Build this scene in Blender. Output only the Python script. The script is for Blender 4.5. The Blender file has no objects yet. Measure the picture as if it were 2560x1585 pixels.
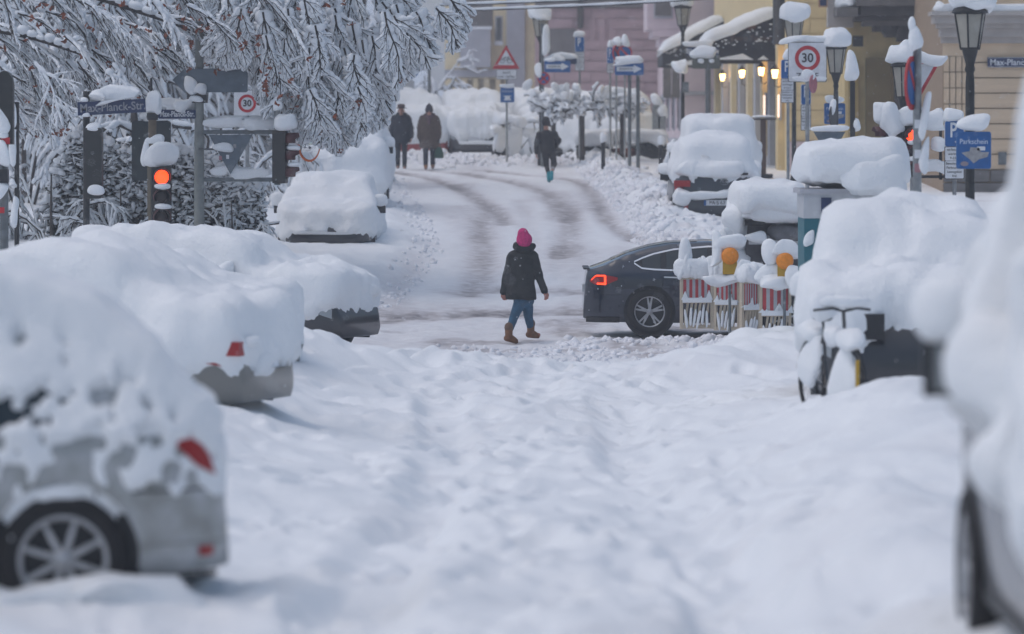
import bpy, bmesh, math, random
import numpy as np
from mathutils import Vector, Matrix
random.seed(11)
rng = np.random.default_rng(11)
sc = bpy.context.scene
COL = sc.collection
R = math.radians

# ------------------------------------------------------------------ camera
CAMZ = 3.2
cam_d = bpy.data.cameras.new('camera'); cam = bpy.data.objects.new('camera', cam_d); COL.objects.link(cam)
cam.location = (0, 0, CAMZ); cam.rotation_euler = (R(90), 0, 0)
cam_d.lens = 150; cam_d.sensor_width = 36; cam_d.shift_y = -0.1807
cam_d.clip_start = 0.5; cam_d.clip_end = 2000
cam_d.dof.use_dof = True; cam_d.dof.focus_distance = 66; cam_d.dof.aperture_fstop = 2.0
sc.camera = cam
# ------------------------------------------------------------------ sky and sun (overcast winter day)
SUN_EL, SUN_AZ = 66, 262
w = bpy.data.worlds.new('World'); sc.world = w; w.use_nodes = True
nt = w.node_tree; bgn = nt.nodes['Background']
sky = nt.nodes.new('ShaderNodeTexSky'); sky.sky_type = 'NISHITA'; sky.sun_disc = False
sky.sun_elevation = R(SUN_EL); sky.sun_rotation = R(SUN_AZ)
sky.air_density = 1.0; sky.dust_density = 3.0; sky.ozone_density = 1.0
hs = nt.nodes.new('ShaderNodeHueSaturation'); hs.inputs['Saturation'].default_value = 1.05; hs.inputs['Hue'].default_value = .494
nt.links.new(sky.outputs[0], hs.inputs['Color']); nt.links.new(hs.outputs[0], bgn.inputs['Color'])
bgn.inputs['Strength'].default_value = 0.125
sd = bpy.data.lights.new('sun', 'SUN'); so = bpy.data.objects.new('sun', sd); COL.objects.link(so)
sd.energy = 0.55; sd.angle = R(110); sd.color = (.97, .97, 1.0)
so.rotation_euler = (R(90 - SUN_EL), 0, R(180 - SUN_AZ))
so.location = (0, 40, 40)
sc.view_settings.view_transform = 'Standard'; sc.view_settings.look = 'None'
sc.view_settings.exposure = -0.12; sc.view_settings.gamma = 1; sc.view_settings.use_curve_mapping = False
sc.render.engine = 'CYCLES'
sc.cycles.max_bounces = 4; sc.cycles.diffuse_bounces = 2; sc.cycles.use_adaptive_sampling = True; sc.cycles.adaptive_threshold = .02; sc.cycles.volume_bounces = 1
sc.cycles.use_denoising = True; sc.cycles.caustics_reflective = False; sc.cycles.caustics_refractive = False

# ------------------------------------------------------------------ photograph measures -> metres (pinhole of the camera above)
FPX = 2560 * 150 / 36.0
HY = 792.5 - 0.1807 * 2560
def PX(px, Y): return (px - 1280) * Y / FPX
def PZ(py, Y): return CAMZ + (HY - py) * Y / FPX
def M(n, Y): return n * Y / FPX           # n photograph pixels at depth Y in metres

# ------------------------------------------------------------------ noise
def _h(i, j, k, s):
    n = (i * 374761393 + j * 668265263 + k * 2147483647 + s * 1274126177) & 0xFFFFFFFF
    n = ((n ^ (n >> 13)) * 1274126177) & 0xFFFFFFFF
    n = ((n ^ (n >> 16)) * 2246822519) & 0xFFFFFFFF
    return ((n ^ (n >> 15)) & 0xFFFFFF) / 8388607.5 - 1.0
def vnoise(P, s=0):
    P = np.asarray(P, dtype=np.float64); I = np.floor(P).astype(np.int64); F = P - I
    F = F * F * F * (F * (F * 6 - 15) + 10)
    o = 0
    for dx in (0, 1):
        wx = F[:, 0] if dx else 1 - F[:, 0]
        for dy in (0, 1):
            wy = F[:, 1] if dy else 1 - F[:, 1]
            for dz in (0, 1):
                wz = F[:, 2] if dz else 1 - F[:, 2]
                o = o + wx * wy * wz * _h(I[:, 0] + dx, I[:, 1] + dy, I[:, 2] + dz, s)
    return o
def fbm(P, oct=3, s=0, gain=.5):
    P = np.asarray(P, dtype=np.float64); a = 1; o = 0
    for k in range(oct):
        o = o + a * vnoise(P, s + k); P = P * 2.03 + 7.1; a *= gain
    return o
def billow(P, oct=3, s=0):
    P = np.asarray(P, dtype=np.float64); a = 1; o = 0
    for k in range(oct):
        o = o + a * (1 - np.abs(vnoise(P, s + k))); P = P * 2.1 + 3.7; a *= .5
    return o
def sst(a, b, x):
    t = np.clip((np.asarray(x, dtype=np.float64) - a) / (b - a), 0, 1); return t * t * (3 - 2 * t)
def p2(X, Y, sx=1.0, sy=None):
    X, Y = np.broadcast_arrays(np.asarray(X, float), np.asarray(Y, float))
    return np.stack([X.ravel() * sx, Y.ravel() * (sy or sx), np.zeros(X.size)], 1)

# ------------------------------------------------------------------ materials
MATS = {}
def mat(name, col, rough=.6, metal=0, var=.0, vscale=8, bump=0, bscale=30, emit=0, spec=.5, coat=0, vcol=None, trans=0, ior=1.45):
    if name in MATS: return MATS[name]
    m = bpy.data.materials.new(name); m.use_nodes = True; t = m.node_tree
    b = t.nodes['Principled BSDF']
    b.inputs['Base Color'].default_value = (*col, 1); b.inputs['Roughness'].default_value = rough
    b.inputs['Metallic'].default_value = metal; b.inputs['Specular IOR Level'].default_value = spec
    if coat: b.inputs['Coat Weight'].default_value = coat
    if trans: b.inputs['Transmission Weight'].default_value = trans; b.inputs['IOR'].default_value = ior
    if emit:
        b.inputs['Emission Color'].default_value = (*col, 1); b.inputs['Emission Strength'].default_value = emit
    tc = t.nodes.new('ShaderNodeTexCoord')
    if var:
        n = t.nodes.new('ShaderNodeTexNoise'); n.inputs['Scale'].default_value = vscale; n.inputs['Detail'].default_value = 6
        t.links.new(tc.outputs['Object'], n.inputs['Vector'])
        r = t.nodes.new('ShaderNodeValToRGB')
        c2 = vcol or tuple(max(0, c * (1 - var)) for c in col); c1 = tuple(min(1, c * (1 + var * .4)) for c in col)
        r.color_ramp.elements[0].position = .32; r.color_ramp.elements[1].position = .68
        r.color_ramp.elements[0].color = (*c2, 1); r.color_ramp.elements[1].color = (*c1, 1)
        t.links.new(n.outputs['Fac'], r.inputs['Fac']); t.links.new(r.outputs[0], b.inputs['Base Color'])
    if bump:
        n = t.nodes.new('ShaderNodeTexNoise'); n.inputs['Scale'].default_value = bscale; n.inputs['Detail'].default_value = 5
        t.links.new(tc.outputs['Object'], n.inputs['Vector'])
        bp = t.nodes.new('ShaderNodeBump'); bp.inputs['Strength'].default_value = bump; bp.inputs['Distance'].default_value = .02
        t.links.new(n.outputs['Fac'], bp.inputs['Height']); t.links.new(bp.outputs[0], b.inputs['Normal'])
    MATS[name] = m
    return m
def snow_mat():
    m = mat('snow', (.86, .89, .915), .75, spec=.25, bump=.4, bscale=34); t = m.node_tree; b = t.nodes['Principled BSDF']
    fine = [n for n in t.nodes if n.type == 'BUMP'][0]; tc = [n for n in t.nodes if n.type == 'TEX_COORD'][0]
    for sc_, st, di in ((7, .5, .05), (2.6, .35, .08)):          # crust and slumped layers
        n = t.nodes.new('ShaderNodeTexNoise'); n.inputs['Scale'].default_value = sc_; n.inputs['Detail'].default_value = 7; n.inputs['Roughness'].default_value = .6; t.links.new(tc.outputs['Object'], n.inputs['Vector'])
        bp = t.nodes.new('ShaderNodeBump'); bp.inputs['Strength'].default_value = st; bp.inputs['Distance'].default_value = di
        t.links.new(n.outputs['Fac'], bp.inputs['Height']); t.links.new(fine.outputs[0], bp.inputs['Normal']); fine = bp
    t.links.new(fine.outputs[0], b.inputs['Normal']); return m
SNOW = snow_mat()
SNOWF = mat('snow_twig', (.82, .855, .89), .8, spec=.2)
BLACK = mat('black_plastic', (.014, .016, .02), .5, var=.3, vscale=20)
RUBBER = mat('rubber', (.016, .016, .018), .85, bump=.3, bscale=60)
DARKMETAL = mat('dark_metal', (.03, .032, .034), .5, .3, var=.35, vscale=14, bump=.15, bscale=40)
GREYMETAL = mat('grey_metal', (.16, .18, .19), .55, .4, var=.3, vscale=10)
GALV = mat('galvanised', (.30, .32, .33), .5, .5, var=.3, vscale=9)
SIGNBACK = mat('sign_back', (.13, .165, .20), .6, .2, var=.25, vscale=5)
BLUE = mat('sign_blue', (.012, .11, .34), .5, var=.18, vscale=9)
NAVY = mat('enamel_navy', (.012, .03, .10), .35, var=.25, vscale=10)
WHITE = mat('sign_white', (.72, .74, .77), .55, var=.12, vscale=7)
RED = mat('sign_red', (.50, .02, .03), .5, var=.2, vscale=9)
INK = mat('ink', (.02, .02, .025), .6)
GLASS = mat('car_glass', (.02, .03, .035), .08, spec=.6)
RIM = mat('alloy', (.42, .43, .45), .35, .8, var=.2, vscale=15)

# ------------------------------------------------------------------ mesh helpers
def setup(o, parent=None, label=None, cat=None, group=None, kind=None):
    if o.name not in COL.objects: COL.objects.link(o)
    if parent is not None: o.parent = parent
    if label: o['label'] = label
    if cat: o['category'] = cat
    if group: o['group'] = group
    if kind: o['kind'] = kind
    return o
def empty(name, loc=(0, 0, 0), rz=0, label=None, cat=None, group=None):
    o = bpy.data.objects.new(name, None); o.empty_display_size = .2
    o.location = loc; o.rotation_euler = (0, 0, rz)
    return setup(o, None, label, cat, group, 'thing' if cat else None)
def npmesh(name, V, F, m, parent=None, smooth=True, **kw):
    """V (n,3) array; F (k,3|4) int array or list of index lists"""
    me = bpy.data.meshes.new(name); V = np.asarray(V, dtype=np.float32)
    if isinstance(F, np.ndarray):
        k, c = F.shape
        me.vertices.add(len(V)); me.vertices.foreach_set('co', V.ravel())
        me.loops.add(k * c); me.loops.foreach_set('vertex_index', F.astype(np.int32).ravel())
        me.polygons.add(k); me.polygons.foreach_set('loop_start', np.arange(0, k * c, c, dtype=np.int32))
        me.polygons.foreach_set('loop_total', np.full(k, c, dtype=np.int32))
        me.update(calc_edges=True); me.validate()
    else:
        me.from_pydata([tuple(map(float, v)) for v in V], [], F); me.update()
    if smooth: me.polygons.foreach_set('use_smooth', np.ones(len(me.polygons), dtype=bool))
    for mm in (m if isinstance(m, (list, tuple)) else [m]): me.materials.append(mm)
    o = bpy.data.objects.new(name, me)
    return setup(o, parent, **kw)
class MB:
    def __init__(s): s.v = []; s.f = []; s.sm = []
    def add(s, V, F, smooth=False):
        n = len(s.v); s.v.extend([tuple(map(float, v)) for v in V])
        for f in F: s.f.append([int(i) + n for i in f]); s.sm.append(smooth)
        return s
    def box(s, c, d, rz=0, rx=0, ry=0, taper=None, bev=0):
        x, y, z = d[0] / 2, d[1] / 2, d[2] / 2
        t = taper or (1, 1)
        V = [(-x, -y, -z), (x, -y, -z), (x, y, -z), (-x, y, -z), (-x * t[0], -y * t[1], z), (x * t[0], -y * t[1], z), (x * t[0], y * t[1], z), (-x * t[0], y * t[1], z)]
        mt = Matrix.Translation(c) @ Matrix.Rotation(rz, 4, 'Z') @ Matrix.Rotation(ry, 4, 'Y') @ Matrix.Rotation(rx, 4, 'X')
        return s.add([mt @ Vector(v) for v in V], [(0, 3, 2, 1), (4, 5, 6, 7), (0, 1, 5, 4), (1, 2, 6, 5), (2, 3, 7, 6), (3, 0, 4, 7)])
    def tube(s, pts, r, n=8, caps=True):
        pts = [Vector(p) for p in pts]; rr = r if isinstance(r, (list, tuple)) else [r] * len(pts)
        V = []; F = []
        for i, p in enumerate(pts):
            d = (pts[min(i + 1, len(pts) - 1)] - pts[max(i - 1, 0)]).normalized()
            a = d.cross(Vector((0, 0, 1)) if abs(d.z) < .9 else Vector((0, 1, 0))).normalized(); b = d.cross(a)
            for k in range(n):
                t = 2 * math.pi * k / n; V.append(p + (a * math.cos(t) + b * math.sin(t)) * rr[i])
        for i in range(len(pts) - 1):
            for k in range(n):
                k2 = (k + 1) % n; F.append((i * n + k, i * n + k2, (i + 1) * n + k2, (i + 1) * n + k))
        if caps: F.append(tuple(range(n))); F.append(tuple(reversed(range((len(pts) - 1) * n, len(pts) * n))))
        return s.add(V, F, True)
    def lathe(s, prof, c=(0, 0, 0), n=16, axis='Z'):
        V = []; F = []
        for r, h in prof:
            for k in range(n):
                t = 2 * math.pi * k / n; a, b = r * math.cos(t), r * math.sin(t)
                V.append({'Z': (c[0] + a, c[1] + b, c[2] + h), 'Y': (c[0] + a, c[1] + h, c[2] + b), 'X': (c[0] + h, c[1] + a, c[2] + b)}[axis])
        for i in range(len(prof) - 1):
            for k in range(n):
                k2 = (k + 1) % n; F.append((i * n + k, i * n + k2, (i + 1) * n + k2, (i + 1) * n + k))
        F.append(tuple(reversed(range(n)))); F.append(tuple(range((len(prof) - 1) * n, len(prof) * n)))
        return s.add(V, F, True)
    def prism(s, poly, y0, y1, c=(0, 0, 0)):
        """polygon in (x,z), extruded along y"""
        n = len(poly)
        V = [(c[0] + x, c[1] + y0, c[2] + z) for x, z in poly] + [(c[0] + x, c[1] + y1, c[2] + z) for x, z in poly]
        F = [tuple(range(n)), tuple(reversed(range(n, 2 * n)))] + [(i, (i + 1) % n + 0, (i + 1) % n + n, i + n)[::-1] for i in range(n)]
        return s.add(V, F)
    def pillow(s, c, size, e=(.75, .75), noise=.06, nu=22, nv=12, flat=0, sd=0, nf=3.0, rz=0):
        """rounded snow lump: superellipsoid with noise; flat>0 squashes the lower half"""
        u = np.linspace(-math.pi, math.pi, nu, endpoint=False); v = np.linspace(-math.pi / 2, math.pi / 2, nv)
        U, Vv = np.meshgrid(u, v)
        f = lambda a, p: np.sign(a) * np.abs(a) ** p
        X = f(np.cos(Vv), e[0]) * f(np.cos(U), e[1]); Y = f(np.cos(Vv), e[0]) * f(np.sin(U), e[1]); Z = f(np.sin(Vv), e[0])
        if flat: Z = np.where(Z < 0, Z * (1 - flat), Z)
        P = np.stack([X.ravel() * size[0] / 2, Y.ravel() * size[1] / 2, Z.ravel() * size[2] / 2], 1)
        if noise:
            off = np.array(c) * 3.1 + sd * 11.3
            k = np.stack([fbm(P * nf + off + 17 * i, 2, 5 + i) for i in range(3)], 1)
            P = P + k * noise * np.array([min(size[0], .8), min(size[1], .8), min(size[2], .6)])
        if noise:                                   # wind-leaned, uneven
            q = sd * 12.9 + c[0] * 7.3 + c[2] * 3.1; bk = 1 if max(size[0], size[2]) < .5 else .25; P[:, 0] += .20 * bk * math.sin(q) * P[:, 2]; P[:, 2] *= 1 + .40 * bk * math.sin(q * 1.7) * P[:, 0] / max(size[0], .05); P[:, 1] += .15 * math.sin(q * 2.3) * P[:, 2]
        if rz:
            cr, sr = math.cos(rz), math.sin(rz); P = np.stack([P[:, 0] * cr - P[:, 1] * sr, P[:, 0] * sr + P[:, 1] * cr, P[:, 2]], 1)
        P = P + np.array(c)
        F = []
        for i in range(nv - 1):
            for j in range(nu):
                j2 = (j + 1) % nu; F.append((i * nu + j, i * nu + j2, (i + 1) * nu + j2, (i + 1) * nu + j))
        return s.add(P, F, True)
    def obj(s, name, m, parent=None, **kw):
        me = bpy.data.meshes.new(name); me.from_pydata(s.v, [], s.f); me.update()
        me.polygons.foreach_set('use_smooth', np.array(s.sm, dtype=bool))
        for mm in (m if isinstance(m, (list, tuple)) else [m]): me.materials.append(mm)
        return setup(bpy.data.objects.new(name, me), parent, **kw)
def smoothcurve(pts, n):
    """Catmull-Rom through points"""
    pts = np.asarray(pts, float); k = len(pts); t = np.linspace(0, k - 1, n); i = np.minimum(t.astype(int), k - 2); f = (t - i)[:, None]
    P0 = pts[np.maximum(i - 1, 0)]; P1 = pts[i]; P2 = pts[i + 1]; P3 = pts[np.minimum(i + 2, k - 1)]
    return .5 * ((2 * P1) + (P2 - P0) * f + (2 * P0 - 5 * P1 + 4 * P2 - P3) * f ** 2 + (-P0 + 3 * P1 - 3 * P2 + P3) * f ** 3)
TMP = bpy.data.scenes.new('workbench')
def baked(o):
    """mesh of an object with its modifiers applied"""
    TMP.collection.objects.link(o); vl = TMP.view_layers[0]; vl.update()
    me = bpy.data.meshes.new_from_object(o.evaluated_get(vl.depsgraph)); TMP.collection.objects.unlink(o)
    return me
def text(name, s, size, m, parent, loc, ax='XZ', align='CENTER', extrude=.002, sx=1, rz=0, shear=0, offset=0):
    """flat lettering facing -Y (the reading side) at loc, height about size"""
    cu = bpy.data.curves.new(name, 'FONT'); cu.body = s; cu.size = size; cu.align_x = align; cu.align_y = 'CENTER'; cu.extrude = extrude; cu.resolution_u = 3; cu.offset = offset
    t = bpy.data.objects.new(name, cu); me = baked(t); bpy.data.objects.remove(t)
    me.materials.clear(); me.materials.append(m)
    o = bpy.data.objects.new(name, me); o.location = loc; o.rotation_euler = (R(90), 0, rz); o.scale = (sx, 1, 1)
    return setup(o, parent)
# ================================================================== GROUND: one snow sheet
GY = np.array([-60, 0, 12, 20, 30, 40, 48, 55, 60, 64, 67, 70, 75, 80, 90, 100, 108, 116, 125, 135, 150, 200, 900.])
GZ = np.array([1.9, 1.5, 1.1, .84, .55, .34, .2, .08, .02, 0, .06, .22, .6, .95, 1.36, 1.72, 1.95, 2.17, 2.34, 2.42, 2.5, 2.6, 2.8])
def _prof(Y):
    Y = np.asarray(Y, float); o = 0
    for d in (-2, -1, 0, 1, 2): o = o + np.interp(Y + d, GY, GZ)
    return o / 5
# road edges beyond the crossing (X as function of depth)
RY = np.array([56, 68, 72, 80, 90, 100, 110, 118, 122.])
RL = np.array([-6.5, -2.6, -1.75, -1.3, -1.75, -2.3, -2.85, -3.5, -3.9])
RR = np.array([9, 8, 3.2, 2.45, 2.35, 2.15, 1.9, 1.7, 1.6])
# tyre tracks as (X, Y) lines on the road
_YT = np.linspace(22, 140, 1500); _PT = HY + (CAMZ - _prof(_YT)) * FPX / _YT
def _trk(pts):
    P = []
    for px, py in pts:
        Y = float(np.interp(-py, -_PT, _YT)); P.append((PX(px, Y), Y))
    return smoothcurve(np.array(P), 4 * len(P))
TRACKS = [(_trk([(985, 428), (1060, 440), (1130, 462), (1190, 492), (1235, 525), (1262, 560)]), .30, .9),
          (_trk([(1060, 424), (1180, 436), (1290, 455), (1360, 480), (1410, 520), (1425, 560), (1400, 640)]), .32, .75),
          (_trk([(1200, 425), (1330, 437), (1440, 450), (1480, 480), (1500, 520), (1530, 560), (1600, 604)]), .25, .9),
          (_trk([(1235, 520), (1215, 560), (1205, 620), (1200, 690), (1170, 735)]), .33, .7),
          (_trk([(1300, 500), (1320, 560), (1330, 640), (1300, 730)]), .25, .35),
          (_trk([(1140, 727), (1250, 722), (1400, 726), (1520, 733)]), .32, .75),
          (_trk([(930, 800), (1150, 783), (1400, 776), (1600, 790)]), .4, .8)]
def _dist(P, X, Y):
    best = np.full(X.shape, 9.)
    for a, b in zip(P[:-1], P[1:]):
        d = b - a; L = d @ d
        t = np.clip(((X - a[0]) * d[0] + (Y - a[1]) * d[1]) / L, 0, 1)
        best = np.minimum(best, np.hypot(X - a[0] - t * d[0], (Y - a[1] - t * d[1]) * .6))
    return best
def ground(X, Y, full=True):
    """height and slush (dirty, driven snow) of the snow sheet"""
    X = np.asarray(X, float); Y = np.asarray(Y, float); X, Y = np.broadcast_arrays(X, Y); sh = X.shape
    X = X.ravel(); Y = Y.ravel()
    z = _prof(Y)
    big = fbm(p2(X, Y, .35), 2, 1); mid = fbm(p2(X + .8 * big, Y, 1.1, .7), 2, 4); bil = billow(p2(X, Y, 2.2, 1.5), 3, 9)
    near = 1 - sst(56, 60, Y)
    far = sst(68, 73, Y)
    # near street: soft trodden snow with two shallow ruts, parked cars' snow rising at the sides
    rut = np.exp(-((X + .66 - .10 * np.sin(Y * .23)) / .26) ** 4) + np.exp(-((X - 1.05 - .08 * np.sin(Y * .3 + 1)) / .27) ** 4)
    side = sst(1.2, 3.2, np.abs(X - .25)) * .15
    mound = .30 * np.exp(-((Y - 52.5) / 3.0) ** 2) * (1 + .7 * vnoise(p2(X, Y, .9, .35), 31)) * (1 - .4 * np.exp(-((X - .2) / .35) ** 2))
    z = z + .17 * sst(1.9, 2.7, -X) * sst(33, 37, Y) * (1 - sst(54, 58, Y)) + .26 * np.exp(-((X - 2.15) / .6) ** 2) * sst(15, 17, Y) * (1 - sst(24, 30, Y)) * (1 + .4 * mid)
    drift = .5 * np.exp(-((X - 3.4) / 1.3) ** 2 - ((Y - 36) / 4.5) ** 2)
    z = z + near * (-.14 * rut * (1 - sst(46, 50, Y)) * (.7 + .5 * mid) + side + mound + drift + .07 * big + .045 * mid + .038 * fbm(p2(X + .5 * mid, Y + big, 2.8, 1.3), 3, 12))
    # trodden footprints in the middle of the near street
    z = z - near * .05 * sst(.35, .75, vnoise(p2(X, Y, 3.1, 1.6), 40)) * np.exp(-((X - .3) / 1.5) ** 2)
    # crossing street
    cross = sst(56, 60, Y) * (1 - far)
    lump = np.exp(-((Y - 59.5) / 2.2) ** 2)
    z = z + cross * (.045 * (bil - 1.2) + .02 * mid) + lump * (.10 * (bil - 1.0)) * (.6 + .5 * vnoise(p2(X, Y, .5), 77))
    z = z + .11 * np.exp(-((Y - 63.3) / .8) ** 2) * sst(.4, 1.3, X) * (bil - .5) * .8
    # left bank by the crossing and right construction bank
    z = z + (1 - near) * (1 - sst(-4.1, -1.9, X + .13 * (Y - 66))) * .28 * sst(63, 66, Y)
    z = z + .28 * sst(1.9, 3.2, X) * np.exp(-((Y - 58) / 4.0) ** 2) * (1 + .5 * mid)
    # uphill road: banks beyond the edges
    l = np.interp(Y, RY, RL); r = np.interp(Y, RY, RR)
    bl = sst(0, 1.1, l - X - .25 * mid); br = sst(0, .9, X - r - .3 * mid)
    fadeb = 1 - sst(124, 130, Y)
    z = z + far * fadeb * (bl * (.22 + .06 * big + .03 * mid + .05 * (bil - 1.1)) + br * np.exp(-((X - r - .7) / .9) ** 2) * (.20 + .26 * (bil - 1.1) + .1 * mid) + br * .08)
    endb = np.exp(-((Y - 121.5) / 1.9) ** 2)
    z = z + endb * sst(-5.5, -3.5, X) * (.16 + .30 * (bil - .9) * .7 + .10 * big)
    # left woodland slope and far slope
    z = z + sst(8, 40, -X) * sst(80, 130, Y) * 9 + sst(170, 420, Y) * 26 * (1 - sst(-40, 0, X)) + far * sst(4.0, 7, -X) * .05
    # tracks and slush
    s = np.zeros_like(X); tr = np.zeros_like(X)
    for P, wd, k in TRACKS:
        d = _dist(P, X, Y); g = np.exp(-(d / wd) ** 2) * k; tr = np.maximum(tr, g)
    onroad = (1 - bl) * (1 - br) * far * fadeb
    wob = .86 + .2 * fbm(p2(X, Y, 2.6, .25), 2, 22)
    s = np.clip(tr * wob * .72 + onroad * (.12 + .22 * sst(.0, .8, fbm(p2(X, Y, .9, .14), 2, 25))) + cross * (.22 + .35 * sst(-.1, .7, fbm(p2(X, Y, 1.1, .7), 3, 26))) * sst(57, 60, Y), 0, 1)
    s = s + br * far * fadeb * .25 * sst(.1, .8, fbm(p2(X, Y, 1.6, 1.2), 2, 28)) + endb * .16 * sst(0, .7, fbm(p2(X, Y, 1.6, 1.2), 2, 29))
    s = s + near * .06 * sst(.2, .9, fbm(p2(X, Y, 1.2, .8), 2, 33))
    z = z - tr * .06 * (onroad + cross) + onroad * .02 * fbm(p2(X, Y, 3.5, 2.2), 2, 41)
    return z.reshape(sh), np.clip(s, 0, 1).reshape(sh)
def G(X, Y): return float(ground(np.array([X]), np.array([Y]))[0][0])
def build_ground():
    rows = np.concatenate([np.array([-60, -20, 0, 8, 12, 15]), np.arange(17, 57, .11), np.arange(57, 72, .07), np.arange(72, 128, .15), np.arange(128, 175, .8), np.array([180, 195, 220, 260, 320, 400, 520, 900])])
    u = np.linspace(-1, 1, 330)
    ext = np.array([1.03, 1.1, 1.3, 1.8, 3, 7, 20, 60])
    u = np.concatenate([-ext[::-1], u, ext])
    hw = np.maximum(np.abs(rows), 14) * .128 + 1.0
    X = u[None, :] * hw[:, None]; Y = np.broadcast_to(rows[:, None], X.shape)
    Z, SL = ground(X, Y)
    # footprints and scuffs pressed into the near street and the crossing
    r2 = np.random.default_rng(3); nr, nc = X.shape
    for k in range(480):
        fy = r2.uniform(20, 62); near_ = fy < 56
        fx = r2.normal(.3, 1.1) if near_ else r2.uniform(-4, 3); a = r2.normal(0, .5); dp = r2.uniform(.03, .085) * (1 if near_ else .6); L_, W_ = r2.uniform(.16, .34), r2.uniform(.08, .15)
        i0, i1 = np.searchsorted(rows, (fy - .9, fy + .9)); cx = (fx - .9) / hw[i0], (fx + .9) / hw[i0]; j0, j1 = np.searchsorted(u, (min(cx), max(cx)))
        if i1 <= i0 or j1 <= j0: continue
        dx = X[i0:i1, j0:j1] - fx; dy = Y[i0:i1, j0:j1] - fy; q = np.sqrt(((dx * math.cos(a) - dy * math.sin(a)) / W_) ** 2 + ((dx * math.sin(a) + dy * math.cos(a)) / L_) ** 2)
        Z[i0:i1, j0:j1] += -dp * np.exp(-q ** 4) + dp * .3 * np.exp(-((q - 1.6) / .5) ** 2)
    V = np.stack([X.ravel(), Y.ravel(), Z.ravel()], 1)
    i = np.arange(nr - 1)[:, None] * nc + np.arange(nc - 1)[None, :]
    F = np.stack([i, i + 1, i + nc + 1, i + nc], -1).reshape(-1, 4)
    o = npmesh('ground', V, F, None, kind='structure'); me = o.data; me.materials.clear()
    at = me.attributes.new('slush', 'FLOAT', 'POINT'); at.data.foreach_set('value', SL.ravel().astype(np.float32))
    m = bpy.data.materials.new('snow_ground'); m.use_nodes = True; t = m.node_tree; b = t.nodes['Principled BSDF']
    a = t.nodes.new('ShaderNodeAttribute'); a.attribute_name = 'slush'
    tc = t.nodes.new('ShaderNodeTexCoord')
    n = t.nodes.new('ShaderNodeTexNoise'); n.inputs['Scale'].default_value = 5; n.inputs['Detail'].default_value = 8; t.links.new(tc.outputs['Object'], n.inputs['Vector'])
    mr = t.nodes.new('ShaderNodeMapRange'); mr.inputs['From Min'].default_value = .3; mr.inputs['From Max'].default_value = .7; mr.inputs['To Min'].default_value = .65; mr.inputs['To Max'].default_value = 1.25
    t.links.new(n.outputs['Fac'], mr.inputs['Value'])
    mu = t.nodes.new('ShaderNodeMath'); mu.operation = 'MULTIPLY'; mu.use_clamp = True
    t.links.new(a.outputs['Fac'], mu.inputs[0]); t.links.new(mr.outputs[0], mu.inputs[1])
    cr = t.nodes.new('ShaderNodeValToRGB'); e = cr.color_ramp.elements
    e[0].position = 0; e[0].color = (.86, .89, .915, 1); e[1].position = 1; e[1].color = (.20, .19, .20, 1)
    x = cr.color_ramp.elements.new(.35); x.color = (.66, .655, .68, 1)
    x = cr.color_ramp.elements.new(.65); x.color = (.42, .40, .41, 1)
    t.links.new(mu.outputs[0], cr.inputs['Fac']); t.links.new(cr.outputs[0], b.inputs['Base Color'])
    b.inputs['Roughness'].default_value = .75; b.inputs['Specular IOR Level'].default_value = .25
    n2 = t.nodes.new('ShaderNodeTexNoise'); n2.inputs['Scale'].default_value = 14; n2.inputs['Detail'].default_value = 7; t.links.new(tc.outputs['Object'], n2.inputs['Vector'])
    bp = t.nodes.new('ShaderNodeBump'); bp.inputs['Strength'].default_value = .35; bp.inputs['Distance'].default_value = .03
    t.links.new(n2.outputs['Fac'], bp.inputs['Height']); t.links.new(bp.outputs[0], b.inputs['Normal'])
    me.materials.append(m)
build_ground()
def clods():
    """lumps of ploughed and trodden snow: too many to count, one object"""
    r2 = np.random.default_rng(8); P = []; S_ = []
    def put(n, fx, fy, s0, s1):
        x = fx(n); y = fy(n); P.append(np.stack([x, y], 1)); S_.append(r2.uniform(0, 1, n) ** 2.2 * (s1 - s0) + s0)
    U = r2.uniform
    def rbank(n):
        y = U(72, 119, n); P.append(np.stack([np.interp(y, RY, RR) + np.abs(r2.normal(.2, .65, n)), y], 1)); S_.append(U(0, 1, n) ** 3 * .10 + .018)
    def lbank(n):
        y = U(66, 118, n); P.append(np.stack([np.interp(y, RY, RL) - np.abs(r2.normal(.0, .35, n)), y], 1)); S_.append(U(0, 1, n) ** 3 * .06 + .012)
    rbank(3000); lbank(900)
    put(900, lambda n: U(-4, 2.4, n), lambda n: r2.normal(121, 1.2, n), .02, .12)
    put(1500, lambda n: U(-4.5, 3.0, n), lambda n: r2.normal(60.0, 1.3, n), .015, .075)
    put(320, lambda n: U(.7, 3.2, n), lambda n: r2.normal(63.6, .5, n), .02, .09)
    P = np.concatenate(P); S_ = np.concatenate(S_); Zg = ground(P[:, 0], P[:, 1])[0]; n = len(P)
    bm = bmesh.new(); bmesh.ops.create_icosphere(bm, subdivisions=1, radius=1); B = np.array([v.co[:] for v in bm.verts]); Fb = np.array([[v.index for v in f.verts] for f in bm.faces]); bm.free()
    J = B[None] * (1 + .2 * r2.normal(size=(n, len(B), 1))) * (S_[:, None, None] * U(.7, 1.2, (n, 1, 3)))
    V = J + np.concatenate([P, (Zg - S_ * .1)[:, None]], 1)[:, None, :]; F = (np.arange(n)[:, None, None] * len(B) + Fb[None]).reshape(-1, 3)
    m = mat('snow_clod', (.86, .88, .92), .8, spec=.2, var=.1, vscale=.7, vcol=(.74, .74, .77))
    o = npmesh('snow_clods', V.reshape(-1, 3), F, m, None, smooth=True, kind='stuff'); o['label'] = 'ploughed and trodden lumps of snow strewn over the street'; o['category'] = 'snow lumps'
clods()
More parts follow.
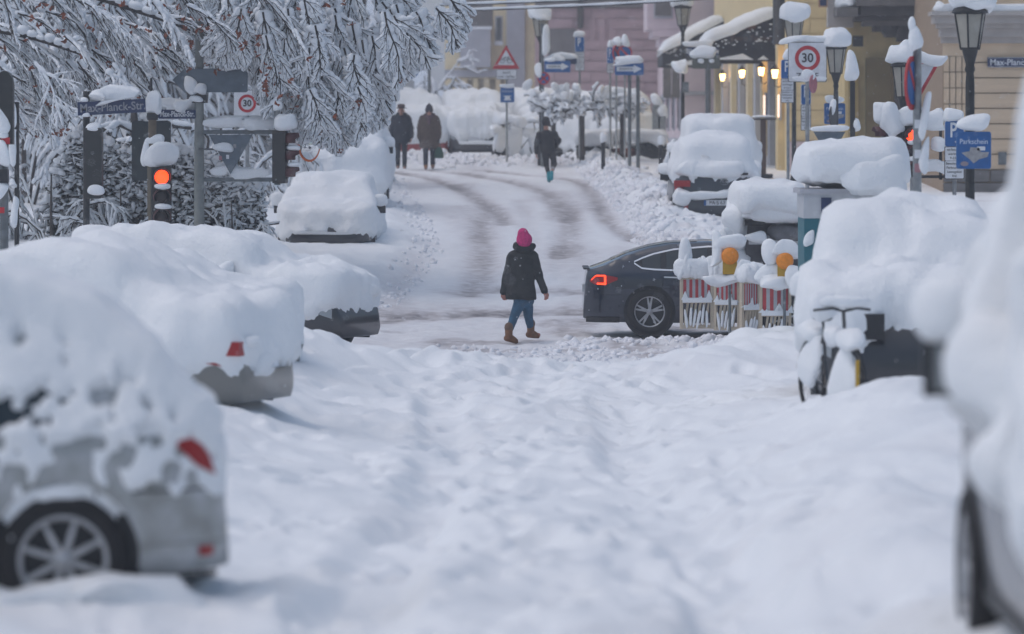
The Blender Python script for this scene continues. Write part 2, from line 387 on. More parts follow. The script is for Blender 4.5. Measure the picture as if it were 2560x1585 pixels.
# ================================================================== BUILDINGS
YEL = mat('plaster_yellow', (.76, .61, .34), .85, var=.14, vscale=1.6, bump=.15, bscale=18)
YELB = mat('block_yellow', (.78, .63, .37), .85, var=.16, vscale=1.1, bump=.2, bscale=14)
CREAM = mat('plaster_cream', (.78, .66, .43), .85, var=.12, vscale=1.2)
PINK = mat('stone_pink', (.46, .33, .34), .9, var=.2, vscale=1.3, bump=.25, bscale=12)
PALEPINK = mat('plaster_pale_pink', (.68, .57, .60), .88, var=.1, vscale=1.5, bump=.1)
GREYW = mat('plaster_grey_white', (.44, .45, .49), .85, var=.1, vscale=2)
BEIGE = mat('block_beige', (.70, .53, .36), .88, var=.14, vscale=1.4, bump=.25, bscale=16)
BEIGEJ = mat('joint_beige', (.34, .25, .17), .9, var=.1)
STONEW = mat('stone_white', (.46, .42, .39), .85, var=.12, vscale=3)
GREYST = mat('stone_grey', (.17, .16, .155), .9, var=.2, vscale=2.5, bump=.3, bscale=12)
DGREYST = mat('stone_dark', (.085, .08, .08), .9, var=.25, vscale=3, bump=.3, bscale=10)
OLIVE = mat('door_olive', (.18, .135, .055), .7, var=.15, vscale=3)
WINDOWG = mat('window_glass', (.06, .075, .09), .12, spec=.6)
WARM = mat('lamp_glow', (1.0, .62, .22), .4, emit=9)
CANDLE = mat('menu_glow', (1.0, .75, .6), .5, emit=1.6)
_ub = None
def unit_block():
    global _ub
    if _ub is None:
        bm = bmesh.new(); bmesh.ops.create_cube(bm, size=1); bmesh.ops.bevel(bm, geom=bm.edges[:] , offset=.05, segments=1, affect='EDGES')
        _ub = bpy.data.meshes.new('stone_block'); bm.to_mesh(_ub); bm.free()
    return _ub
_bm = {}
def block(parent, name, c, d, m, rz=0):
    if m.name not in _bm:
        me = unit_block().copy(); me.materials.append(m); _bm[m.name] = me
    o = bpy.data.objects.new(name, _bm[m.name]); o.location = c; o.scale = d; o.rotation_euler = (0, 0, rz)
    return setup(o, parent)
def courses(parent, x0, x1, z0, z1, y, ch, bw, m, proud=.06, joint=.035, face='Y', name='stone_block', stag=True, skip=None):
    """running-bond blocks standing proud of a wall that faces -Y (or -X when face == 'X')"""
    nz = max(1, int(round((z1 - z0) / ch))); ch = (z1 - z0) / nz
    for i in range(nz):
        xs = [x0]; s = x0 + (bw * .5 if (stag and i % 2) else bw)
        while s < x1 - bw * .3: xs.append(s); s += bw
        xs.append(x1)
        for a, b in zip(xs[:-1], xs[1:]):
            cx, cz = (a + b) / 2, z0 + ch * (i + .5)
            if skip and skip(cx, cz): continue
            pr = proud * random.uniform(.85, 1.1)
            if face == 'Y': block(parent, name, (cx, y - pr / 2, cz), (b - a - joint, pr, ch - joint), m)
            else: block(parent, name, (y - pr / 2, cx, cz), (pr, b - a - joint, ch - joint), m)
def bx(parent, name, px0, px1, py0, py1, Y, depth, m, y_off=0, bev=None):
    """box whose camera-facing side spans the given photograph measures at depth Y"""
    x0, x1, z0, z1 = PX(px0, Y), PX(px1, Y), PZ(py1, Y), PZ(py0, Y)
    return MB().box(((x0 + x1) / 2, Y + depth / 2 + y_off, (z0 + z1) / 2), (x1 - x0, depth, z1 - z0)).obj(name, m, parent)
def snowstrip(parent, x0, x1, y, z, d, h, name='snow_cover', sd=0, e=(.55, .45)):
    return MB().pillow(((x0 + x1) / 2, y, z + h * .4), (x1 - x0, d, h), e=e, noise=.12, sd=sd, flat=.5, nu=30, nf=2.2).obj(name, SNOW, parent)

# ---- far yellow house
Yb = 186.
hA = empty('apartment_house', (PX(1230, Yb), Yb, 2.4), 0, 'yellow house with a white bay window and grey corner strip beyond the parked cars', 'building')
def inA(o):
    o.parent = hA; o.location = Vector(o.location) - Vector(hA.location); return o
def Bpart(h, *a, **k):
    o = bx(None, *a, **k); o.parent = h; o.location = Vector(o.location) - Vector(h.location); return o
Bpart(hA, 'wall', 1112, 1340, -260, 330, Yb, 9, CREAM)
Bpart(hA, 'corner_strip', 1266, 1312, -260, 330, Yb - .14, .13, GREYW)
Bpart(hA, 'belt_course', 1112, 1263, 174, 193, Yb - .18, .17, GREYW)
o = Bpart(hA, 'bay_window', 1150, 1226, 72, 168, Yb - .9, .89, GREYW)
b = Bpart(hA, 'snow_cover', 1148, 1229, 66, 73, Yb - .95, .9, SNOW)
for a, c in ((1136, 1152), (1238, 1256)):
    f = Bpart(hA, 'window', a, c, 40, 108, Yb - .05, .04, GREYW); f2 = bx(None, 'pane', a + 3, c - 3, 44, 104, Yb - .08, .02, WINDOWG)
    f2.parent = f; f2.location = Vector(f2.location) - Vector(hA.location) - Vector(f.location)
    s = bx(None, 'snow_sill', a - 2, c + 2, 103, 113, Yb - .2, .14, SNOW); s.parent = f; s.location = Vector(s.location) - Vector(hA.location) - Vector(f.location)
f = Bpart(hA, 'window', 1164, 1232, -90, 66, Yb - .05, .04, GREYST)
for a in (1168, 1201):
    q = bx(None, 'pane', a, a + 28, -84, 62, Yb - .08, .02, WINDOWG); q.parent = f; q.location = Vector(q.location) - Vector(hA.location)
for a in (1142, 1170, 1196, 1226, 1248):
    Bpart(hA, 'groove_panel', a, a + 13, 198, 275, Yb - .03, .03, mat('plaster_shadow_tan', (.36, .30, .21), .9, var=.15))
for a in (1155, 1183, 1211, 1239):
    Bpart(hA, 'pilaster', a, a + 12, 196, 330, Yb - .2, .19, CREAM)

# ---- pink rusticated house at the end of the road
Yp = 182.
hB = empty('stone_house', (PX(1520, Yp), Yp, 2.4), 0, 'dusky pink stone house with banded masonry at the end of the road', 'building')
def Pp(*a, **k): return Bpart(hB, *a, **k)
Pp('wall', 1338, 1730, -260, 330, Yp, 9, PINK)
def blockset(h, px0, px1, py0, py1, Y, ch, bw, m, proud=.06, **k):
    n0 = set(COL.objects)
    courses(None, PX(px0, Y), PX(px1, Y), PZ(py1, Y), PZ(py0, Y), Y, ch, bw, m, proud, **k)
    for o in set(COL.objects) - n0: o.parent = h; o.location = Vector(o.location) - Vector(h.location)
wins = [(1474, 1484), (1500, 1510), (1526, 1536)]
def in_win(cx, cz):
    p = 1280 + cx * FPX / Yp; q = HY - (cz - CAMZ) * FPX / Yp
    return 1455 < p < 1552 and 50 < q < 112
blockset(hB, 1340, 1728, 20, 285, Yp, .46, 1.55, PINK, .07, skip=in_win)
for a, c in wins:
    f = Pp('window', a - 3, c + 3, 46, 122, Yp - .06, .05, PINK); q = bx(None, 'pane', a, c, 50, 118, Yp - .085, .02, WINDOWG); q.parent = f; q.location = Vector(q.location) - Vector(hB.location)
Pp('plinth', 1338, 1730, 286, 345, Yp - .16, .15, PALEPINK)
f = Pp('window', 1370, 1440, 72, 150, Yp - .1, .04, GREYST); q = bx(None, 'pane', 1376, 1434, 78, 146, Yp - .14, .02, WINDOWG); q.parent = f; q.location = Vector(q.location) - Vector(hB.location)
Pp('dark_band', 1338, 1730, -6, 18, Yp - .22, .2, GREYST)  # dark grey band across the upper wall
o = MB().tube([(PX(1451, Yp), Yp - .3, PZ(-200, Yp)), (PX(1451, Yp), Yp - .3, PZ(72, Yp))], .13, 10).obj('downpipe', DARKMETAL, None); o.parent = hB; o.location = -Vector(hB.location)
gp = empty('gate_pillar', (PX(1323, 160), 160, 2.5), 0, 'pink stone gate pillar with a thick snow cap beside the round no-stopping sign', 'pillar')
MB().box((0, 0, .55), (.62, .62, 1.9)).obj('shaft', PINK, gp)
MB().box((0, 0, 1.54), (.78, .78, .14)).obj('capstone', PALEPINK, gp)
MB().pillow((0, 0, 1.95), (.74, .74, .72), e=(.5, .6), noise=.07).obj('snow_cap', SNOW, gp)

# ---- pale pink corner house with oriel
Yd = 154.
hD = empty('corner_house', (6.2, Yd, 2.5), 0, 'pale pink corner house with a corbelled oriel behind the street lamp', 'building')
def D_(name, c, d, m): return MB().box(Vector(c) - Vector(hD.location), d).obj(name, m, hD)
D_('wall', (9.2, 169, 8), (6, 30, 12), PALEPINK)
for k, zc in enumerate((2.9, 4.6)): D_('band', (9.15, 169, zc), (6.14, 30.2, .14), GREYW)
for yy in (157, 162.5, 168, 174):
    f = D_('window', (6.17, yy, 4.0), (.1, 1.1, 1.5), GREYW); MB().box((6.1 - hD.location.x, yy - hD.location.y, 4.0 - hD.location.z), (.04, .9, 1.3)).obj('pane', WINDOWG, f)
for zc, dx in ((6.25, .5), (6.55, .75), (6.85, 1.0)): D_('corbel', (6.2 - dx / 2, 160, zc), (dx, 3.2 + dx, .28), PALEPINK)
D_('oriel', (5.6, 160, 9.0), (1.2, 4.2, 4.0), PALEPINK)
f = D_('window', (5.6, 157.87, 8.7), (.7, .06, 2.6), GREYW)
MB().prism([(-.3, 0), (.3, 0), (.3, 1.4), (.2, 1.8), (0, 2.05), (-.2, 1.8), (-.3, 1.4)], -.04, 0, (5.6 - 6.2, 157.83 - Yd, 7.5 - 2.5)).obj('pane', GREYST, f)
for px_ in (1668, 1690):
    xx = PX(px_, Yd - .1); D_('window', (xx, Yd - .03, PZ(198, Yd)), (.30, .05, 1.35), GREYST)

# ---- yellow corner house with the restaurant (its street side faces left)
Yc = 112.; XC = 7.25
hC = empty('restaurant_house', (XC, Yc, 2.1), 0, 'yellow block corner house with dark restaurant awnings and lit wall lanterns', 'building')
def C_(name, c, d, m, par=None): return MB().box(Vector(c) - Vector(hC.location), d).obj(name, m, par or hC)
C_('wall', (XC + 3.5, Yc + 20.5, 8), (7, 41, 12), YEL)
blockset(hC, 1279.999 + XC * FPX / Yc, 2112, -30, 352, Yc, .40, 1.15, YELB, .035, joint=.018)
C_('plinth', (PX(2060, Yc), Yc - .06, 2.45), (1.9, .14, 1.0), PALEPINK)
# street side: pilasters and openings
pil = [(114, YEL), (117.6, GREYW), (121, CREAM), (124.5, GREYW), (128.5, CREAM), (133, GREYW), (138, CREAM), (143.5, GREYW), (149, CREAM)]
for yy, m in pil: C_('pilaster', (XC - .09, yy, 4.2), (.18, 1.0, 4.2), m)
for yy in (115.8, 119.3, 126.5, 130.8, 135.5, 140.8):
    f = C_('window', (XC - .03, yy, 3.7), (.06, 1.3, 2.6), GREYW); MB().box((-.075, yy - Yc, 3.7 - 2.1), (.03, 1.05, 2.3)).obj('pane', WINDOWG, f)
MB().tube([(XC - .25, Yc - .12, 14), (XC - .25, Yc - .12, PZ(112, Yc))], .16, 10).obj('downpipe', DARKMETAL, None).parent = hC
bpy.data.objects['downpipe.001'].location = -Vector(hC.location)
# restaurant awnings
AWN = mat('awning_cloth', (.022, .026, .036), .85, var=.3, vscale=6, bump=.2)
def awning(Y0, Y1, zt, zb, proj, label, letters=False):
    e = empty('awning', (XC, (Y0 + Y1) / 2, zb), 0, label, 'awning', 'restaurant awnings')
    L = Y1 - Y0; h = zt - zb; val = .42
    mb = MB()
    V = [(0, -L / 2, h), (-proj, -L / 2, val), (-proj, -L / 2, 0), (.2, -L / 2, 0), (.02, -L / 2, h * .35)]
    V += [(x, L / 2, z) for x, y, z in V]
    mb.add(V, [(0, 1, 2, 3, 4), (9, 8, 7, 6, 5), (0, 5, 6, 1), (1, 6, 7, 2), (0, 4, 9, 5)])
    mb.obj('cloth', AWN, e)
    MB().tube([(-proj, -L / 2 - .02, 0), (.1, -L / 2 - .02, 0)], .025, 6).obj('frame_bar', DARKMETAL, e)
    # snow on the slope
    n = 26; P = []; F = []
    for i in range(n + 1):
        t = i / n; x = -proj * (1 - t) ** 1.0; zz = val + (h - val) * t
        th = .34 * min(1, 4 * t + .35) * min(1, (1 - t) * 9 + .55)
        for j, (yy, k) in enumerate([(-L / 2 - .10, .02), (-L / 2 - .12, .45), (-L / 2 - .02, .85), (-L / 4, 1.05), (L / 4, 1.05), (L / 2, .8), (L / 2 + .08, 0)]):
            P.append((x - .45 * th * k, yy, zz + th * k - .02))
    for i in range(n):
        for j in range(6): F.append((i * 7 + j, i * 7 + j + 1, (i + 1) * 7 + j + 1, (i + 1) * 7 + j))
    P = np.array(P); P[:, 2] += .05 * fbm(P * 2.2, 2, 3)
    F.append(tuple(range(7))); F.append(tuple(range(n * 7, n * 7 + 7))[::-1])
    npmesh('snow_cover', P, F, SNOW, e)
    # snow caught on the cheek and valance
    mb = MB()
    for k in range(34):
        t = random.random(); x = -proj * (.1 + .85 * t); top = val + (h - val) * (1 - (-x / proj)); z = top * random.uniform(.45, .9)
        mb.pillow((x, -L / 2 - .01, z), (random.uniform(.03, .12), .03, random.uniform(.02, .05)), noise=.2, nu=7, nv=5, sd=k)
    mb.prism([(-proj + .1, 0), (-proj * .35, .0), (-proj * .5, .17), (-proj * .62, .12)], -.06, 0, (0, -L / 2, .02))
    mb.prism([(-proj * .3, 0), (-proj * .15, 0), (-proj * .22, .12)], -.06, 0, (0, -L / 2, .02))
    mb.obj('snow_patch', SNOW, e)['kind'] = 'stuff'
    return e
a1 = awning(115.6, 121, PZ(38, 116), PZ(152, 116), 2.0, 'dark restaurant awning with faded reddish lettering and a snow roll on its slope')
TAN = mat('awning_print', (.12, .06, .045), .9)
text('lettering', 'Bistro Terrine', .20, TAN, a1, (-.78, -2.72, .60), sx=.95)
MB().lathe([(.001, 0), (.16, 0), (.16, .006), (.001, .006)], (-.78, -2.712, .98), 20, 'Y').obj('emblem', TAN, a1)
awning(146, 151, PZ(55, 147), PZ(165, 147), 2.1, 'smaller dark awning farther up the restaurant wall behind the street sign')
# wall lanterns
def lantern(px, py, X, label):
    Y = X * FPX / (px - 1280); z = PZ(py, Y)
    e = empty('wall_lantern', (X, Y, z), 0, label, 'lantern', 'lit wall lanterns on the restaurant')
    MB().lathe([(.055, -.12), (.085, .09), (.08, .10)], (0, 0, 0), 6).obj('glass', WARM, e)
    MB().lathe([(.13, .11), (.05, .2), (.015, .26)], (0, 0, 0), 8).obj('cap', DARKMETAL, e)
    MB().tube([(0, 0, -.13), (0, 0, -.32), (.1, 0, -.36), (XC - X - .1, 0, -.3)], .018, 6).obj('bracket', DARKMETAL, e)
    ld = bpy.data.lights.new('lantern_light', 'POINT'); ld.energy = 14; ld.color = (1, .6, .25); ld.shadow_soft_size = .08
    lo = bpy.data.objects.new('lantern_light', ld); COL.objects.link(lo); lo.parent = e; lo.location = (.14, -.05, .02)
lantern(1806, 193, 7.0, 'lit wall lantern left of the three brighter ones under the awning')
lantern(1855, 184, 6.98, 'brightest lit wall lantern above the standing table')
lantern(1903, 178, 7.0, 'lit wall lantern highest under the awning between two pilasters')
lantern(1937, 184, 6.95, 'lit wall lantern closest to the yellow corner')
for px in (1908, 1943):
    Y = 7.06 * FPX / (px - 1280)
    e = empty('menu_case', (7.06, Y, PZ(265, Y)), 0, 'small glowing menu case on the restaurant wall %s' % ('behind the standing table' if px == 1908 else 'next to the yellow corner'), 'menu case', 'lit menu cases')
    MB().box((0.08, 0, 0), (.06, .34, .75)).obj('case', GREYW, e); MB().box((.03, 0, 0), (.04, .26, .6)).obj('panel', CANDLE, e)
# standing table
Y = 108.; x = PX(1908, Y); g = G(x, Y)
e = empty('standing_table', (x, Y, g), 0, 'tall round standing table with snow on its top outside the restaurant', 'table')
zt = PZ(296, Y) - g
MB().lathe([(.32, zt - .04), (.34, zt - .02), (.34, zt)], n=24).obj('table_top', DARKMETAL, e)
MB().box((0, 0, zt / 2), (.14, .14, zt - .04)).obj('post', mat('wood_brown', (.10, .06, .045), .8, var=.3), e)
MB().box((0, 0, .06), (.46, .46, .1)).obj('foot', DARKMETAL, e)
MB().pillow((0, 0, zt + .035), (.64, .64, .10), e=(.8, 1), noise=.08, flat=.6).obj('snow_cap', SNOW, e)

# ---- balcony house
Ye = 108.5
hE = empty('balcony_house', (PX(2230, Ye), Ye, 2.0), 0, 'yellow house with a grey stone balcony on carved consoles', 'building')
def E_(*a, **k): return Bpart(hE, *a, **k)
E_('wall', 2112, 2372, -260, 460, Ye, 9, mat('plaster_ochre', (.70, .55, .28), .85, var=.16, vscale=2))
E_('pilaster', 2312, 2360, -260, 470, Ye - .3, .29, GREYST)
for k in range(7): E_('stone_block', 2314, 2358, 10 + k * 62, 66 + k * 62, Ye - .36, .05, GREYST)
E_('door_pillar', 2166, 2228, 146, 470, Ye - .35, .34, OLIVE)
E_('pilaster', 2122, 2146, 150, 470, Ye - .2, .19, mat('plaster_ochre2', (.40, .29, .11), .85, var=.16, vscale=2))
E_('window', 2236, 2306, 120, 470, Ye - .08, .07, GREYST)
E_('balcony_slab', 2142, 2350, -40, 14, Ye - 1.6, 1.6, GREYST)
E_('balcony_beam', 2152, 2345, 15, 38, Ye - 1.4, 1.4, DGREYST)
E_('balcony_slab', 2092, 2145, 18, 40, Ye - 1.5, 1.5, GREYST)
E_('wall_return', 2070, 2134, -120, 68, Ye - .5, .5, STONEW)
for k, (p0, y1) in enumerate(((2136, 52), (2160, 64), (2186, 78), (2214, 92), (2244, 104))):
    E_('console', p0, 2310, 38 if k == 0 else (52, 64, 78, 92)[k - 1], y1, Ye - 1.1 + .17 * k, 1.1 - .17 * k, (DGREYST, GREYST)[k % 2])
vol = MB()
for px, py, r in ((2216, 72, .22), (2250, 84, .16), (2188, 58, .14)):
    vol.lathe([(.01, -.1), (r * .4, -.12), (r * .5, -.05), (r * .8, -.1), (r, -.02), (r, .1)], (PX(px, Ye) - hE.location.x, -.75, PZ(py, Ye) - hE.location.z), 18, 'Y')
vol.obj('console_scroll', DGREYST, hE)
E_('downpipe', 2293, 2308, -200, 470, Ye - .48, .1, DARKMETAL)
E_('bracket_lamp', 2133, 2158, 90, 116, Ye - .5, .3, DARKMETAL)
mbs = MB()
mbs.pillow((PX(2112, Ye) - hE.location.x, -.8, PZ(8, Ye) - hE.location.z), (.55, 1.3, .4), noise=.15); mbs.pillow((PX(2245, Ye) - hE.location.x, -.8, PZ(-38, Ye) - hE.location.z), (2.1, 1.5, .3), e=(.5, .4), noise=.1)
mbs.obj('snow_cover', SNOW, hE)
E_('shop_plate', 2046, 2069, -30, 18, Ye - .6, .05, mat('plate_frame', (.5, .28, .16), .6)); 
q = bx(None, 'number_plate', 2050, 2066, -30, 14, Ye - .63, .02, NAVY); q.parent = hE; q.location = Vector(q.location) - Vector(hE.location)

# ---- beige banded house with the street name
Yf = 100.
hF = empty('banded_house', (PX(2450, Yf), Yf, 1.7), 0, 'beige banded corner house behind the large lamp', 'building')
def F_(*a, **k): return Bpart(hF, *a, **k)
F_('wall', 2357, 2760, -300, 480, Yf, 9, BEIGEJ)
blockset(hF, 2424, 2758, 118, 424, Yf, .36, 9, BEIGE, .05, joint=.03, stag=False)
blockset(hF, 2358, 2422, 140, 300, Yf, .36, .145, BEIGE, .05, joint=.025, stag=False)
blockset(hF, 2358, 2422, 300, 424, Yf, .36, 2, BEIGE, .05, joint=.03, stag=False)
blockset(hF, 2357, 2758, 424, 520, Yf - .06, .28, 1.1, GREYST, .06)
F_('frieze', 2357, 2760, 108, 140, Yf - .05, .05, BEIGE)
for k, (p0, a, c, d, m) in enumerate(((2330, 28, 38, .95, STONEW), (2336, 38, 58, .8, STONEW), (2345, 58, 70, .62, STONEW), (2350, 70, 92, .42, STONEW), (2353, 92, 108, .2, STONEW))):
    F_('cornice', p0, 2760, a, c, Yf - d, d - .003, m)
F_('upper_wall', 2357, 2760, -300, 27, Yf - .12, .11, BEIGE)
mbs = MB(); mbs.pillow((PX(2500, Yf) - hF.location.x, -.5, PZ(22, Yf) - hF.location.z), (3.2, .8, .2), e=(.4, .3), noise=.15, nu=40); mbs.pillow((PX(2345, Yf) - hF.location.x, -.4, PZ(22, Yf) - hF.location.z), (.22, .5, .3), noise=.1)
mbs.obj('snow_cover', SNOW, hF)
F_('vent_grille', 2496, 2516, 380, 412, Yf - .09, .03, GREYMETAL)
sg = empty('street_sign', (PX(2467, Yf), Yf - .1, PZ(156, Yf)), 0, 'navy enamel street name sign fixed on the beige banded wall', 'street sign')
MB().box((.75, -.02, 0), (1.5, .03, .235)).obj('plate', NAVY, sg)
MB().box((.75, -.037, .107), (1.47, .004, .008)).box((.75, -.037, -.107), (1.47, .004, .008)).obj('border', WHITE, sg)
text('lettering', 'Max-Planck-Str.', .20, WHITE, sg, (.055, -.04, -.005), align='LEFT', offset=.003, sx=.98)

# ---- overhead wires with snow
for k, (dz, lab) in enumerate(((0, 'upper snow-laden overhead wire across the top of the street'), (-.14, 'lower snow-laden overhead wire across the top of the street'))):
    Yw = 100 + k * .4; P = [(PX(px, Yw), Yw, PZ(py, Yw) + dz) for px, py in ((1100, 14), (1250, 9), (1400, 3), (1560, -4), (1800, -20), (2100, -45))]
    P = [Vector(p) for p in smoothcurve(P, 24)]
    e = empty('overhead_wire', P[0], 0, lab, 'wire', 'snow-laden overhead wires')
    P = [p - P[0] for p in P]
    MB().tube(P, .018, 6).obj('cable', BLACK, e)
    MB().tube([p + Vector((0, 0, .035)) for p in P], [.032 + .008 * math.sin(i * 2.1) for i in range(len(P))], 7).obj('snow_cover', SNOW, e)
# ================================================================== TREES AND SHRUBS UNDER SNOW
BARK = mat('bark', (.030, .025, .024), .9, var=.35, vscale=12)
BARKL = mat('bark_grey', (.075, .065, .06), .9, var=.35, vscale=8, bump=.4, bscale=20)
DEADLEAF = mat('dead_leaf', (.24, .065, .028), .8, var=.4, vscale=9)
EVERG = mat('evergreen_leaf', (.018, .030, .020), .6, var=.4, vscale=5)
def _unit(v): return v / np.maximum(np.linalg.norm(v, axis=-1, keepdims=True), 1e-9)
def seg_tubes(P0, P1, R0, R1, n=4):
    P0 = np.asarray(P0, float); P1 = np.asarray(P1, float); d = _unit(P1 - P0)
    ref = np.where(np.abs(d[:, 2:3]) < .9, np.array([[0, 0, 1.]]), np.array([[0, 1., 0]]))
    a = _unit(np.cross(d, ref)); b = np.cross(d, a); V = []
    for P, Rr in ((P0, R0), (P1, R1)):
        for k in range(n):
            t = 2 * math.pi * k / n; V.append(P + (a * math.cos(t) + b * math.sin(t)) * np.asarray(Rr)[:, None])
    V = np.stack(V, 1).reshape(-1, 3); m = len(P0); base = np.arange(m)[:, None] * (2 * n); F = []
    for k in range(n):
        k2 = (k + 1) % n; F.append(base + np.array([[k, k2, n + k2, n + k]]))
    return V, np.concatenate(F, 0)
def seg_snow(P0, P1, W, H, N=None, n=6, lift=1.0):
    """snow lying on twigs: fat flattened tubes on the upper side, closed at both ends"""
    P0 = np.asarray(P0, float); P1 = np.asarray(P1, float); L = np.linalg.norm(P1 - P0, axis=1, keepdims=True); d = _unit(P1 - P0)
    if N is None:
        up = np.array([[0, 0, 1.]]); N = up - (d @ up.T) * d; N = N + np.array([[0, .02, 0]])
    N = _unit(N); s = np.cross(d, N)
    V = []; W = np.asarray(W)[:, None]; H = np.asarray(H)[:, None]
    for t, k in ((-.10, .45), (.12, .95), (.6, 1.0), (1.08, .5)):
        c = P0 + (P1 - P0) * t + N * H * lift
        for j in range(n):
            a = 2 * math.pi * j / n
            V.append(c + s * W * k * math.cos(a) + N * H * k * math.sin(a))
    V = np.stack(V, 1).reshape(-1, 3); m = len(P0); q = 4 * n; base = np.arange(m)[:, None] * q; F = []
    for r in range(3):
        for j in range(n):
            j2 = (j + 1) % n; F.append(base + np.array([[r * n + j, r * n + j2, (r + 1) * n + j2, (r + 1) * n + j]]))
    for r in (0, 3):
        F.append(base + np.array([[r * n, r * n + 1, r * n + 2, r * n + 3]])); F.append(base + np.array([[r * n, r * n + 3, r * n + 4, r * n + 5]]))
    return V, np.concatenate(F, 0)
class Segs:
    def __init__(s): s.a = []; s.b = []; s.r0 = []; s.r1 = []; s.w = []; s.h = []; s.n = []
    def add(s, a, b, r0, r1, w, h, n=None):
        s.a.append(a); s.b.append(b); s.r0.append(r0); s.r1.append(r1); s.w.append(w); s.h.append(h); s.n.append(n if n is not None else (0, 0, 0))
    def make(s, e, bark, twigname='crown', snowname='snow_cover', jitter=.25, sub=True):
        loc = np.array(e.location); a = np.array(s.a) - loc; b = np.array(s.b) - loc
        V, F = seg_tubes(a, b, np.array(s.r0) * 1.25, np.array(s.r1) * 1.25); npmesh(twigname, V, F, bark, e)['kind'] = 'stuff'
        w = np.array(s.w); h = np.array(s.h); k = w > 0
        N = np.array(s.n, float)[k]; d = _unit(b[k] - a[k]); up = np.array([[0, 0, 1.]]); dn = up - (d @ up.T) * d + np.array([[0, .02, 0]])
        N = np.where((np.abs(N).sum(1) > 0)[:, None], N, dn)
        jit = 1 + jitter * rng.normal(size=k.sum())
        V, F = seg_snow(a[k], b[k], w[k] * np.clip(jit, .4, 1.7), h[k] * np.clip(jit, .5, 1.6), N); npmesh(snowname, V, F, SNOWF, e)['kind'] = 'stuff'
def vrand(k=1.0): return np.array([random.gauss(0, k), random.gauss(0, k), random.gauss(0, k)])
def grow(S_, p, d, L, r, depth, droop=.12, spread=.6, w=.03, h=.03, kids=(3, 5), step=3, flat=.6, keep=.62):
    p = Vector(p); d = Vector(d).normalized(); st = L / step; pts = [p]; g = random.gauss
    for i in range(step):
        d = d + Vector((g(0, .13), g(0, .13), g(0, .13) - droop * (i + 1) / step)); d.normalize(); q = p + d * st
        rr = r * (1 - .25 * i / step)
        k = 1.0 if depth < 3 else .8
        S_.add(tuple(p), tuple(q), rr, rr * .85, (w + rr * .9) * k, (h + rr * .6) * k); p = q; pts.append(q)
    if depth <= 0: return
    n = random.randint(*kids)
    for i in range(n):
        t = random.uniform(.25, 1.0); k = min(int(t * step), step - 1); q = pts[k] + (pts[k + 1] - pts[k]) * (t * step - k)
        side = Vector((g(0, 1), g(0, 1), g(0, 1) * flat)); side = side - d * side.dot(d)
        nd = d * .75 + side.normalized() * spread
        grow(S_, q, nd, L * keep * random.uniform(.75, 1.15), r * .58, depth - 1, droop, spread, w * .9, h * .9, kids, max(2, step - 1), flat, keep)
def leaf_cluster(mb, p, n=3, s=.05):
    for _ in range(n):
        c = np.array(p) + vrand(.03); a = _unit(vrand(1)) * s * random.uniform(.5, 1); b = _unit(np.cross(a, vrand(1))) * s * .4
        t = _unit(np.cross(a, b)) * s * .25
        mb.add([c - a, c - a * .2 + b + t, c + a, c - a * .2 - b + t], [(0, 1, 2), (0, 2, 3)])

# ---- the big overhanging tree: trunk out of frame on the left, drooping snow-laden sprays
ENV = np.array([(-60, 340), (0, 340), (120, 310), (250, 262), (380, 215), (425, 165), (520, 150), (615, 165), (640, 215), (660, 270), (700, 335), (760, 345), (800, 350), (850, 385), (890, 340), (960, 305), (985, 215), (1010, 185), (1060, 160), (1140, 115), (1180, 30), (1200, -60)])
_EX = np.interp(np.arange(-400, 1300, 5), ENV[:, 0], ENV[:, 1]).tolist()
def out(p):
    px = 1280 + p[0] * FPX / p[1]; py = HY - (p[2] - CAMZ) * FPX / p[1]
    return px > 1185 or py > _EX[min(max(int((px + 400) / 5), 0), 339)] + 6
def spray(S_, p, a, L, r, nrm, lv=2, w=.055, h=.035):
    """flat drooping fan of twigs in the plane across nrm, snow on its upper (nrm) side"""
    a = Vector(a).normalized(); nrm = Vector(nrm); nrm = (nrm - a * nrm.dot(a)).normalized(); b = nrm.cross(a)
    n = (3, 4, 6)[lv]; st = L / n; p = Vector(p); d = a.copy(); side = random.choice((-1, 1)); g = random.gauss; tn = tuple(nrm)
    for i in range(n):
        if out(p): break
        d = d + b * g(0, .16) + nrm * g(0, .06); d.z -= .11; d.normalize(); q = p + d * st
        k = 1 - .55 * i / n
        S_.add(tuple(p), tuple(q), r * k, r * k * .85, w * (1.15 - .75 * i / n), h * (1.1 - .4 * i / n), tn)
        if lv > 0:
            for s in ((side,) if random.random() < .35 else (side, -side)):
                ang = random.uniform(.2, .72); nd = d * math.cos(ang) + b * (s * math.sin(ang))
                spray(S_, p + (q - p) * random.uniform(.3, .9), nd, L * (.58 if lv == 2 else .5) * random.uniform(.35, 1.2) * (1 - .4 * i / n), r * .5, nrm, lv - 1, w * .70, h * .8)
            side = -side
        p = q
    return np.array(p)
Yt = 74.
tree = empty('beech_tree', (-12.2, 77, G(-12.2, 77) - .1), 0, 'big snow-laden tree whose twigs droop over the upper left street', 'tree')
tl = np.array(tree.location)
mbt = MB()
trunk = smoothcurve([(-12.2, 77, tl[2]), (-12.1, 77, 3), (-11.8, 76.6, 6), (-11.2, 76, 9), (-11, 76, 12)], 16)
mbt.tube([p - tl for p in trunk], list(np.linspace(.36, .16, 16)), 10); mbt.obj('trunk', BARKL, tree)
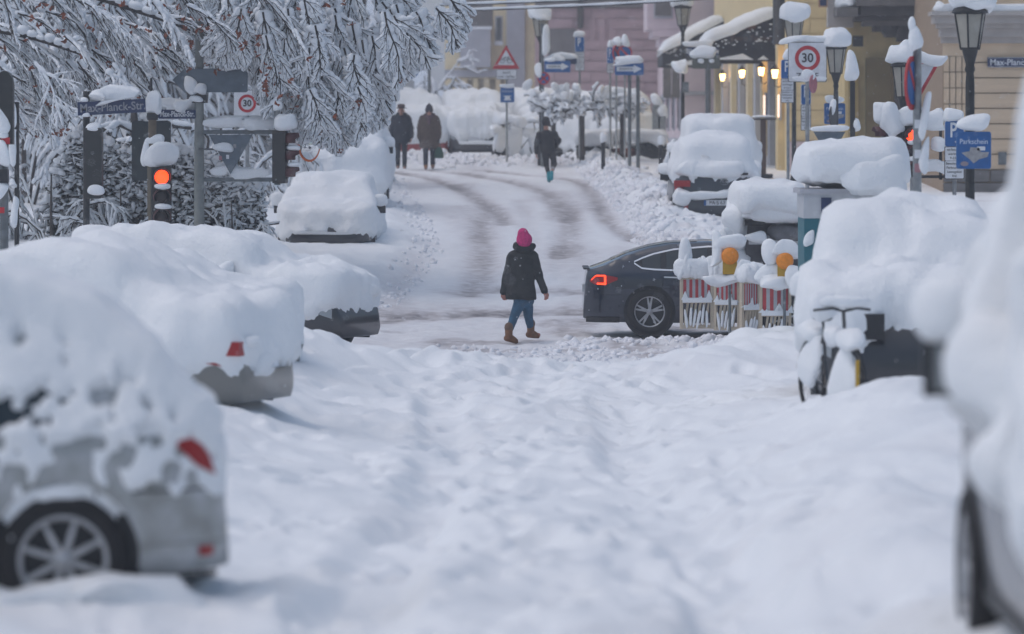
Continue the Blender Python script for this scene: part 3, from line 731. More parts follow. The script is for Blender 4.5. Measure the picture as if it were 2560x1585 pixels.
limbs = [[(-11.9, 76.8, 5.2), (-9.5, 75.5, 6.3), (-6.5, 74.5, 6.35), (-3.5, 74, 6.0), (-1.6, 73.8, 5.6)],
         [(-11.6, 76.5, 6.8), (-8.5, 74.5, 7.3), (-5.5, 73.5, 7.0), (-3.0, 73, 6.6), (-.7, 72.8, 5.9)],
         [(-11.9, 76.8, 4.6), (-10, 75, 5.6), (-8, 74, 5.7), (-6.2, 73.5, 5.2), (-4.6, 73.3, 4.6)],
         [(-12.0, 76.8, 4.2), (-10.2, 74.5, 5.0), (-8.6, 73.5, 4.9), (-7.3, 73.2, 4.5)]]
So = Segs(); leaves = MB(); limb_curves = []
ml = MB()
for L in limbs:
    c = smoothcurve(L, 30); limb_curves.append(c)
    rr = np.linspace(.10, .018, 30); ml.tube([p - tl for p in c], list(rr), 7)
    for i in range(29): So.add(c[i], c[i + 1], .004, .004, .07 + rr[i], .05 + rr[i] * .5)
ml.obj('limb', BARK, tree)
def hang(px, py, Y, L, lean, w=.06, h=.04, lv=2, r=.014):
    p = np.array([PX(px, Y), Y, PZ(py, Y)])
    a = np.array([lean + random.gauss(0, .10), random.uniform(.18, .5), -1.0])
    nrm = np.array([random.gauss(0, .12), 1.0, .55])
    q = spray(So, p, a, L, r, nrm, lv, w, h)
    if random.random() < .35: leaf_cluster(leaves, q - tl, random.randint(2, 4), .05)
for k in range(105):                                    # heavy hanging sprays over the middle
    px = random.uniform(560, 1030); low = np.interp(px, ENV[:, 0], ENV[:, 1]); Y = random.uniform(72, 76)
    top = random.uniform(-70, max(low - 110, -30)); L = M(min(random.uniform(110, 240), low - top), Y)
    if L < .25: continue
    hang(px - 18, top, Y, L * .95, random.uniform(-.12, .30) + (.35 if px > 950 else 0) + (-.15 if px < 680 else 0), random.uniform(.08, .14), random.uniform(.03, .05))
for px, top, low, lean in ((655, 120, 335, .05), (700, 140, 320, .1), (735, 190, 350, .15), (770, 170, 345, .05), (800, 160, 350, .08), (840, 200, 372, .25), (815, 210, 340, .2), (860, 120, 330, .25), (905, 100, 335, .28), (880, 60, 320, .35), (930, 90, 300, .2), (985, 40, 205, .45), (1040, 30, 170, .5), (1090, 20, 140, .5), (1120, -10, 120, .55), (1010, 60, 160, .3), (950, 30, 230, .35)):
    hang(px, top, 73, M(low - top, 73), lean, .12, .045)
for k in range(110):                                    # arching sprays on the left, snow seen from the side
    px = random.uniform(-80, 640); low = np.interp(px, ENV[:, 0], ENV[:, 1]); Y = random.uniform(71.5, 77)
    py = random.uniform(-60, low - 60); p = np.array([PX(px, Y), Y, PZ(py, Y)])
    a = np.array([random.uniform(.2, 1.0), random.uniform(-.2, .4), random.uniform(-.75, -.1)])
    L = M(min(random.uniform(120, 260), (low - py) * 1.5), Y)
    q = spray(So, p, a, L, .014, np.array([random.gauss(0, .25), random.uniform(-.15, .5), 1.0]), 2, random.uniform(.024, .045), random.uniform(.02, .04))
    if random.random() < .6: leaf_cluster(leaves, q - tl, random.randint(2, 4), .075)
for k in range(110):
    px = random.uniform(0, 900); py = random.uniform(0, max(40, np.interp(px, ENV[:, 0], ENV[:, 1]) - 30)); Y = random.uniform(71.6, 73)
    leaf_cluster(leaves, np.array([PX(px, Y), Y, PZ(py, Y)]) - tl, random.randint(2, 4), .075)
for px, py in ((852, 378), (880, 275), (862, 235), (770, 85), (560, 130)): leaf_cluster(leaves, np.array([PX(px, 72.5), 72.5, PZ(py, 72.5)]) - tl, 4, .06)
So.make(tree, BARK)
o = leaves.obj('dead_leaves', DEADLEAF, tree); o['kind'] = 'stuff'

# ---- woodland edge on the left: single shrubs and trees
PROTO = {}
def bush(name, px, Y, h, wd, n, label, cat, w=.04, hh=.04, lean=0, depth=3, bark=BARK, up=1.0, z0=None, sd=0):
    """each plant is its own object; plants of one kind share the meshes of three grown ones, turned and scaled"""
    kind = (cat == 'tree', sd % 3); H0 = 6.0 if kind[0] else 3.8
    x = PX(px, Y); g = G(x, Y); s = h / H0
    e = empty(name, (x, Y, g - .1), sd * 1.7, label, cat, 'snowed-in shrubs and trees behind the crossing')
    if kind not in PROTO:
        random.seed(100 + sd); q = empty('tmp_plant'); Sg = Segs(); t = MB()
        for i in range(n):
            a = random.uniform(0, 6.28); rr = 3.0 * random.uniform(.05, .5)
            d = np.array([math.cos(a) * .45, math.sin(a) * .45, random.uniform(.7, 1.2)])
            grow(Sg, np.array([rr * .5 * math.cos(a), rr * .5 * math.sin(a), -.1]), d, H0 * random.uniform(.5, .85), .035, depth, droop=.45, spread=.75, w=w, h=hh, kids=(3, 5), step=4, keep=.52)
        t.tube([(0, 0, -.2), (.05, 0, H0 * .3), (.0, .05, H0 * .6)], [.09, .06, .03], 7); t.obj('trunk', BARKL, q); Sg.make(q, bark)
        PROTO[kind] = [(c.name.split('.')[0], c.data, c.get('kind')) for c in q.children]
        for c in list(q.children): bpy.data.objects.remove(c)
        bpy.data.objects.remove(q)
    for nm, me, kd in PROTO[kind]:
        o = bpy.data.objects.new(nm, me); setup(o, e); 
        if kd: o['kind'] = kd
    e.scale = (s * .72, s * .72, s)
    return e
bush('shrub', 60, 86, 4.2, 3.0, 6, 'tall snowy shrub at the picture edge behind the rounded signal', 'shrub', .05, .045, .1, sd=1)
bush('shrub', 190, 88, 3.4, 3.0, 6, 'snowy shrub behind the dark signal housing', 'shrub', .05, .05, 0, sd=2)
bush('shrub', 330, 90, 5.2, 3.4, 6, 'tall snowy shrub behind the red traffic light', 'shrub', .05, .05, 0, sd=3)
bush('shrub', 470, 92, 4.6, 3.2, 6, 'snowy shrub behind the grey sign post', 'shrub', .055, .05, 0, sd=4)
bush('shrub', 555, 90, 3.2, 3.0, 6, 'rounded snowy shrub behind the triangular sign back', 'shrub', .06, .055, 0, sd=5)
bush('shrub', 540, 97, 2.2, 2.4, 5, 'low snowy shrub beside the traffic mirror', 'shrub', .05, .05, 0, sd=6)
bush('shrub', 300, 75.6, 1.9, 2, 5, 'twiggy low shrub in front of the evergreen hedge behind the red light', 'shrub', sd=7)
bush('shrub', 580, 75.4, 1.7, 2, 5, 'twiggy low shrub in front of the hedge below the triangle back', 'shrub', sd=8)
bush('shrub', 130, 76, 2.2, 2, 5, 'twiggy shrub at the left end of the evergreen hedge', 'shrub', sd=9)
for k, (px, Y, h, lb) in enumerate(((20, 100, 8, 'snowy tree at the far left of the wood'), (230, 103, 9, 'tall snowy tree rising behind the navy street sign'), (420, 104, 8.5, 'snowy tree rising behind the arrow sign back'), (610, 106, 8, 'snowy tree rising behind the speed limit sign'), (560, 124, 4.2, 'snowy tree above the snow-buried van'), (790, 145, 3.6, 'slender snowy tree above the man with the hat'), (120, 96, 6, 'snowy tree leaning behind the leftmost shrub'))):
    bush('snowy_tree', px, Y, h, 4.2, 7, lb, 'tree', .06, .055, .05 * (-1) ** k, depth=3, sd=20 + k, z0=G(PX(px, Y), Y))
# far frosted trees between wood and yellow house
for k, (px, Y, h, lb) in enumerate(((1060, 168, 5.0, 'hazy frosted tree beside the yellow house'), (1078, 174, 1.5, 'small frosted bush at the foot of the yellow house'), (985, 172, 6, 'hazy frosted tree above the round arrow sign'), (925, 165, 6.5, 'hazy frosted tree behind the drooping twigs'))):
    bush('frosted_tree', px, Y, h, 3, 5, lb, 'tree', .07, .06, 0, sd=40 + k, bark=BARKL)
def woodland():
    r2 = np.random.default_rng(4); n = 9000; X = r2.uniform(-24, -4.6, n); Yy = r2.uniform(126, 140, n) - X * .2; g = ground(X, Yy)[0]; top = 8 + 3 * vnoise(p2(X, Yy, .35), 4) + 2 * vnoise(p2(X, Yy, 1.1), 5) - 4.5 * sst(-8, -4.6, X)
    Z = g + r2.uniform(0, 1, n) * top; P = np.stack([X, Yy, Z], 1); s = r2.uniform(.12, .38, (n, 1)); a = _unit(r2.normal(size=(n, 3))) * s; b = _unit(np.cross(a, r2.normal(size=(n, 3)))) * s * .5
    o = npmesh('woodland', np.stack([P - a, P + b, P + a, P - b], 1).reshape(-1, 3), np.arange(4 * n).reshape(-1, 4), mat('wood_dark', (.05, .05, .05), .9, var=.5, vscale=1.5), None, smooth=False, kind='stuff'); o['label'] = 'dark winter woodland behind the snowy trees'; o['category'] = 'woodland'
woodland()
# dark evergreen hedge with snow caught on it
def hedge():
    random.seed(5); Yh = 76.6; x0, x1 = PX(120, Yh), PX(660, Yh); g = G((x0 + x1) / 2, Yh)
    e = empty('evergreen_hedge', ((x0 + x1) / 2, Yh, g), 0, 'dark evergreen hedge dusted with snow behind the signals', 'hedge')
    n = 15000; X = rng.uniform(x0, x1, n); t = rng.uniform(0, 1, n) ** .8
    top = 1.5 + .6 * vnoise(p2(X, X * 0, .9), 3) - .9 * (1 - sst(0, .14, (X - x0) / (x1 - x0))) + .3 * vnoise(p2(X, X * 0, 3), 4) - .25 * sst(.55, .95, (X - x0) / (x1 - x0))
    Z = g - .25 + t * (top + .25); Yy = Yh + rng.uniform(-.5, .6, n) * (1 - .3 * t)
    P = np.stack([X, Yy, Z], 1) - np.array(e.location)
    a = _unit(rng.normal(size=(n, 3))) * rng.uniform(.03, .07, (n, 1)); b = _unit(np.cross(a, rng.normal(size=(n, 3)))) * .028
    V = np.stack([P - a, P + b, P + a, P - b], 1).reshape(-1, 3); F = np.arange(4 * n).reshape(-1, 4)
    npmesh('foliage', V, F, EVERG, e, smooth=False)['kind'] = 'stuff'
    core = []
    for k in range(40):
        core.append(k)
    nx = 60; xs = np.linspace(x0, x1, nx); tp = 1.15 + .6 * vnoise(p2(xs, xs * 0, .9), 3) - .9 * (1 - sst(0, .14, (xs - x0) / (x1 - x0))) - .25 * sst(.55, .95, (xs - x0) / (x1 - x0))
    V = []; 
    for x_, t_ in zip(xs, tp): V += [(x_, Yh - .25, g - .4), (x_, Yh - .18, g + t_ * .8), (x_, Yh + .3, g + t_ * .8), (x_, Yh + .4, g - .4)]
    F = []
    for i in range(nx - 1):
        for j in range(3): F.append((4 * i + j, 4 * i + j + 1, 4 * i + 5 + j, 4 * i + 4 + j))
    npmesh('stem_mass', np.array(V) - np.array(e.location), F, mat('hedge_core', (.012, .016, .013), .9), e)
    Sg = Segs()
    for k in range(3600):
        x = random.uniform(x0, x1); tz = 1.5 + .6 * float(vnoise([[x * .9, 0, 0]], 3)[0]) - .9 * (1 - float(sst(0, .14, (x - x0) / (x1 - x0)))) - .25 * float(sst(.55, .95, (x - x0) / (x1 - x0))); z = g + random.random() ** .55 * tz; p = np.array([x, Yh - .5 + random.random() * .5, z])
        d = _unit(np.array([random.gauss(0, 1), random.gauss(0, .5), random.gauss(0, .45)])); s = random.uniform(.05, .16)
        big = 2.4 if z > g + tz - .22 else 1.15
        Sg.add(p, p + d * s, .004, .003, random.uniform(.016, .035) * big, random.uniform(.014, .03) * big)
    Sg.make(e, BARK, 'twigs')
hedge()
# ---- three young trees in front of the pink house
def young_tree(px, Y, h, cr, label, sd):
    random.seed(sd); x = PX(px, Y); g = G(x, Y); e = empty('young_tree', (x, Y, g), 0, label, 'tree', 'young trees outside the restaurant'); Sg = Segs()
    MB().tube([(0, 0, -.1), (.01, 0, h * .3), (0, 0, h * .55)], [.075, .065, .07], 8).obj('trunk', BARKL, e)
    mbp = MB()
    for i in range(9):
        a = i * 6.28 / 9 + random.uniform(-.2, .2); d = np.array([math.cos(a), .8 * math.sin(a), random.uniform(.35, .9)])
        grow(Sg, np.array([x, Y, g + h * .52]), d, cr * random.uniform(.7, 1.0), .028, 2, droop=.25, spread=.7, w=.05, h=.05, kids=(2, 4), step=3, keep=.6)
        for q in range(2):
            rr = cr * random.uniform(.45, 1.0); zz = h * .56 + rr * random.uniform(.2, .95)
            mbp.pillow((math.cos(a + .3 * q) * rr, math.sin(a + .3 * q) * rr * .8, zz), (random.uniform(.2, .34), random.uniform(.2, .34), random.uniform(.14, .26)), e=(.8, .8), noise=.35, nu=14, nv=9, sd=i + 9 * q)
    Sg.make(e, BARK); o = mbp.obj('snow_clump', SNOW, e); o['kind'] = 'stuff'
young_tree(1383, 118.5, 2.75, .78, 'young tree with a snow-filled crown directly behind the jogger', 61)
young_tree(1455, 118.5, 2.8, .82, 'young tree with a snow-filled crown right of the jogger', 62)
young_tree(1555, 119, 2.7, .62, 'young snowy tree half hidden behind the one-way sign post', 63)
random.seed(77)
# ================================================================== CARS
TOPS = {
 'hatch': [(-.5, .40), (-.494, .58), (-.475, .66), (-.45, .72), (-.40, .88), (-.35, .965), (-.2, 1.0), (0, .99), (.1, .94), (.2, .76), (.26, .665), (.38, .61), (.46, .53), (.49, .43), (.5, .36)],
 'sedan': [(-.5, .40), (-.494, .56), (-.47, .66), (-.36, .70), (-.27, .80), (-.18, .94), (-.05, 1.), (.05, .97), (.15, .84), (.24, .68), (.38, .62), (.46, .54), (.49, .43), (.5, .36)],
 'suv': [(-.5, .40), (-.494, .60), (-.475, .76), (-.445, .91), (-.40, .98), (-.2, 1.), (.02, .985), (.1, .92), (.19, .72), (.25, .67), (.40, .62), (.47, .55), (.495, .42), (.5, .35)],
 'van': [(-.5, .42), (-.496, .7), (-.485, .92), (-.45, .985), (0, 1), (.17, .97), (.27, .80), (.345, .62), (.44, .54), (.488, .43), (.5, .33)],
}
class Car:
    def __init__(s, kind, L, W, H, top=None, belt=None, zb=.2):
        s.L, s.W, s.H, s.zb = L, W, H, zb
        t = np.array(top if top is not None else [(a * L, b * H) for a, b in TOPS[kind]])
        xs = np.linspace(-L / 2, L / 2, 400); zz = np.interp(xs, t[:, 0], t[:, 1])
        for _ in range(6): zz[1:-1] = (zz[:-2] + 2 * zz[1:-1] + zz[2:]) / 4
        s.xs, s.zz = xs, zz; s.beltz = belt or .62 * H
    def section(s, x, K=17):
        top = float(np.interp(x, s.xs, s.zz)); u = min(abs(2 * x / s.L), 1.0)
        wd = s.W / 2 * (1 - .04 * u ** 2) * (1 - .30 * max(0, (u - .72) / .28) ** 3); belt = min(s.beltz, top - .03); zb = s.zb + .07 * u ** 6
        gh = min(max((top - belt) / (s.H - s.beltz + .01), 0), 1)
        wt = wd * (.95 - .23 * gh)
        c = np.array([(wd * .88, zb), (wd * .965, zb + .06), (wd * .99, zb + (belt - zb) * .35), (wd, zb + (belt - zb) * .62), (wd * .985, belt - .05), (wd * .955, belt), (wt + (wd * .955 - wt) * .4, belt + (top - belt) * .55), (wt, top - .07 * max(gh, .4)), (wt - .05, top - .032), (wt * .72, top - .01), (wt * .3, top), (0, top)])
        d = np.r_[0, np.cumsum(np.hypot(*np.diff(c, axis=0).T))]; q = np.linspace(0, d[-1], K)
        return np.stack([np.interp(q, d, c[:, 0]), np.interp(q, d, c[:, 1])], 1)
    def grid(s, nx, K):
        t = np.linspace(-1, 1, nx); x = s.L / 2 * (np.sign(t) * (1 - (1 - np.abs(t)) ** 1.35)); V = []
        for xx in x:
            h = s.section(xx, K); ring = np.concatenate([h, (h * [-1, 1])[::-1][1:]])
            V.append(np.c_[np.full(len(ring), xx), ring])
        return np.array(V)
    def side_y(s, x, z):
        h = s.section(x, 40); zc = h[:, 1]; i = np.argsort(zc); return float(np.interp(z, zc[i], h[i, 0]))
    def body(s, nx=64, K=17):
        V = s.grid(nx, K); n, m, _ = V.shape; F = []
        for i in range(n - 1):
            for j in range(m):
                j2 = (j + 1) % m; F.append((i * m + j, (i + 1) * m + j, (i + 1) * m + j2, i * m + j2))
        F.append(tuple(range(m))); F.append(tuple(range((n - 1) * m, n * m))[::-1])
        return V.reshape(-1, 3), F
    def patch(s, name, xz, m, parent, off=.006, side=1, nz=5):
        """surface piece lying on the flank: xz = list of (x, z_low, z_high)"""
        xz = np.array(xz); x = np.linspace(xz[0, 0], xz[-1, 0], max(6, 3 * len(xz))); lo = np.interp(x, xz[:, 0], xz[:, 1]); hi = np.interp(x, xz[:, 0], xz[:, 2])
        V = []; F = []
        for i in range(len(x)):
            for j in range(nz + 1):
                z = lo[i] + (hi[i] - lo[i]) * j / nz; V.append((x[i], side * (s.side_y(x[i], z) + off), z))
        for i in range(len(x) - 1):
            for j in range(nz):
                a = i * (nz + 1) + j; F.append((a, a + nz + 1, a + nz + 2, a + 1)[::side])
        return npmesh(name, np.array(V), F, m, parent)
    def snow(s, parent, top=.34, side=.05, zc=.5, amp=.05, cut=.22, seed=0, extra=None, nx=96, K=34, patch=0., endc=.0, lump=.9, streak=.025, pz=(.5, .95), pf=3.0, pv=.8, name='snow_cover'):
        V = s.grid(nx, K); n, m, _ = V.shape
        du = np.gradient(V, axis=0); dv = np.gradient(V, axis=1); N = np.cross(dv, du); N = _unit(N)
        if N[n // 2, m // 2, 2] < 0: N = -N
        for _ in range(3):
            N[1:-1] = (N[:-2] + N[1:-1] * 2 + N[2:]) / 4; N[:, 1:-1] = (N[:, :-2] + N[:, 1:-1] * 2 + N[:, 2:]) / 4
        N = _unit(N); P = V.reshape(-1, 3); off = np.array([seed * 13.7, seed * 5.1, seed * 3.3])
        nz = N.reshape(-1, 3)[:, 2]
        steep = side + (top * .55 - side) * sst(.12, .45, nz)
        t = steep + (top - steep) * sst(.60, .86, nz + .10 * fbm(P * 1.7 + off, 2, 21)) - .05 * np.exp(-((nz - .52) / .16) ** 2) * sst(.2, .6, P[:, 2])
        t = t * (1 + .22 * fbm(P * .9 + off, 2, 3)) + amp * fbm(P * 2.1 + off, 2, 6) * lump + amp * .35 * fbm(P * np.array([5, 5, 3]) + off, 3, 31) + amp * .16 * fbm(P * 11 + off, 2, 41) + streak * fbm(P * np.array([3.2, 3.2, .55]) + off, 2, 33) * (1 - sst(.3, .7, nz))
        low = zc + cut * fbm(P * np.array([1.6, 1.6, .5]) + off, 3, 8) + .10 * fbm(P * np.array([6, 6, 1.5]) + off, 2, 14) + .05 * fbm(P * np.array([17, 17, 6]) + off, 2, 15) - .25 * endc
        msk = sst(low - .07, low + .07, P[:, 2])
        if patch: msk = msk * (1 - sst(.10, .40, fbm(P * np.array([pf, pf, pf * pv]) + off, 3, 17) * patch - .55 * sst(pz[0], pz[1], P[:, 2])) * (1 - sst(.2, .6, nz)))
        t = t * msk - .035 * (1 - msk)
        D = N.reshape(-1, 3) + np.array([0, 0, .25]) * sst(.2, .7, nz)[:, None]
        Q = (P + D * t[:, None]).reshape(n, m, 3)
        for _ in range(2):
            k = msk.reshape(n, m, 1) * .5; A = Q.copy(); A[1:-1, 1:-1] = (Q[:-2, 1:-1] + Q[2:, 1:-1] + Q[1:-1, :-2] + Q[1:-1, 2:]) / 4; Q = Q * (1 - k) + A * k
        Q = Q.reshape(-1, 3); i = np.arange(n - 1)[:, None] * m + np.arange(m - 1)[None]; F = np.stack([i, i + 1, i + m + 1, i + m], -1).reshape(-1, 4)
        caps = []
        for r in (0, n - 1):
            for j in range(m // 2): caps.append((r * m + j, r * m + j + 1, r * m + m - 2 - j, r * m + m - 1 - j))
        F = np.concatenate([F, np.array(caps)])
        F = F[(msk[F] > .004).any(1)]
        o = npmesh(name, Q, F, SNOW, parent)
        for c, sz in (extra or []):
            MB().pillow(c, sz, noise=.18, sd=seed).obj('snow_clump', SNOW, parent)
        return o
def wheel(parent, x, y, r=.32, wd=.2, spokes=7, side=1, rimr=.66, double=False, rimmat=None):
    """wheel standing in the x-z plane, outer face towards side*y"""
    e = bpy.data.objects.new('wheel', None); setup(e, parent); e.location = (x, y, r)
    s = side
    prof = [(r * .62, -wd * .5), (r * .9, -wd * .5), (r, -wd * .36), (r, wd * .36), (r * .93, wd * .5), (r * .70, wd * .5), (r * .66, wd * .42), (r * .62, -wd * .5)]
    MB().lathe([(a, s * b) for a, b in prof], (0, 0, 0), 36, 'Y').obj('tyre', RUBBER, e)
    mb = MB(); rr = r * rimr; yo = s * wd * .42
    ring = [(rr, -.02), (rr + .012, 0), (rr + .004, .012), (rr - .022, .008), (rr - .028, -.02)]
    n = 40; V = []; F = []
    for a, b in ring:
        for k in range(n):
            t = 2 * math.pi * k / n; V.append((a * math.cos(t), yo + s * b, a * math.sin(t)))
    for i in range(4):
        for k in range(n): k2 = (k + 1) % n; F.append((i * n + k, i * n + k2, (i + 1) * n + k2, (i + 1) * n + k))
    mb.add(V, F, True)
    for k in range(spokes):
        for dd in ((-.13, .13) if double else (0,)):
            t = 2 * math.pi * k / spokes + .3; a0 = t + dd * .3; a1 = t + dd * 1.2; w0, w1 = rr * .15, rr * (.09 if double else .11)
            p0 = np.array([math.cos(a0) * rr * .16, math.sin(a0) * rr * .16]); p1 = np.array([math.cos(a1) * rr * .98, math.sin(a1) * rr * .98]); d = (p1 - p0) / np.linalg.norm(p1 - p0); q = np.array([-d[1], d[0]])
            A = [p0 - q * w0 * .5, p0 + q * w0 * .5, p1 + q * w1 * .5, p1 - q * w1 * .5]
            mb.add([(a[0], yo + s * (.0 if i < 2 else .004), a[1]) for i, a in enumerate(A)] + [(a[0], yo - s * .035, a[1]) for a in A], [(0, 1, 2, 3), (7, 6, 5, 4), (0, 4, 5, 1), (1, 5, 6, 2), (2, 6, 7, 3), (3, 7, 4, 0)])
    mb.lathe([(rr * .2, -.04), (rr * .2, .004), (rr * .16, .012), (.005, .014)] if s > 0 else [(rr * .2, .04), (rr * .2, -.004), (rr * .16, -.012), (.005, -.014)], (0, yo, 0), 18, 'Y')
    mb.obj('rim', rimmat or RIM, e)
    MB().lathe([(.005, -s * .07), (rr * .98, -s * .07), (rr * .98, -s * .09)], (0, yo, 0), 24, 'Y').obj('hub_shade_disc', mat('matt_black', (.008, .008, .009), 1, spec=.05), e)  # black disc that paints the shade between the spokes
    return e
def car_root(name, X, Y, yaw, label, group=None, dz=0, cat='car'):
    return empty(name, (X, Y, G(X, Y) + dz), R(yaw), label, cat, group)
def carve(o, cuts):
    """wheel arches: cut cylinders (x, z, r, y0, y1) out of a closed body mesh"""
    par = o.parent; o.parent = None
    for x, z, r, y0, y1 in cuts:
        c = MB().lathe([(r, y0), (r, y1)], (x, 0, z), 40, 'Y').obj('cutter', BLACK)
        for q in (c, o):
            bm = bmesh.new(); bm.from_mesh(q.data); bmesh.ops.recalc_face_normals(bm, faces=bm.faces); bm.to_mesh(q.data); bm.free()
        TMP.collection.objects.link(c)
        md = o.modifiers.new('b', 'BOOLEAN'); md.operation = 'DIFFERENCE'; md.object = c; md.solver = 'EXACT'
        me = baked(o); o.modifiers.clear(); o.data = me; bpy.data.objects.remove(c)
    o.parent = par
    me.polygons.foreach_set('use_smooth', np.ones(len(me.polygons), bool)); me.set_sharp_from_angle(angle=R(35))
def plain_car(name, kind, X, Y, yaw, L, W, H, paint, label, group=None, snow=None, dz=0, wheels=True, wr=.32, mirrors=True, dark_low=True):
    e = car_root(name, X, Y, yaw, label, group, dz); c = Car(kind, L, W, H)
    V, F = c.body(); npmesh('body', V, F, paint, e)
    if wheels:
        for x in (-.30 * L, .31 * L):
            for s in (-1, 1):
                wheel(e, x, s * (W / 2 - .09), wr, .2, 7, s)
                th = np.linspace(0, math.pi, 12); ar = wr + .06
                c.patch('wheel_arch', [(x + ar * math.cos(t), c.zb + .02, max(c.zb + .04, wr + ar * math.sin(t))) for t in th[::-1]], BLACK, e, .004, s)
    if dark_low:
        for s in (-1, 1): c.patch('sill', [(-.44 * L, c.zb + .01, c.zb + .16), (.45 * L, c.zb + .01, c.zb + .16)], BLACK, e, .008, s, 2)
    c.patch('side_window', [(-.34 * L, .64 * H, .66 * H), (-.25 * L, .635 * H, .90 * H), (.02 * L, .63 * H, .92 * H), (.16 * L, .63 * H, .66 * H)], GLASS, e, .006, 1); c.patch('side_window', [(-.34 * L, .64 * H, .66 * H), (-.25 * L, .635 * H, .90 * H), (.02 * L, .63 * H, .92 * H), (.16 * L, .63 * H, .66 * H)], GLASS, e, .006, -1)
    for s in (-1, 1):
        c.patch('tail_light', [(-.487 * L, .42 * H, .54 * H), (-.43 * L, .46 * H, .54 * H)], mat('tail_light_red', (.33, .008, .01), .3), e, .012, s, 3)
        c.patch('headlight', [(.42 * L, .43 * H, .5 * H), (.478 * L, .36 * H, .45 * H)], mat('headlight_glass', (.35, .38, .4), .15), e, .012, s, 3)
        if not mirrors: continue
        MB().box((.13 * L, s * (W / 2 + .06), .66 * H), (.14, .2, .14)).obj('mirror', BLACK, e)
        MB().pillow((.13 * L, s * (W / 2 + .07), .66 * H + .17), (.24, .28, .26), e=(.7, .8), noise=.12, nu=14, nv=9).obj('mirror_snow', SNOW, e)
    k = dict(top=.34, side=.06, zc=.45); k.update(snow or {}); c.snow(e, **k)
    return e, c
SILVER = mat('paint_silver', (.22, .23, .22), .42, .35, var=.5, vscale=7, vcol=(.44, .46, .48), coat=.2)
DARKP = mat('paint_dark', (.03, .033, .04), .3, .2, coat=.4)
WHITEP = mat('paint_white', (.6, .6, .6), .35, coat=.3)
REDP = mat('paint_red', (.30, .03, .03), .35, coat=.3)
GREYP = mat('paint_grey', (.20, .20, .19), .35, .3, coat=.3)
TAIL = mat('tail_light_red', (.33, .008, .01), .3)

# ---- 1 near silver hatchback, rear half in frame
def near_car():
    Yn = 21.75; L, W, H = 4.35, 1.78, 1.62; yaw = 185
    e = empty('parked_car', (-1.46 - L / 2, Yn, .765), R(yaw), 'silver hatchback at the lower left with bare wheel and snow-plastered flank', 'car')
    tp = np.array([(0, .40), (.012, .62), (.03, .78), (.09, .90), (.22, 1.03), (.42, 1.22), (.72, 1.44), (1.0, 1.55), (1.5, 1.61), (2.0, 1.62), (2.5, 1.56), (3.0, 1.28), (3.3, 1.08), (3.9, .96), (4.2, .82), (4.32, .6), (4.35, .45)]); tp[:, 0] -= L / 2
    c = Car('hatch', L, W, H, tp, belt=.97); V, F = c.body(90, 25); o = npmesh('body', V, F, SILVER, e)
    wx = -L / 2 + .82; r = .325
    carve(o, [(wx, r + .01, .375, .55, 1.2), (L / 2 - .9, r + .01, .375, .55, 1.2), (wx, r + .01, .375, -1.2, -.55), (L / 2 - .9, r + .01, .375, -1.2, -.55)])
    MB().box((0, 0, .5), (3.6, 1.1, .5)).obj('underbody', BLACK, e)
    for x in (wx, L / 2 - .9):
        for s in (-1, 1):
            wheel(e, x, s * (W / 2 - .115), r, .2, 8, s, .69)
            MB().lathe([(.37, s * .02), (.385, s * .02), (.385, -s * .3), (.01, -s * .3)], (x, s * (W / 2 - .09), r + .01), 36, 'Y').obj('wheel_arch', BLACK, e)
    s = 1
    c.patch('tail_light', [(-L / 2 + .05, .72, .86), (-L / 2 + .09, .74, .90), (-L / 2 + .16, .78, .95), (-L / 2 + .26, .88, .95)], TAIL, e, .016, s, 6)
    c.patch('bumper_line', [(-L / 2 + .03, .66, .672), (-L / 2 + .48, .655, .667)], BLACK, e, .004, s, 1)
    c.patch('bumper_crease', [(-L / 2 + .03, .40, .408), (-L / 2 + .40, .39, .398)], mat('paint_silver_low', (.24, .25, .24), .4, .5), e, .008, s, 1)
    c.patch('diffuser', [(-L / 2 + .06, .215, .25), (-L / 2 + .4, .205, .24)], BLACK, e, .01, s, 2)
    c.patch('reflector', [(-L / 2 + .08, .33, .38), (-L / 2 + .15, .33, .38)], TAIL, e, .01, s, 2)
    c.patch('side_window', [(-1.45, 1.0, 1.02), (-1.25, .99, 1.22), (-.9, .98, 1.38), (.1, .97, 1.40), (.75, .96, .99)], GLASS, e, .006, s, 6)
    c.patch('window_trim', [(-1.45, .965, .99), (.75, .94, .965)], BLACK, e, .009, s, 2)
    c.patch('door_seam', [(-.78, .3, 1.0), (-.772, .3, 1.0)], BLACK, e, .003, s, 6)
    c.snow(e, top=.17, side=.014, zc=.60, amp=.028, cut=.05, seed=1, nx=270, K=100, patch=1.9, lump=.6, pf=13, pz=(.58, .86), streak=.012)
    mb = MB(); mb.pillow((wx - .1, .95, .06), (1.0, .6, .36), noise=.25, sd=3); mb.obj('wheel_snow', SNOW, e)
near_car()
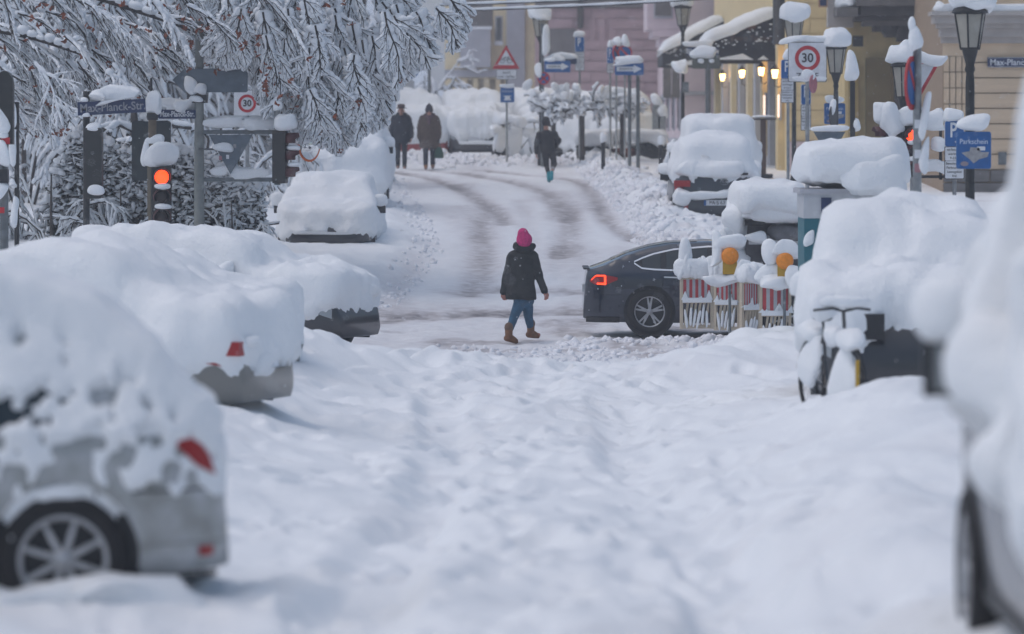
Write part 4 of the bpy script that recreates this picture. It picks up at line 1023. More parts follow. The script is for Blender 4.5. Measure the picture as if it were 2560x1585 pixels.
# ---- 2-4 cars parked nose-in along the left side
e, c = plain_car('parked_car', 'sedan', -4.42, 41.2, 160, 4.5, 1.8, 1.42, GREYP, 'snow-buried car on the left showing one red tail light and a bare grey bumper', 'cars parked along the left side', dict(top=.26, side=.09, zc=.52, cut=.12, seed=2, amp=.08, streak=.04), dz=-.25)
MB().box((-2.20, .62, .78), (.16, .30, .13)).obj('tail_light', TAIL, e); MB().pillow((-2.29, .52, .85), (.14, .2, .10), noise=.2).obj('snow_clump', SNOW, e); MB().pillow((-2.2, .1, .62), (.22, .55, .34), noise=.2).obj('snow_clump', SNOW, e)
plain_car('parked_car', 'sedan', -4.78, 49.5, 162, 4.5, 1.8, 1.42, DARKP, 'snow-buried sedan squeezed between its two left-hand neighbours, dark wheel gap showing', 'cars parked along the left side', dict(top=.27, side=.09, zc=.42, cut=.12, seed=3, amp=.07), dz=-.40)
plain_car('parked_car', 'suv', -4.2, 61.6, -24, 4.5, 1.85, 1.50, DARKP, 'big snow-buried car nosing out with dark bumper and wheel by the crossing', 'cars parked along the left side', dict(top=.25, side=.08, zc=.62, cut=.2, seed=4, amp=.09, streak=.05, extra=[((1.95, -.5, .98), (.4, .8, .3)), ((2.1, .3, .9), (.35, .6, .3))]), dz=.0)
# ---- 5-6 beyond the crossing, left
plain_car('parked_car', 'sedan', -3.45, 81.6, -91, 4.3, 1.80, 1.38, DARKP, 'snow-covered car facing the crossing, black front wheel showing, beside the uphill road', 'cars parked uphill', dict(top=.22, side=.08, zc=.45, cut=.12, seed=5, amp=.05), dz=-.42)
plain_car('parked_van', 'van', -3.75, 93.5, -90, 5.0, 2.0, 2.0, WHITEP, 'tall snow-swallowed van behind the snow-covered car on the uphill road', 'cars parked uphill', dict(top=.36, side=.14, zc=.5, cut=.15, seed=6, amp=.09), dz=-.25)
# ---- far row in front of the houses
plain_car('parked_car', 'suv', -3.15, 130, -75, 4.4, 1.8, 1.6, REDP, 'snowy car with a reddish front half hidden behind the man with the hat', 'cars parked across the end of the road', dict(top=.45, side=.12, zc=.55, seed=7, amp=.1))
e, c = plain_car('parked_car', 'suv', -1.2, 130, -84, 4.4, 1.85, 1.58, DARKP, 'snowy car with dark grille and number plate right of the woman in brown', 'cars parked across the end of the road', dict(top=.46, side=.08, zc=.78, cut=.25, seed=8, amp=.1))
MB().box((2.21, -.1, .62), (.03, .52, .12)).obj('number_plate', WHITE, e)
MB().pillow((2.2, 0, .5), (.3, 1.3, .14), e=(.6, .6), noise=.2).obj('bumper_snow', SNOW, e)
plain_car('parked_car', 'hatch', .75, 131.5, -70, 4.3, 1.8, 1.55, GREYP, 'snow-buried car behind the snowed-in bicycles', 'cars parked across the end of the road', dict(top=.46, side=.16, zc=.3, seed=9, amp=.12))
plain_car('parked_car', 'hatch', 2.1, 128.5, 150, 4.2, 1.75, 1.5, WHITEP, 'snow-draped pale car behind the young trees', 'cars parked across the end of the road', dict(top=.42, side=.16, zc=.3, seed=10, amp=.1))
plain_car('parked_car', 'hatch', -5.4, 134, -80, 4.2, 1.75, 1.5, GREYP, 'snow-mounded car at the far left end of the row', 'cars parked across the end of the road', dict(top=.5, side=.16, zc=.3, seed=19, amp=.1))
# ---- uphill right: dark car seen from behind, another one ahead of it
e, c = plain_car('parked_car', 'suv', 4.25, 91.2, 90, 4.4, 1.80, 1.56, mat('paint_slate', (.045, .055, .065), .35, .3, coat=.3), 'slate car seen from behind with bare tailgate, red light and number plate', 'cars parked uphill', dict(top=.32, side=.10, zc=1.02, cut=.12, seed=11, amp=.06, extra=[((-2.05, 0, 1.22), (.5, 1.5, .42))]), dz=-.30)
xr = -2.2
MB().box((xr - .012, -.02, .52), (.03, .52, .115)).obj('number_plate', WHITE, e)
MB().box((xr - .03, .225, .52), (.01, .045, .11)).obj('plate_band', BLUE, e)
t = text('plate_lettering', 'PA·S 63', .105, INK, e, (xr - .032, -.03, .52)); t.rotation_euler = (R(90), 0, R(-90))
MB().box((xr + .05, .70, .92), (.1, .34, .13)).obj('tail_light', TAIL, e); MB().box((xr + .05, -.70, .92), (.1, .34, .13)).obj('tail_light', TAIL, e)
MB().box((xr - .0, .62, .48), (.03, .09, .16)).obj('reflector', TAIL, e)
n = 18; V = []; F = []
for a_, sz in ((.075, .052), (.06, .04)): pass
mbk = MB()
for rx_, rz_, dz_ in ((.085, .058, 0), (.028, .052, 0), (.06, .022, .022)):
    pts = [(xr + .01, rx_ * math.cos(t_), .95 + dz_ + rz_ * math.sin(t_)) for t_ in np.linspace(0, 2 * math.pi, 22)]; mbk.tube(pts, .007, 5, False)
o = mbk.obj('emblem', GALV, e); o.location.y = -.18
MB().pillow((xr - .02, .1, .70), (.25, 1.35, .18), e=(.6, .5), noise=.3, nu=30).obj('bumper_snow', SNOW, e)
MB().pillow((xr + .0, .72, .66), (.3, .4, .36), noise=.2).obj('bumper_snow', SNOW, e)
MB().box((xr + .01, -.05, 1.12), (.04, 1.25, .05)).obj('spoiler', BLACK, e)
plain_car('parked_car', 'suv', 4.75, 99.5, 90, 4.4, 1.80, 1.62, GREYP, 'snow-covered car parked ahead of the slate car', 'cars parked uphill', dict(top=.32, side=.10, zc=.5, seed=12, amp=.07), dz=-.2)
# ---- right: people carrier facing the camera
plain_car('parked_van', 'suv', 4.16, 45.0, -94, 4.6, 2.0, 1.74, DARKP, 'snow-covered people carrier facing the viewer behind the buried bicycle', 'vehicles parked along the right side', dict(top=.34, side=.11, zc=.70, cut=.22, seed=13, amp=.10, streak=.05), dz=-.18)
e = bpy.data.objects['parked_van.001']
MB().box((2.28, .55, .82), (.1, .42, .2)).obj('grille', BLACK, e); MB().box((2.28, -.45, .95), (.1, .36, .26)).obj('grille', BLACK, e)
# ---- right foreground: van side with mirror
e, c = plain_car('parked_van', 'van', 2.87, 16.2, 90, 5.2, 1.95, 2.1, DARKP, 'blurred snow-plastered van cut off by the right picture edge', 'vehicles parked along the right side', dict(top=.33, side=.12, zc=.92, cut=.30, seed=14, amp=.12, nx=170, K=70, streak=.11, patch=2.2, pf=3.4, pv=.16, pz=(1.15, 1.9)), dz=-.12, wr=.36, mirrors=False)
MB().box((.85, 1.16, 1.26), (.08, .13, .23)).obj('mirror', BLACK, e); MB().box((.805, 1.15, 1.26), (.02, .08, .18)).obj('mirror_glass', mat('mirror_grey', (.25, .27, .28), .3), e)
MB().box((.85, 1.02, 1.28), (.06, .2, .06)).obj('mirror_arm', BLACK, e); MB().pillow((.85, 1.15, 1.48), (.28, .24, .28), e=(.8, .8), noise=.1).obj('mirror_snow', SNOW, e)

# ---- the dark fastback crossing the street
def fastback():
    Yd = 65.2; L, W, H = 4.69, 1.85, 1.43; S_ = FPX / Yd
    e = empty('passing_car', (PX(1459, Yd) + L / 2, Yd + W / 2, PZ(836, Yd)), 0, 'dark blue-grey fastback sedan with glowing tail light crossing the street', 'car')
    tp = np.array([(0, .45), (.01, .70), (.035, .95), (.08, 1.0), (.33, 1.09), (.67, 1.245), (1, 1.345), (1.32, 1.402), (1.93, 1.43), (2.4, 1.405), (2.9, 1.28), (3.3, 1.09), (3.6, .98), (4.1, .86), (4.5, .72), (4.65, .55), (4.69, .45)]); tp[:, 0] -= L / 2
    c = Car('sedan', L, W, H, tp, belt=.97, zb=.17)
    PAINT = mat('paint_midnight', (.018, .026, .045), .22, .35, coat=.8, var=.1, vscale=2)
    V, F = c.body(110, 29); o = npmesh('body', V, F, PAINT, e); r = .345; wx = -L / 2 + 1.01; wf = L / 2 - .86
    carve(o, [(x, r + .005, .395, y0, y1) for x in (wx, wf) for y0, y1 in ((.6, 1.2), (-1.2, -.6))])
    MB().box((0, 0, .42), (3.7, 1.15, .45)).obj('underbody', BLACK, e)
    for x in (wx, wf):
        for s in (-1, 1):
            wheel(e, x, s * (W / 2 - .115), r, .21, 5, s, .71, double=True)
            MB().lathe([(.385, s * .02), (.40, s * .02), (.40, -s * .3), (.01, -s * .3)], (x, s * (W / 2 - .09), r), 40, 'Y').obj('wheel_arch', BLACK, e)
    x0 = -L / 2
    for s in (-1, 1):
        up = [(.78, 1.10), (.9, 1.155), (1.08, 1.22), (1.39, 1.287), (1.93, 1.33), (2.35, 1.315), (2.75, 1.22), (3.15, 1.05)]; lo = [(.78, 1.095), (.885, 1.02), (1.08, 1.0), (1.47, .985), (2.3, .975), (3.15, .97)]
        ux, uz = np.array(up).T; lx, lz = np.array(lo).T
        def seg(a, b_, n=14):
            xs = np.linspace(a, b_, n); return [(x0 + x, float(np.interp(x, lx, lz)), float(np.interp(x, ux, uz))) for x in xs]
        PILLAR = mat('pillar_black', (.012, .013, .016), .2)
        c.patch('window_surround', seg(.80, 3.12, 40), PILLAR, e, .004, s, 6)
        c.patch('quarter_window', seg(.90, 1.18), GLASS, e, .008, s, 5)
        g2 = mat('window_tint', (.10, .19, .19), .08, spec=.7)
        sl = seg(1.27, 1.90); c.patch('rear_door_window', [(a, b_ + .012, d - .012) for a, b_, d in sl], GLASS, e, .008, s, 5)
        sl = seg(2.02, 3.0); c.patch('front_door_window', [(a, b_ + .012, d - .012) for a, b_, d in sl], GLASS, e, .008, s, 5)
        CH = mat('chrome_trim', (.70, .72, .74), .22, .7)
        xs = np.linspace(.775, 3.12, 40)
        c.patch('window_trim', [(x0 + x, float(np.interp(x, ux, uz)) - .004, float(np.interp(x, ux, uz)) + .022) for x in xs], CH, e, .012, s, 1)
        c.patch('window_trim', [(x0 + x, float(np.interp(x, lx, lz)) - .022, float(np.interp(x, lx, lz)) + .004) for x in xs], CH, e, .012, s, 1)
        c.patch('door_handle', [(x0 + 1.23, .865, .885), (x0 + 1.47, .855, .88)], CH, e, .016, s, 1)
        # light: glowing C-shaped outline around a darker lens
        c.patch('tail_light', [(x0 + .10, .80, .82), (x0 + .17, .76, .90), (x0 + .34, .755, .905), (x0 + .52, .83, .87)], TAIL, e, .010, s, 4)
        GL = mat('tail_glow', (1.0, .06, .015), .3, emit=2.4)
        c.patch('tail_glow', [(x0 + .12, .82, .835), (x0 + .19, .885, .905), (x0 + .33, .885, .907)], GL, e, .016, s, 1)
        c.patch('tail_glow', [(x0 + .315, .775, .905), (x0 + .345, .765, .895)], GL, e, .016, s, 2)
        c.patch('tail_glow', [(x0 + .205, .757, .785), (x0 + .345, .755, .785)], GL, e, .017, s, 1)
        for a, zl, zh in ((1.20, .30, .99), (2.0, .24, .97), (2.98, .3, .95)): c.patch('door_seam', [(x0 + a, zl, zh), (x0 + a + .008, zl, zh)], BLACK, e, .003, s, 6)
        c.patch('bumper_seam', [(x0 + .03, .595, .602), (x0 + .62, .60, .607)], BLACK, e, .003, s, 1)
        c.patch('lower_cladding', [(x0 + .04, .175, .26), (x0 + .55, .175, .255)], BLACK, e, .01, s, 2)
        c.patch('sill', [(x0 + 1.5, .175, .26), (wf - .45, .175, .26)], BLACK, e, .01, s, 2)
        MB().box((x0 + 3.0, s * (W / 2 + .07), 1.0), (.14, .2, .12)).obj('mirror', PAINT, e)
    # rear screen lying on the fastback slope
    xs = np.linspace(x0 + .42, x0 + 1.75, 24); V = []; F = []
    for x in xs:
        z = float(np.interp(x, c.xs, c.zz)); h = c.section(x, 60); 
        for k in np.linspace(-1, 1, 13):
            yy = k * .50; zz_ = float(np.interp(abs(yy), h[::-1, 0], h[::-1, 1])); V.append((x, yy, zz_ + .006))
    for i in range(23):
        for j in range(12): F.append((i * 13 + j, (i + 1) * 13 + j, (i + 1) * 13 + j + 1, i * 13 + j + 1))
    npmesh('rear_window', np.array(V), F, GLASS, e)
    MB().box((x0 + .05, 0, .995), (.09, 1.35, .022)).obj('spoiler_lip', BLACK, e)
    MB().box((x0 + .005, 0, .68), (.03, .52, .115)).obj('number_plate', WHITE, e)
fastback()
# ================================================================== STREET FURNITURE
LAMPGLASS = mat('lamp_glass', (.36, .34, .29), .35, var=.2, vscale=6)
def pole_base(px, Y): 
    x = PX(px, Y); return x, G(x, Y)
# ---- old-style street lamps
def street_lamp(px, Y, ytop, ybot, wpx, label, snow_h=.34, pole_r=.05, tilt=0):
    x, g = pole_base(px, Y); zt = PZ(ytop, Y) - g; zb = PZ(ybot, Y) - g; w_ = M(wpx, Y) / 2; h = zt - zb
    e = empty('street_lamp', (x, Y, g), 0, label, 'street lamp', 'old-style street lamps')
    MB().lathe([(pole_r * 1.9, -.3), (pole_r * 1.9, .5), (pole_r * 1.3, .62), (pole_r, .8), (pole_r * .95, zb - .42), (pole_r * .8, zb - .3), (pole_r * 1.1, zb - .26), (pole_r * .9, zb - .2), (w_ * .50, zb - .02), (w_ * .58, zb)], n=12).obj('pole', DARKMETAL, e)
    wb = w_ * .62; n = 6
    def ring(r, z, rot=.26): return [(r * math.cos(rot + 2 * math.pi * k / n), r * math.sin(rot + 2 * math.pi * k / n), z) for k in range(n)]
    A, B = ring(wb, zb), ring(w_, zt)
    for k in range(n):
        k2 = (k + 1) % n; MB().add([A[k], A[k2], B[k2], B[k]], [(0, 1, 2, 3)]).obj('glass_pane', LAMPGLASS, e)
    f = MB()
    for k in range(n): f.tube([A[k], B[k]], .013, 5)
    for rg in (A, B): f.tube(rg + [rg[0]], .016, 5, False)
    f.obj('lantern_frame', DARKMETAL, e)
    MB().lathe([(w_ * 1.16, zt), (w_ * 1.12, zt + .03), (w_ * .6, zt + .16), (.05, zt + .22)], n=12).obj('roof', DARKMETAL, e)
    MB().pillow((0, 0, zt + snow_h * .42), (w_ * 2.75, w_ * 2.75, snow_h * random.uniform(1.1, 1.35)), e=(.58, .8), noise=.16, sd=px, flat=.35).obj('snow_cap', SNOW, e)
    return e, zt, zb
street_lamp(2425, 53, 33, 122, 80, 'largest old-style street lamp, in front of the beige banded house', .42, .06)
street_lamp(2258, 74, 166, 243, 56, 'old-style street lamp overlapping the give-way triangle', .40)
street_lamp(2090, 84, 122, 183, 50, 'old-style street lamp standing right of the speed limit sign', .38)
street_lamp(1985, 95, 50, 108, 50, 'old-style street lamp behind the top of the speed limit sign', .34)
street_lamp(1707, 115, 20, 64, 41, 'old-style street lamp in front of the small awning', .36)
street_lamp(1352, 119, 48, 92, 40, 'old-style street lamp in front of the pink stone house', .34)

# ---- signs. A sign set is one post with its plates
def post(e, x, z0, z1, r=.03, m=GALV, y=0): return MB().tube([(x, y, z0), (x, y, z1)], r, 10).obj('post', m, e)
def rect_poly(w_, h_, r=.03, n=4):
    P = []
    for cx, cz, a0 in ((w_ / 2 - r, h_ / 2 - r, 0), (-w_ / 2 + r, h_ / 2 - r, 90), (-w_ / 2 + r, -h_ / 2 + r, 180), (w_ / 2 - r, -h_ / 2 + r, 270)):
        for k in range(n + 1): t = R(a0 + 90 * k / n); P.append((cx + r * math.cos(t), cz + r * math.sin(t)))
    return P
def circ(r, n=28, k=1): return [(r * math.cos(2 * math.pi * i / n), r * k * math.sin(2 * math.pi * i / n)) for i in range(n)]
def plate(e, name, poly, c, m, t=.02, rz=0):
    o = MB().prism(poly, -t / 2, t / 2).obj(name, m, e); o.location = c; o.rotation_euler = (0, 0, rz); return o
def ringpl(e, name, r0, r1, c, m, rz=0, t=.006):
    n = 32; V = []; F = []
    for r in (r0, r1):
        for k in range(n): V.append((r * math.cos(2 * math.pi * k / n), -t, r * math.sin(2 * math.pi * k / n)))
    for k in range(n): k2 = (k + 1) % n; F.append((k, k2, n + k2, n + k))
    o = MB().add(V, F).obj(name, m, e); o.location = c; o.rotation_euler = (0, 0, rz); return o
def cap(e, c, size, sd=0, e_=(.7, .7), noise=.12, name='snow_cap'):
    noise = noise * 1.35 + .03; size = tuple(q * random.uniform(.9, 1.1) for q in size)
    return MB().pillow(c, size, e=e_, noise=noise, sd=sd, flat=.3).obj(name, SNOW, e)
def at(px, py, Y, e): return (PX(px, Y) - e.location.x, 0, PZ(py, Y) - e.location.z)
def signset(px, Y, label, name='sign_post', cat='sign', group=None, top=None, r=.03, m=GALV):
    x, g = pole_base(px, Y); e = empty(name, (x, Y, g), 0, label, cat, group)
    if top is not None: post(e, 0, -.3, PZ(top, Y) - g, r, m)
    return e
def pl_rect(e, Y, x0, x1, y0, y1, m, name='plate', yo=-.05, r=.03, border=None, rz=0):
    a = at((x0 + x1) / 2, (y0 + y1) / 2, Y, e); w_, h_ = M(x1 - x0, Y), M(y1 - y0, Y); c = (a[0], yo, a[2])
    if border: 
        plate(e, 'plate_edge', rect_poly(w_ + .02, h_ + .02, r), (a[0], yo + .008, a[2]), border, .02, rz)
    o = plate(e, name, rect_poly(w_, h_, r), c, m, .02, rz); return o, c, w_, h_
def tx(e, s, c, size, m, sx=1, dy=-.012, **k): return text('lettering', s, size, m, e, (c[0], c[1] + dy, c[2]), sx=sx, **k)

def zone30(px0, px1, py0, py1, Y, label, hide=False):
    e = signset((px0 + px1) / 2, Y, label, 'speed_limit_sign', 'speed limit sign', 'speed limit zone signs', top=py0 + 6, r=.038)
    o, c, w_, h_ = pl_rect(e, Y, px0, px1, py0, py1, WHITE, border=INK, yo=-.06)
    cc = (c[0], c[1] - .012, c[2] + h_ * .10); ringpl(e, 'red_ring', w_ * .235, w_ * .335, cc, RED); tx(e, '30', cc, w_ * .34, INK, .95, -.008, offset=.004)
    tx(e, 'ZONE', (c[0], c[1], c[2] - h_ * .36), w_ * .22, INK)
    cap(e, (c[0] + .02, 0, c[2] + h_ / 2 + .07), (w_ * 1.06, .2, .20), px0, (.6, .5), .3)
    MB().pillow((c[0] + w_ * .05, c[1] - .03, c[2] - h_ * .42), (w_ * .8, .05, .12), noise=.3).obj('snow_patch', SNOW, e)
    return e
zone30(1971, 2065, 107, 204, 84, 'white square 30 zone sign with snow ridge beside the yellow house')
zone30(585, 652, 226, 308, 82, 'white 30 zone sign half covered by the arrow sign back on the left')
def p_sign(px0, px1, py0, py1, yb, Y, label, plate_split=.5, pole_to=None, arrow=True, pole_px=None, snow=True, name='parking_sign'):
    pc = pole_px or (px0 + px1) / 2
    e = signset(pc, Y, label, name, 'parking sign', 'blue parking signs', top=py0 + 3, r=.03)
    o, c, w_, h_ = pl_rect(e, Y, px0, px1, py0, py1, BLUE, border=WHITE)
    tx(e, 'P', (c[0] - w_ * .06, c[1], c[2] + h_ * .12), h_ * .82, WHITE, min(1.0, 1.25 * w_ / h_ * .75), offset=.006)
    if arrow: tx(e, '\u2190' if False else '<-', (c[0] + w_ * .12, c[1], c[2] - h_ * .33), h_ * .24, WHITE, .8)
    mid = py1 + 2 + (yb - py1) * plate_split
    for a, b, lines in ((py1 + 2, mid, ('mit Parkschein', 'werktags', '9-23 h')), (mid + 1, yb, ('Bewohner mit', 'Parkausweis', 'Lizenzgebiet', 'frei'))):
        o, c2, w2, h2 = pl_rect(e, Y, px0, px1, a, b, WHITE, border=INK, r=.015)
        n = len(lines)
        for i, l in enumerate(lines): tx(e, l, (c2[0], c2[1], c2[2] + h2 * (.5 - (i + .6) / (n + .2))), h2 * .78 / n, INK, min(1, w2 / (h2 * .78 / n * len(l) * .52)))
    if snow: cap(e, (c[0], 0, c[2] + h_ / 2 + .09), (w_ * 1.1, .18, .26), px0, (.8, .8))
    return e
p_sign(1953, 1983, 150, 196, 256, 86, 'blue parking sign with two white plates partly behind the speed limit sign', .45, pole_px=1970)
p_sign(2003, 2026, 212, 261, 325, 85, 'narrow blue parking sign with arrow below the speed limit sign', .42, pole_px=2020)
p_sign(2362, 2408, 303, 366, 446, 63, 'blue parking sign with white plates peeking out left of the square blue sign', .42, pole_px=2386)
p_sign(1438, 1460, 93, 129, 176, 120, 'snow-capped blue parking sign above the young trees', .5)
p_sign(1518, 1533, 119, 158, 182, 116, 'blue parking sign left of the two no-stopping discs', .6)
# blue square ticket signs
def parkschein(px0, px1, py0, py1, Y, label, pole=True, sticker=True, snow=.2):
    e = signset((px0 + px1) / 2, Y, label, 'ticket_sign', 'parking sign', 'square blue ticket signs', top=(py0 + 4) if pole else None, r=.025, m=DARKMETAL)
    o, c, w_, h_ = pl_rect(e, Y, px0, px1, py0, py1, BLUE, yo=-.08, border=mat('edge_blue', (.04, .16, .4), .5))
    tx(e, 'Parkschein', (c[0], c[1], c[2] + h_ * .24), w_ * .225, mat('sign_print', (.62, .70, .80), .6), .88)
    if sticker:
        plate(e, 'ticket_symbol', [(-.16, .03), (-.06, .05), (-.05, .10), (.06, .09), (.08, .04), (.18, .04), (.16, -.02), (.06, -.05), (-.01, -.10), (-.06, -.05)], (c[0] + w_ * .02, c[1] - .013, c[2] - h_ * .14), mat('sticker_grey', (.33, .33, .34), .7, var=.3, vscale=20), .004)
        plate(e, 'sticker', circ(.05, 18, .6), (c[0] - w_ * .28, c[1] - .013, c[2] - h_ * .38), mat('sticker_red', (.25, .22, .25), .7), .004)
        plate(e, 'sticker', rect_poly(.1, .05, .01), (c[0] + w_ * .22, c[1] - .013, c[2] + h_ * .05), WHITE, .004)
    cap(e, (c[0], -.04, c[2] + h_ / 2 + snow * .42), (w_ * 1.0, .26, snow * 1.1), px0, (.8, .75), .06)
    return e
parkschein(2391, 2474, 331, 420, 52.6, 'large square blue ticket sign on the big lamp post', pole=False, snow=.22)
parkschein(2061, 2111, 259, 309, 84.4, 'square blue ticket sign behind the lamp post right of the parking signs', pole=True, snow=.16)
e = signset(1267, 120, 'bicycle warning triangle over a white plate and a blue ticket sign', 'warning_sign', 'warning sign', top=114, r=.03)
def tri(e, c, w_, m0, m1, inv=False, rz=0, edge=.14):
    h_ = w_ * .88; s = -1 if inv else 1
    def T(k): return [(0, s * h_ * .56 * k), (-w_ / 2 * k * s, -s * h_ * .44 * k), (w_ / 2 * k * s, -s * h_ * .44 * k)]
    plate(e, 'triangle', T(1), c, m0, .02, rz); plate(e, 'triangle_face', T(1 - edge * 2.6), (c[0] + .013 * math.sin(rz), c[1] - .013 * math.cos(rz), c[2]), m1, .006, rz)
c = at(1265, 146, 120, e); c = (c[0], -.06, c[2]); tri(e, c, M(68, 120), RED, WHITE)
bk = MB()
for dx in (-.10, .10): bk.tube([(dx + .062 * math.cos(t), 0, -.08 + .062 * math.sin(t)) for t in np.linspace(0, 6.28, 16)], .008, 4, False)
bk.tube([(-.10, 0, -.08), (-.04, 0, .02), (.07, 0, .02), (.10, 0, -.08)], .008, 4); bk.tube([(-.04, 0, .02), (0, 0, -.08), (.07, 0, .02)], .008, 4); bk.tube([(.05, 0, .05), (.09, 0, .05)], .008, 4)
o = bk.obj('bicycle_symbol', INK, e); o.location = (c[0], c[1] - .018, c[2] + .01)
o, c, w_, h_ = pl_rect(e, 120, 1242, 1291, 174, 198, WHITE, border=INK)
tx(e, 'auch', (c[0], c[1], c[2] + h_ * .22), h_ * .42, INK); tx(e, 'von rechts', (c[0], c[1], c[2] - h_ * .22), h_ * .42, INK)
o, c, w_, h_ = pl_rect(e, 120, 1251, 1286, 219, 256, BLUE); tx(e, 'Parkschein', (c[0], c[1], c[2] + h_ * .25), w_ * .2, WHITE, .9)
plate(e, 'ticket_symbol', [(-.12, .03), (.12, .03), (.06, -.03), (.12, -.1), (-.12, -.1), (-.06, -.03)], (c[0], c[1] - .013, c[2] - .05), WHITE, .004)
cap(e, (c[0], -.03, c[2] + h_ / 2 + .05), (w_, .16, .14), 3)
# one-way arrows
def oneway(px0, px1, py0, py1, Y, pole_px, label, top=None, base=True):
    e = signset(pole_px, Y, label, 'one_way_sign', 'one-way sign', 'blue one-way arrow signs', top=top, r=.045, m=GREYMETAL)
    o, c, w_, h_ = pl_rect(e, Y, px0, px1, py0, py1, BLUE, border=mat('edge_blue', (.04, .16, .4), .5), yo=-.08)
    a = w_ * .45; b = h_ * .2
    plate(e, 'arrow', [(-a, b), (a * .35, b), (a * .35, h_ * .36), (a, 0), (a * .35, -h_ * .36), (a * .35, -b), (-a, -b)], (c[0], c[1] - .013, c[2]), WHITE, .005)
    tx(e, 'Einbahnstra\u00dfe', (c[0] - w_ * .12, c[1], c[2]), h_ * .24, INK, .85, -.018)
    cap(e, (c[0], 0, c[2] + h_ / 2 + .09), (w_ * 1.06, .3, .26), px0, (.8, .7), .2)
    return e
e = oneway(1362, 1425, 153, 180, 118.6, 1356, 'blue one-way arrow sign on the lamp post in front of the pink house', top=60)
c = at(1359, 196, 118.6, e); plate(e, 'no_stopping_disc', circ(M(16, 118)), (c[0], -.06, c[2]), RED); plate(e, 'disc_face', circ(M(12.5, 118)), (c[0], -.075, c[2]), BLUE, .004)
for a in (45, 135): 
    o = MB().box((0, 0, 0), (M(26, 118), .004, .05)).obj('cross_bar', RED, e); o.location = (c[0], -.08, c[2]); o.rotation_euler = (0, R(a), 0)
c = at(1364, 110, 118.6, e); cap(e, (c[0], 0, c[2]), (.2, .2, 1.25), 8, (.6, .9), .12); c = at(1358, 180, 118.6, e); cap(e, (c[0] - .12, 0, c[2]), (.2, .2, .5), 9)
o, c, w_, h_ = pl_rect(e, 118.6, 1372, 1442, 146, 160, NAVY, yo=.2); cap(e, (c[0], .2, c[2] + .13), (w_, .2, .22), 10, (.6, .6))
e = oneway(1538, 1608, 158, 187, 110, 1574, 'blue one-way arrow sign on a double post among the planters', top=186)
post(e, .22, -.3, PZ(188, 110) - e.location.z, .05, GREYMETAL, .1)
for k, (px, lb) in enumerate(((1541, 'steeply turned no-stopping disc with snow beside the parking sign'), (1562, 'no-stopping disc under a tall snow cone above the one-way sign'))):
    e = signset(px, 115, lb, 'no_stopping_sign', 'no-stopping sign', 'no-stopping discs', top=112, r=.025); c = at(px, 132, 115, e); rz = (1.0, .25)[k]; dy = -.06
    plate(e, 'disc', circ(M(19, 115)), (c[0], dy, c[2]), RED, .02, rz); plate(e, 'disc_face', circ(M(15, 115)), (c[0] + .014 * math.sin(rz), dy - .014 * math.cos(rz), c[2]), BLUE, .004, rz)
    o = MB().box((0, 0, 0), (M(32, 115), .004, .05)).obj('cross_bar', RED, e); o.location = (c[0] + .02 * math.sin(rz), dy - .02 * math.cos(rz), c[2]); o.rotation_euler = (0, R(45), rz)
    cap(e, (c[0], 0, c[2] + M(19, 115) + .1), (.26, .24, .42), px, (1, .9))
# Bürkleinstraße plate and grey box sign
e = signset(1712, 114, 'navy street name sign with snow along its top by the small awning', 'street_sign', 'street sign', top=None)
o, c, w_, h_ = pl_rect(e, 114, 1716, 1796, 118, 138, NAVY); tx(e, 'B\u00fcrkleinstra\u00dfe', c, h_ * .85, WHITE, .82, offset=.003); cap(e, (c[0], 0, c[2] + h_ / 2 + .07), (w_ * 1.02, .2, .2), 1, (.6, .5))
MB().box((-.3 + c[0] - w_ / 2 + .26, .1, c[2]), (.2, .04, .06)).obj('bracket', GREYMETAL, e)
c = at(1714, 218, 114, e); MB().box((c[0], .05, c[2]), (.16, .16, .28)).obj('junction_box', GREYMETAL, e); c = at(1700, 165, 114, e); cap(e, (c[0], 0, c[2]), (.42, .4, .5), 2, (1, .9))
e = signset(1770, 110, 'grey back of a square sign on a thick post with snow lumps', 'sign_post', 'sign', top=160, r=.07, m=GREYMETAL)
o, c, w_, h_ = pl_rect(e, 110, 1730, 1799, 138, 172, mat('sign_back_green', (.12, .13, .11), .6, var=.2)); cap(e, (c[0] - .05, -.05, c[2] + h_ / 2 + .06), (w_ * .8, .34, .36), 3, (1, .8)); cap(e, (c[0] - .15, -.1, c[2] + .02), (.16, .12, .14), 4); cap(e, (c[0] + .15, -.1, c[2] + .02), (.16, .12, .14), 5)
# ---- crossing right: give way, no-stopping edge on, signal
e = signset(2292, 74.5, 'give-way triangle with red border behind the lamp at the right crossing', 'give_way_sign', 'give-way sign', top=170, r=.04)
c = at(2288, 198, 74.5, e); tri(e, (c[0], -.06, c[2]), M(132, 74.5), RED, WHITE, True, edge=.10); cap(e, (c[0] + .1, 0, c[2] + M(40, 74.5) + .1), (.85, .25, .26), 7, (.9, .6), .2)
e = signset(2293, 49, 'no-stopping disc seen almost edge-on on a stickered grey pole', 'no_stopping_sign', 'no-stopping sign', 'no-stopping discs', top=112, r=.05, m=GALV)
c = at(2285, 208, 49, e); rz = 1.22; plate(e, 'disc', circ(.31), (c[0] - .03, -.07, c[2]), RED, .02, rz); plate(e, 'disc_face', circ(.25), (c[0] - .03 + .014 * math.sin(rz), -.07 - .014 * math.cos(rz), c[2]), BLUE, .004, rz)
o = MB().box((0, 0, 0), (.5, .004, .07)).obj('cross_bar', RED, e); o.location = (c[0] - .03 + .02 * math.sin(rz), -.07 - .02 * math.cos(rz), c[2]); o.rotation_euler = (0, R(45), rz)
c = at(2290, 112, 49, e); cap(e, (c[0], 0, c[2]), (.16, .18, .34), 11, (1, .9)); c = at(2280, 62, 49, e)
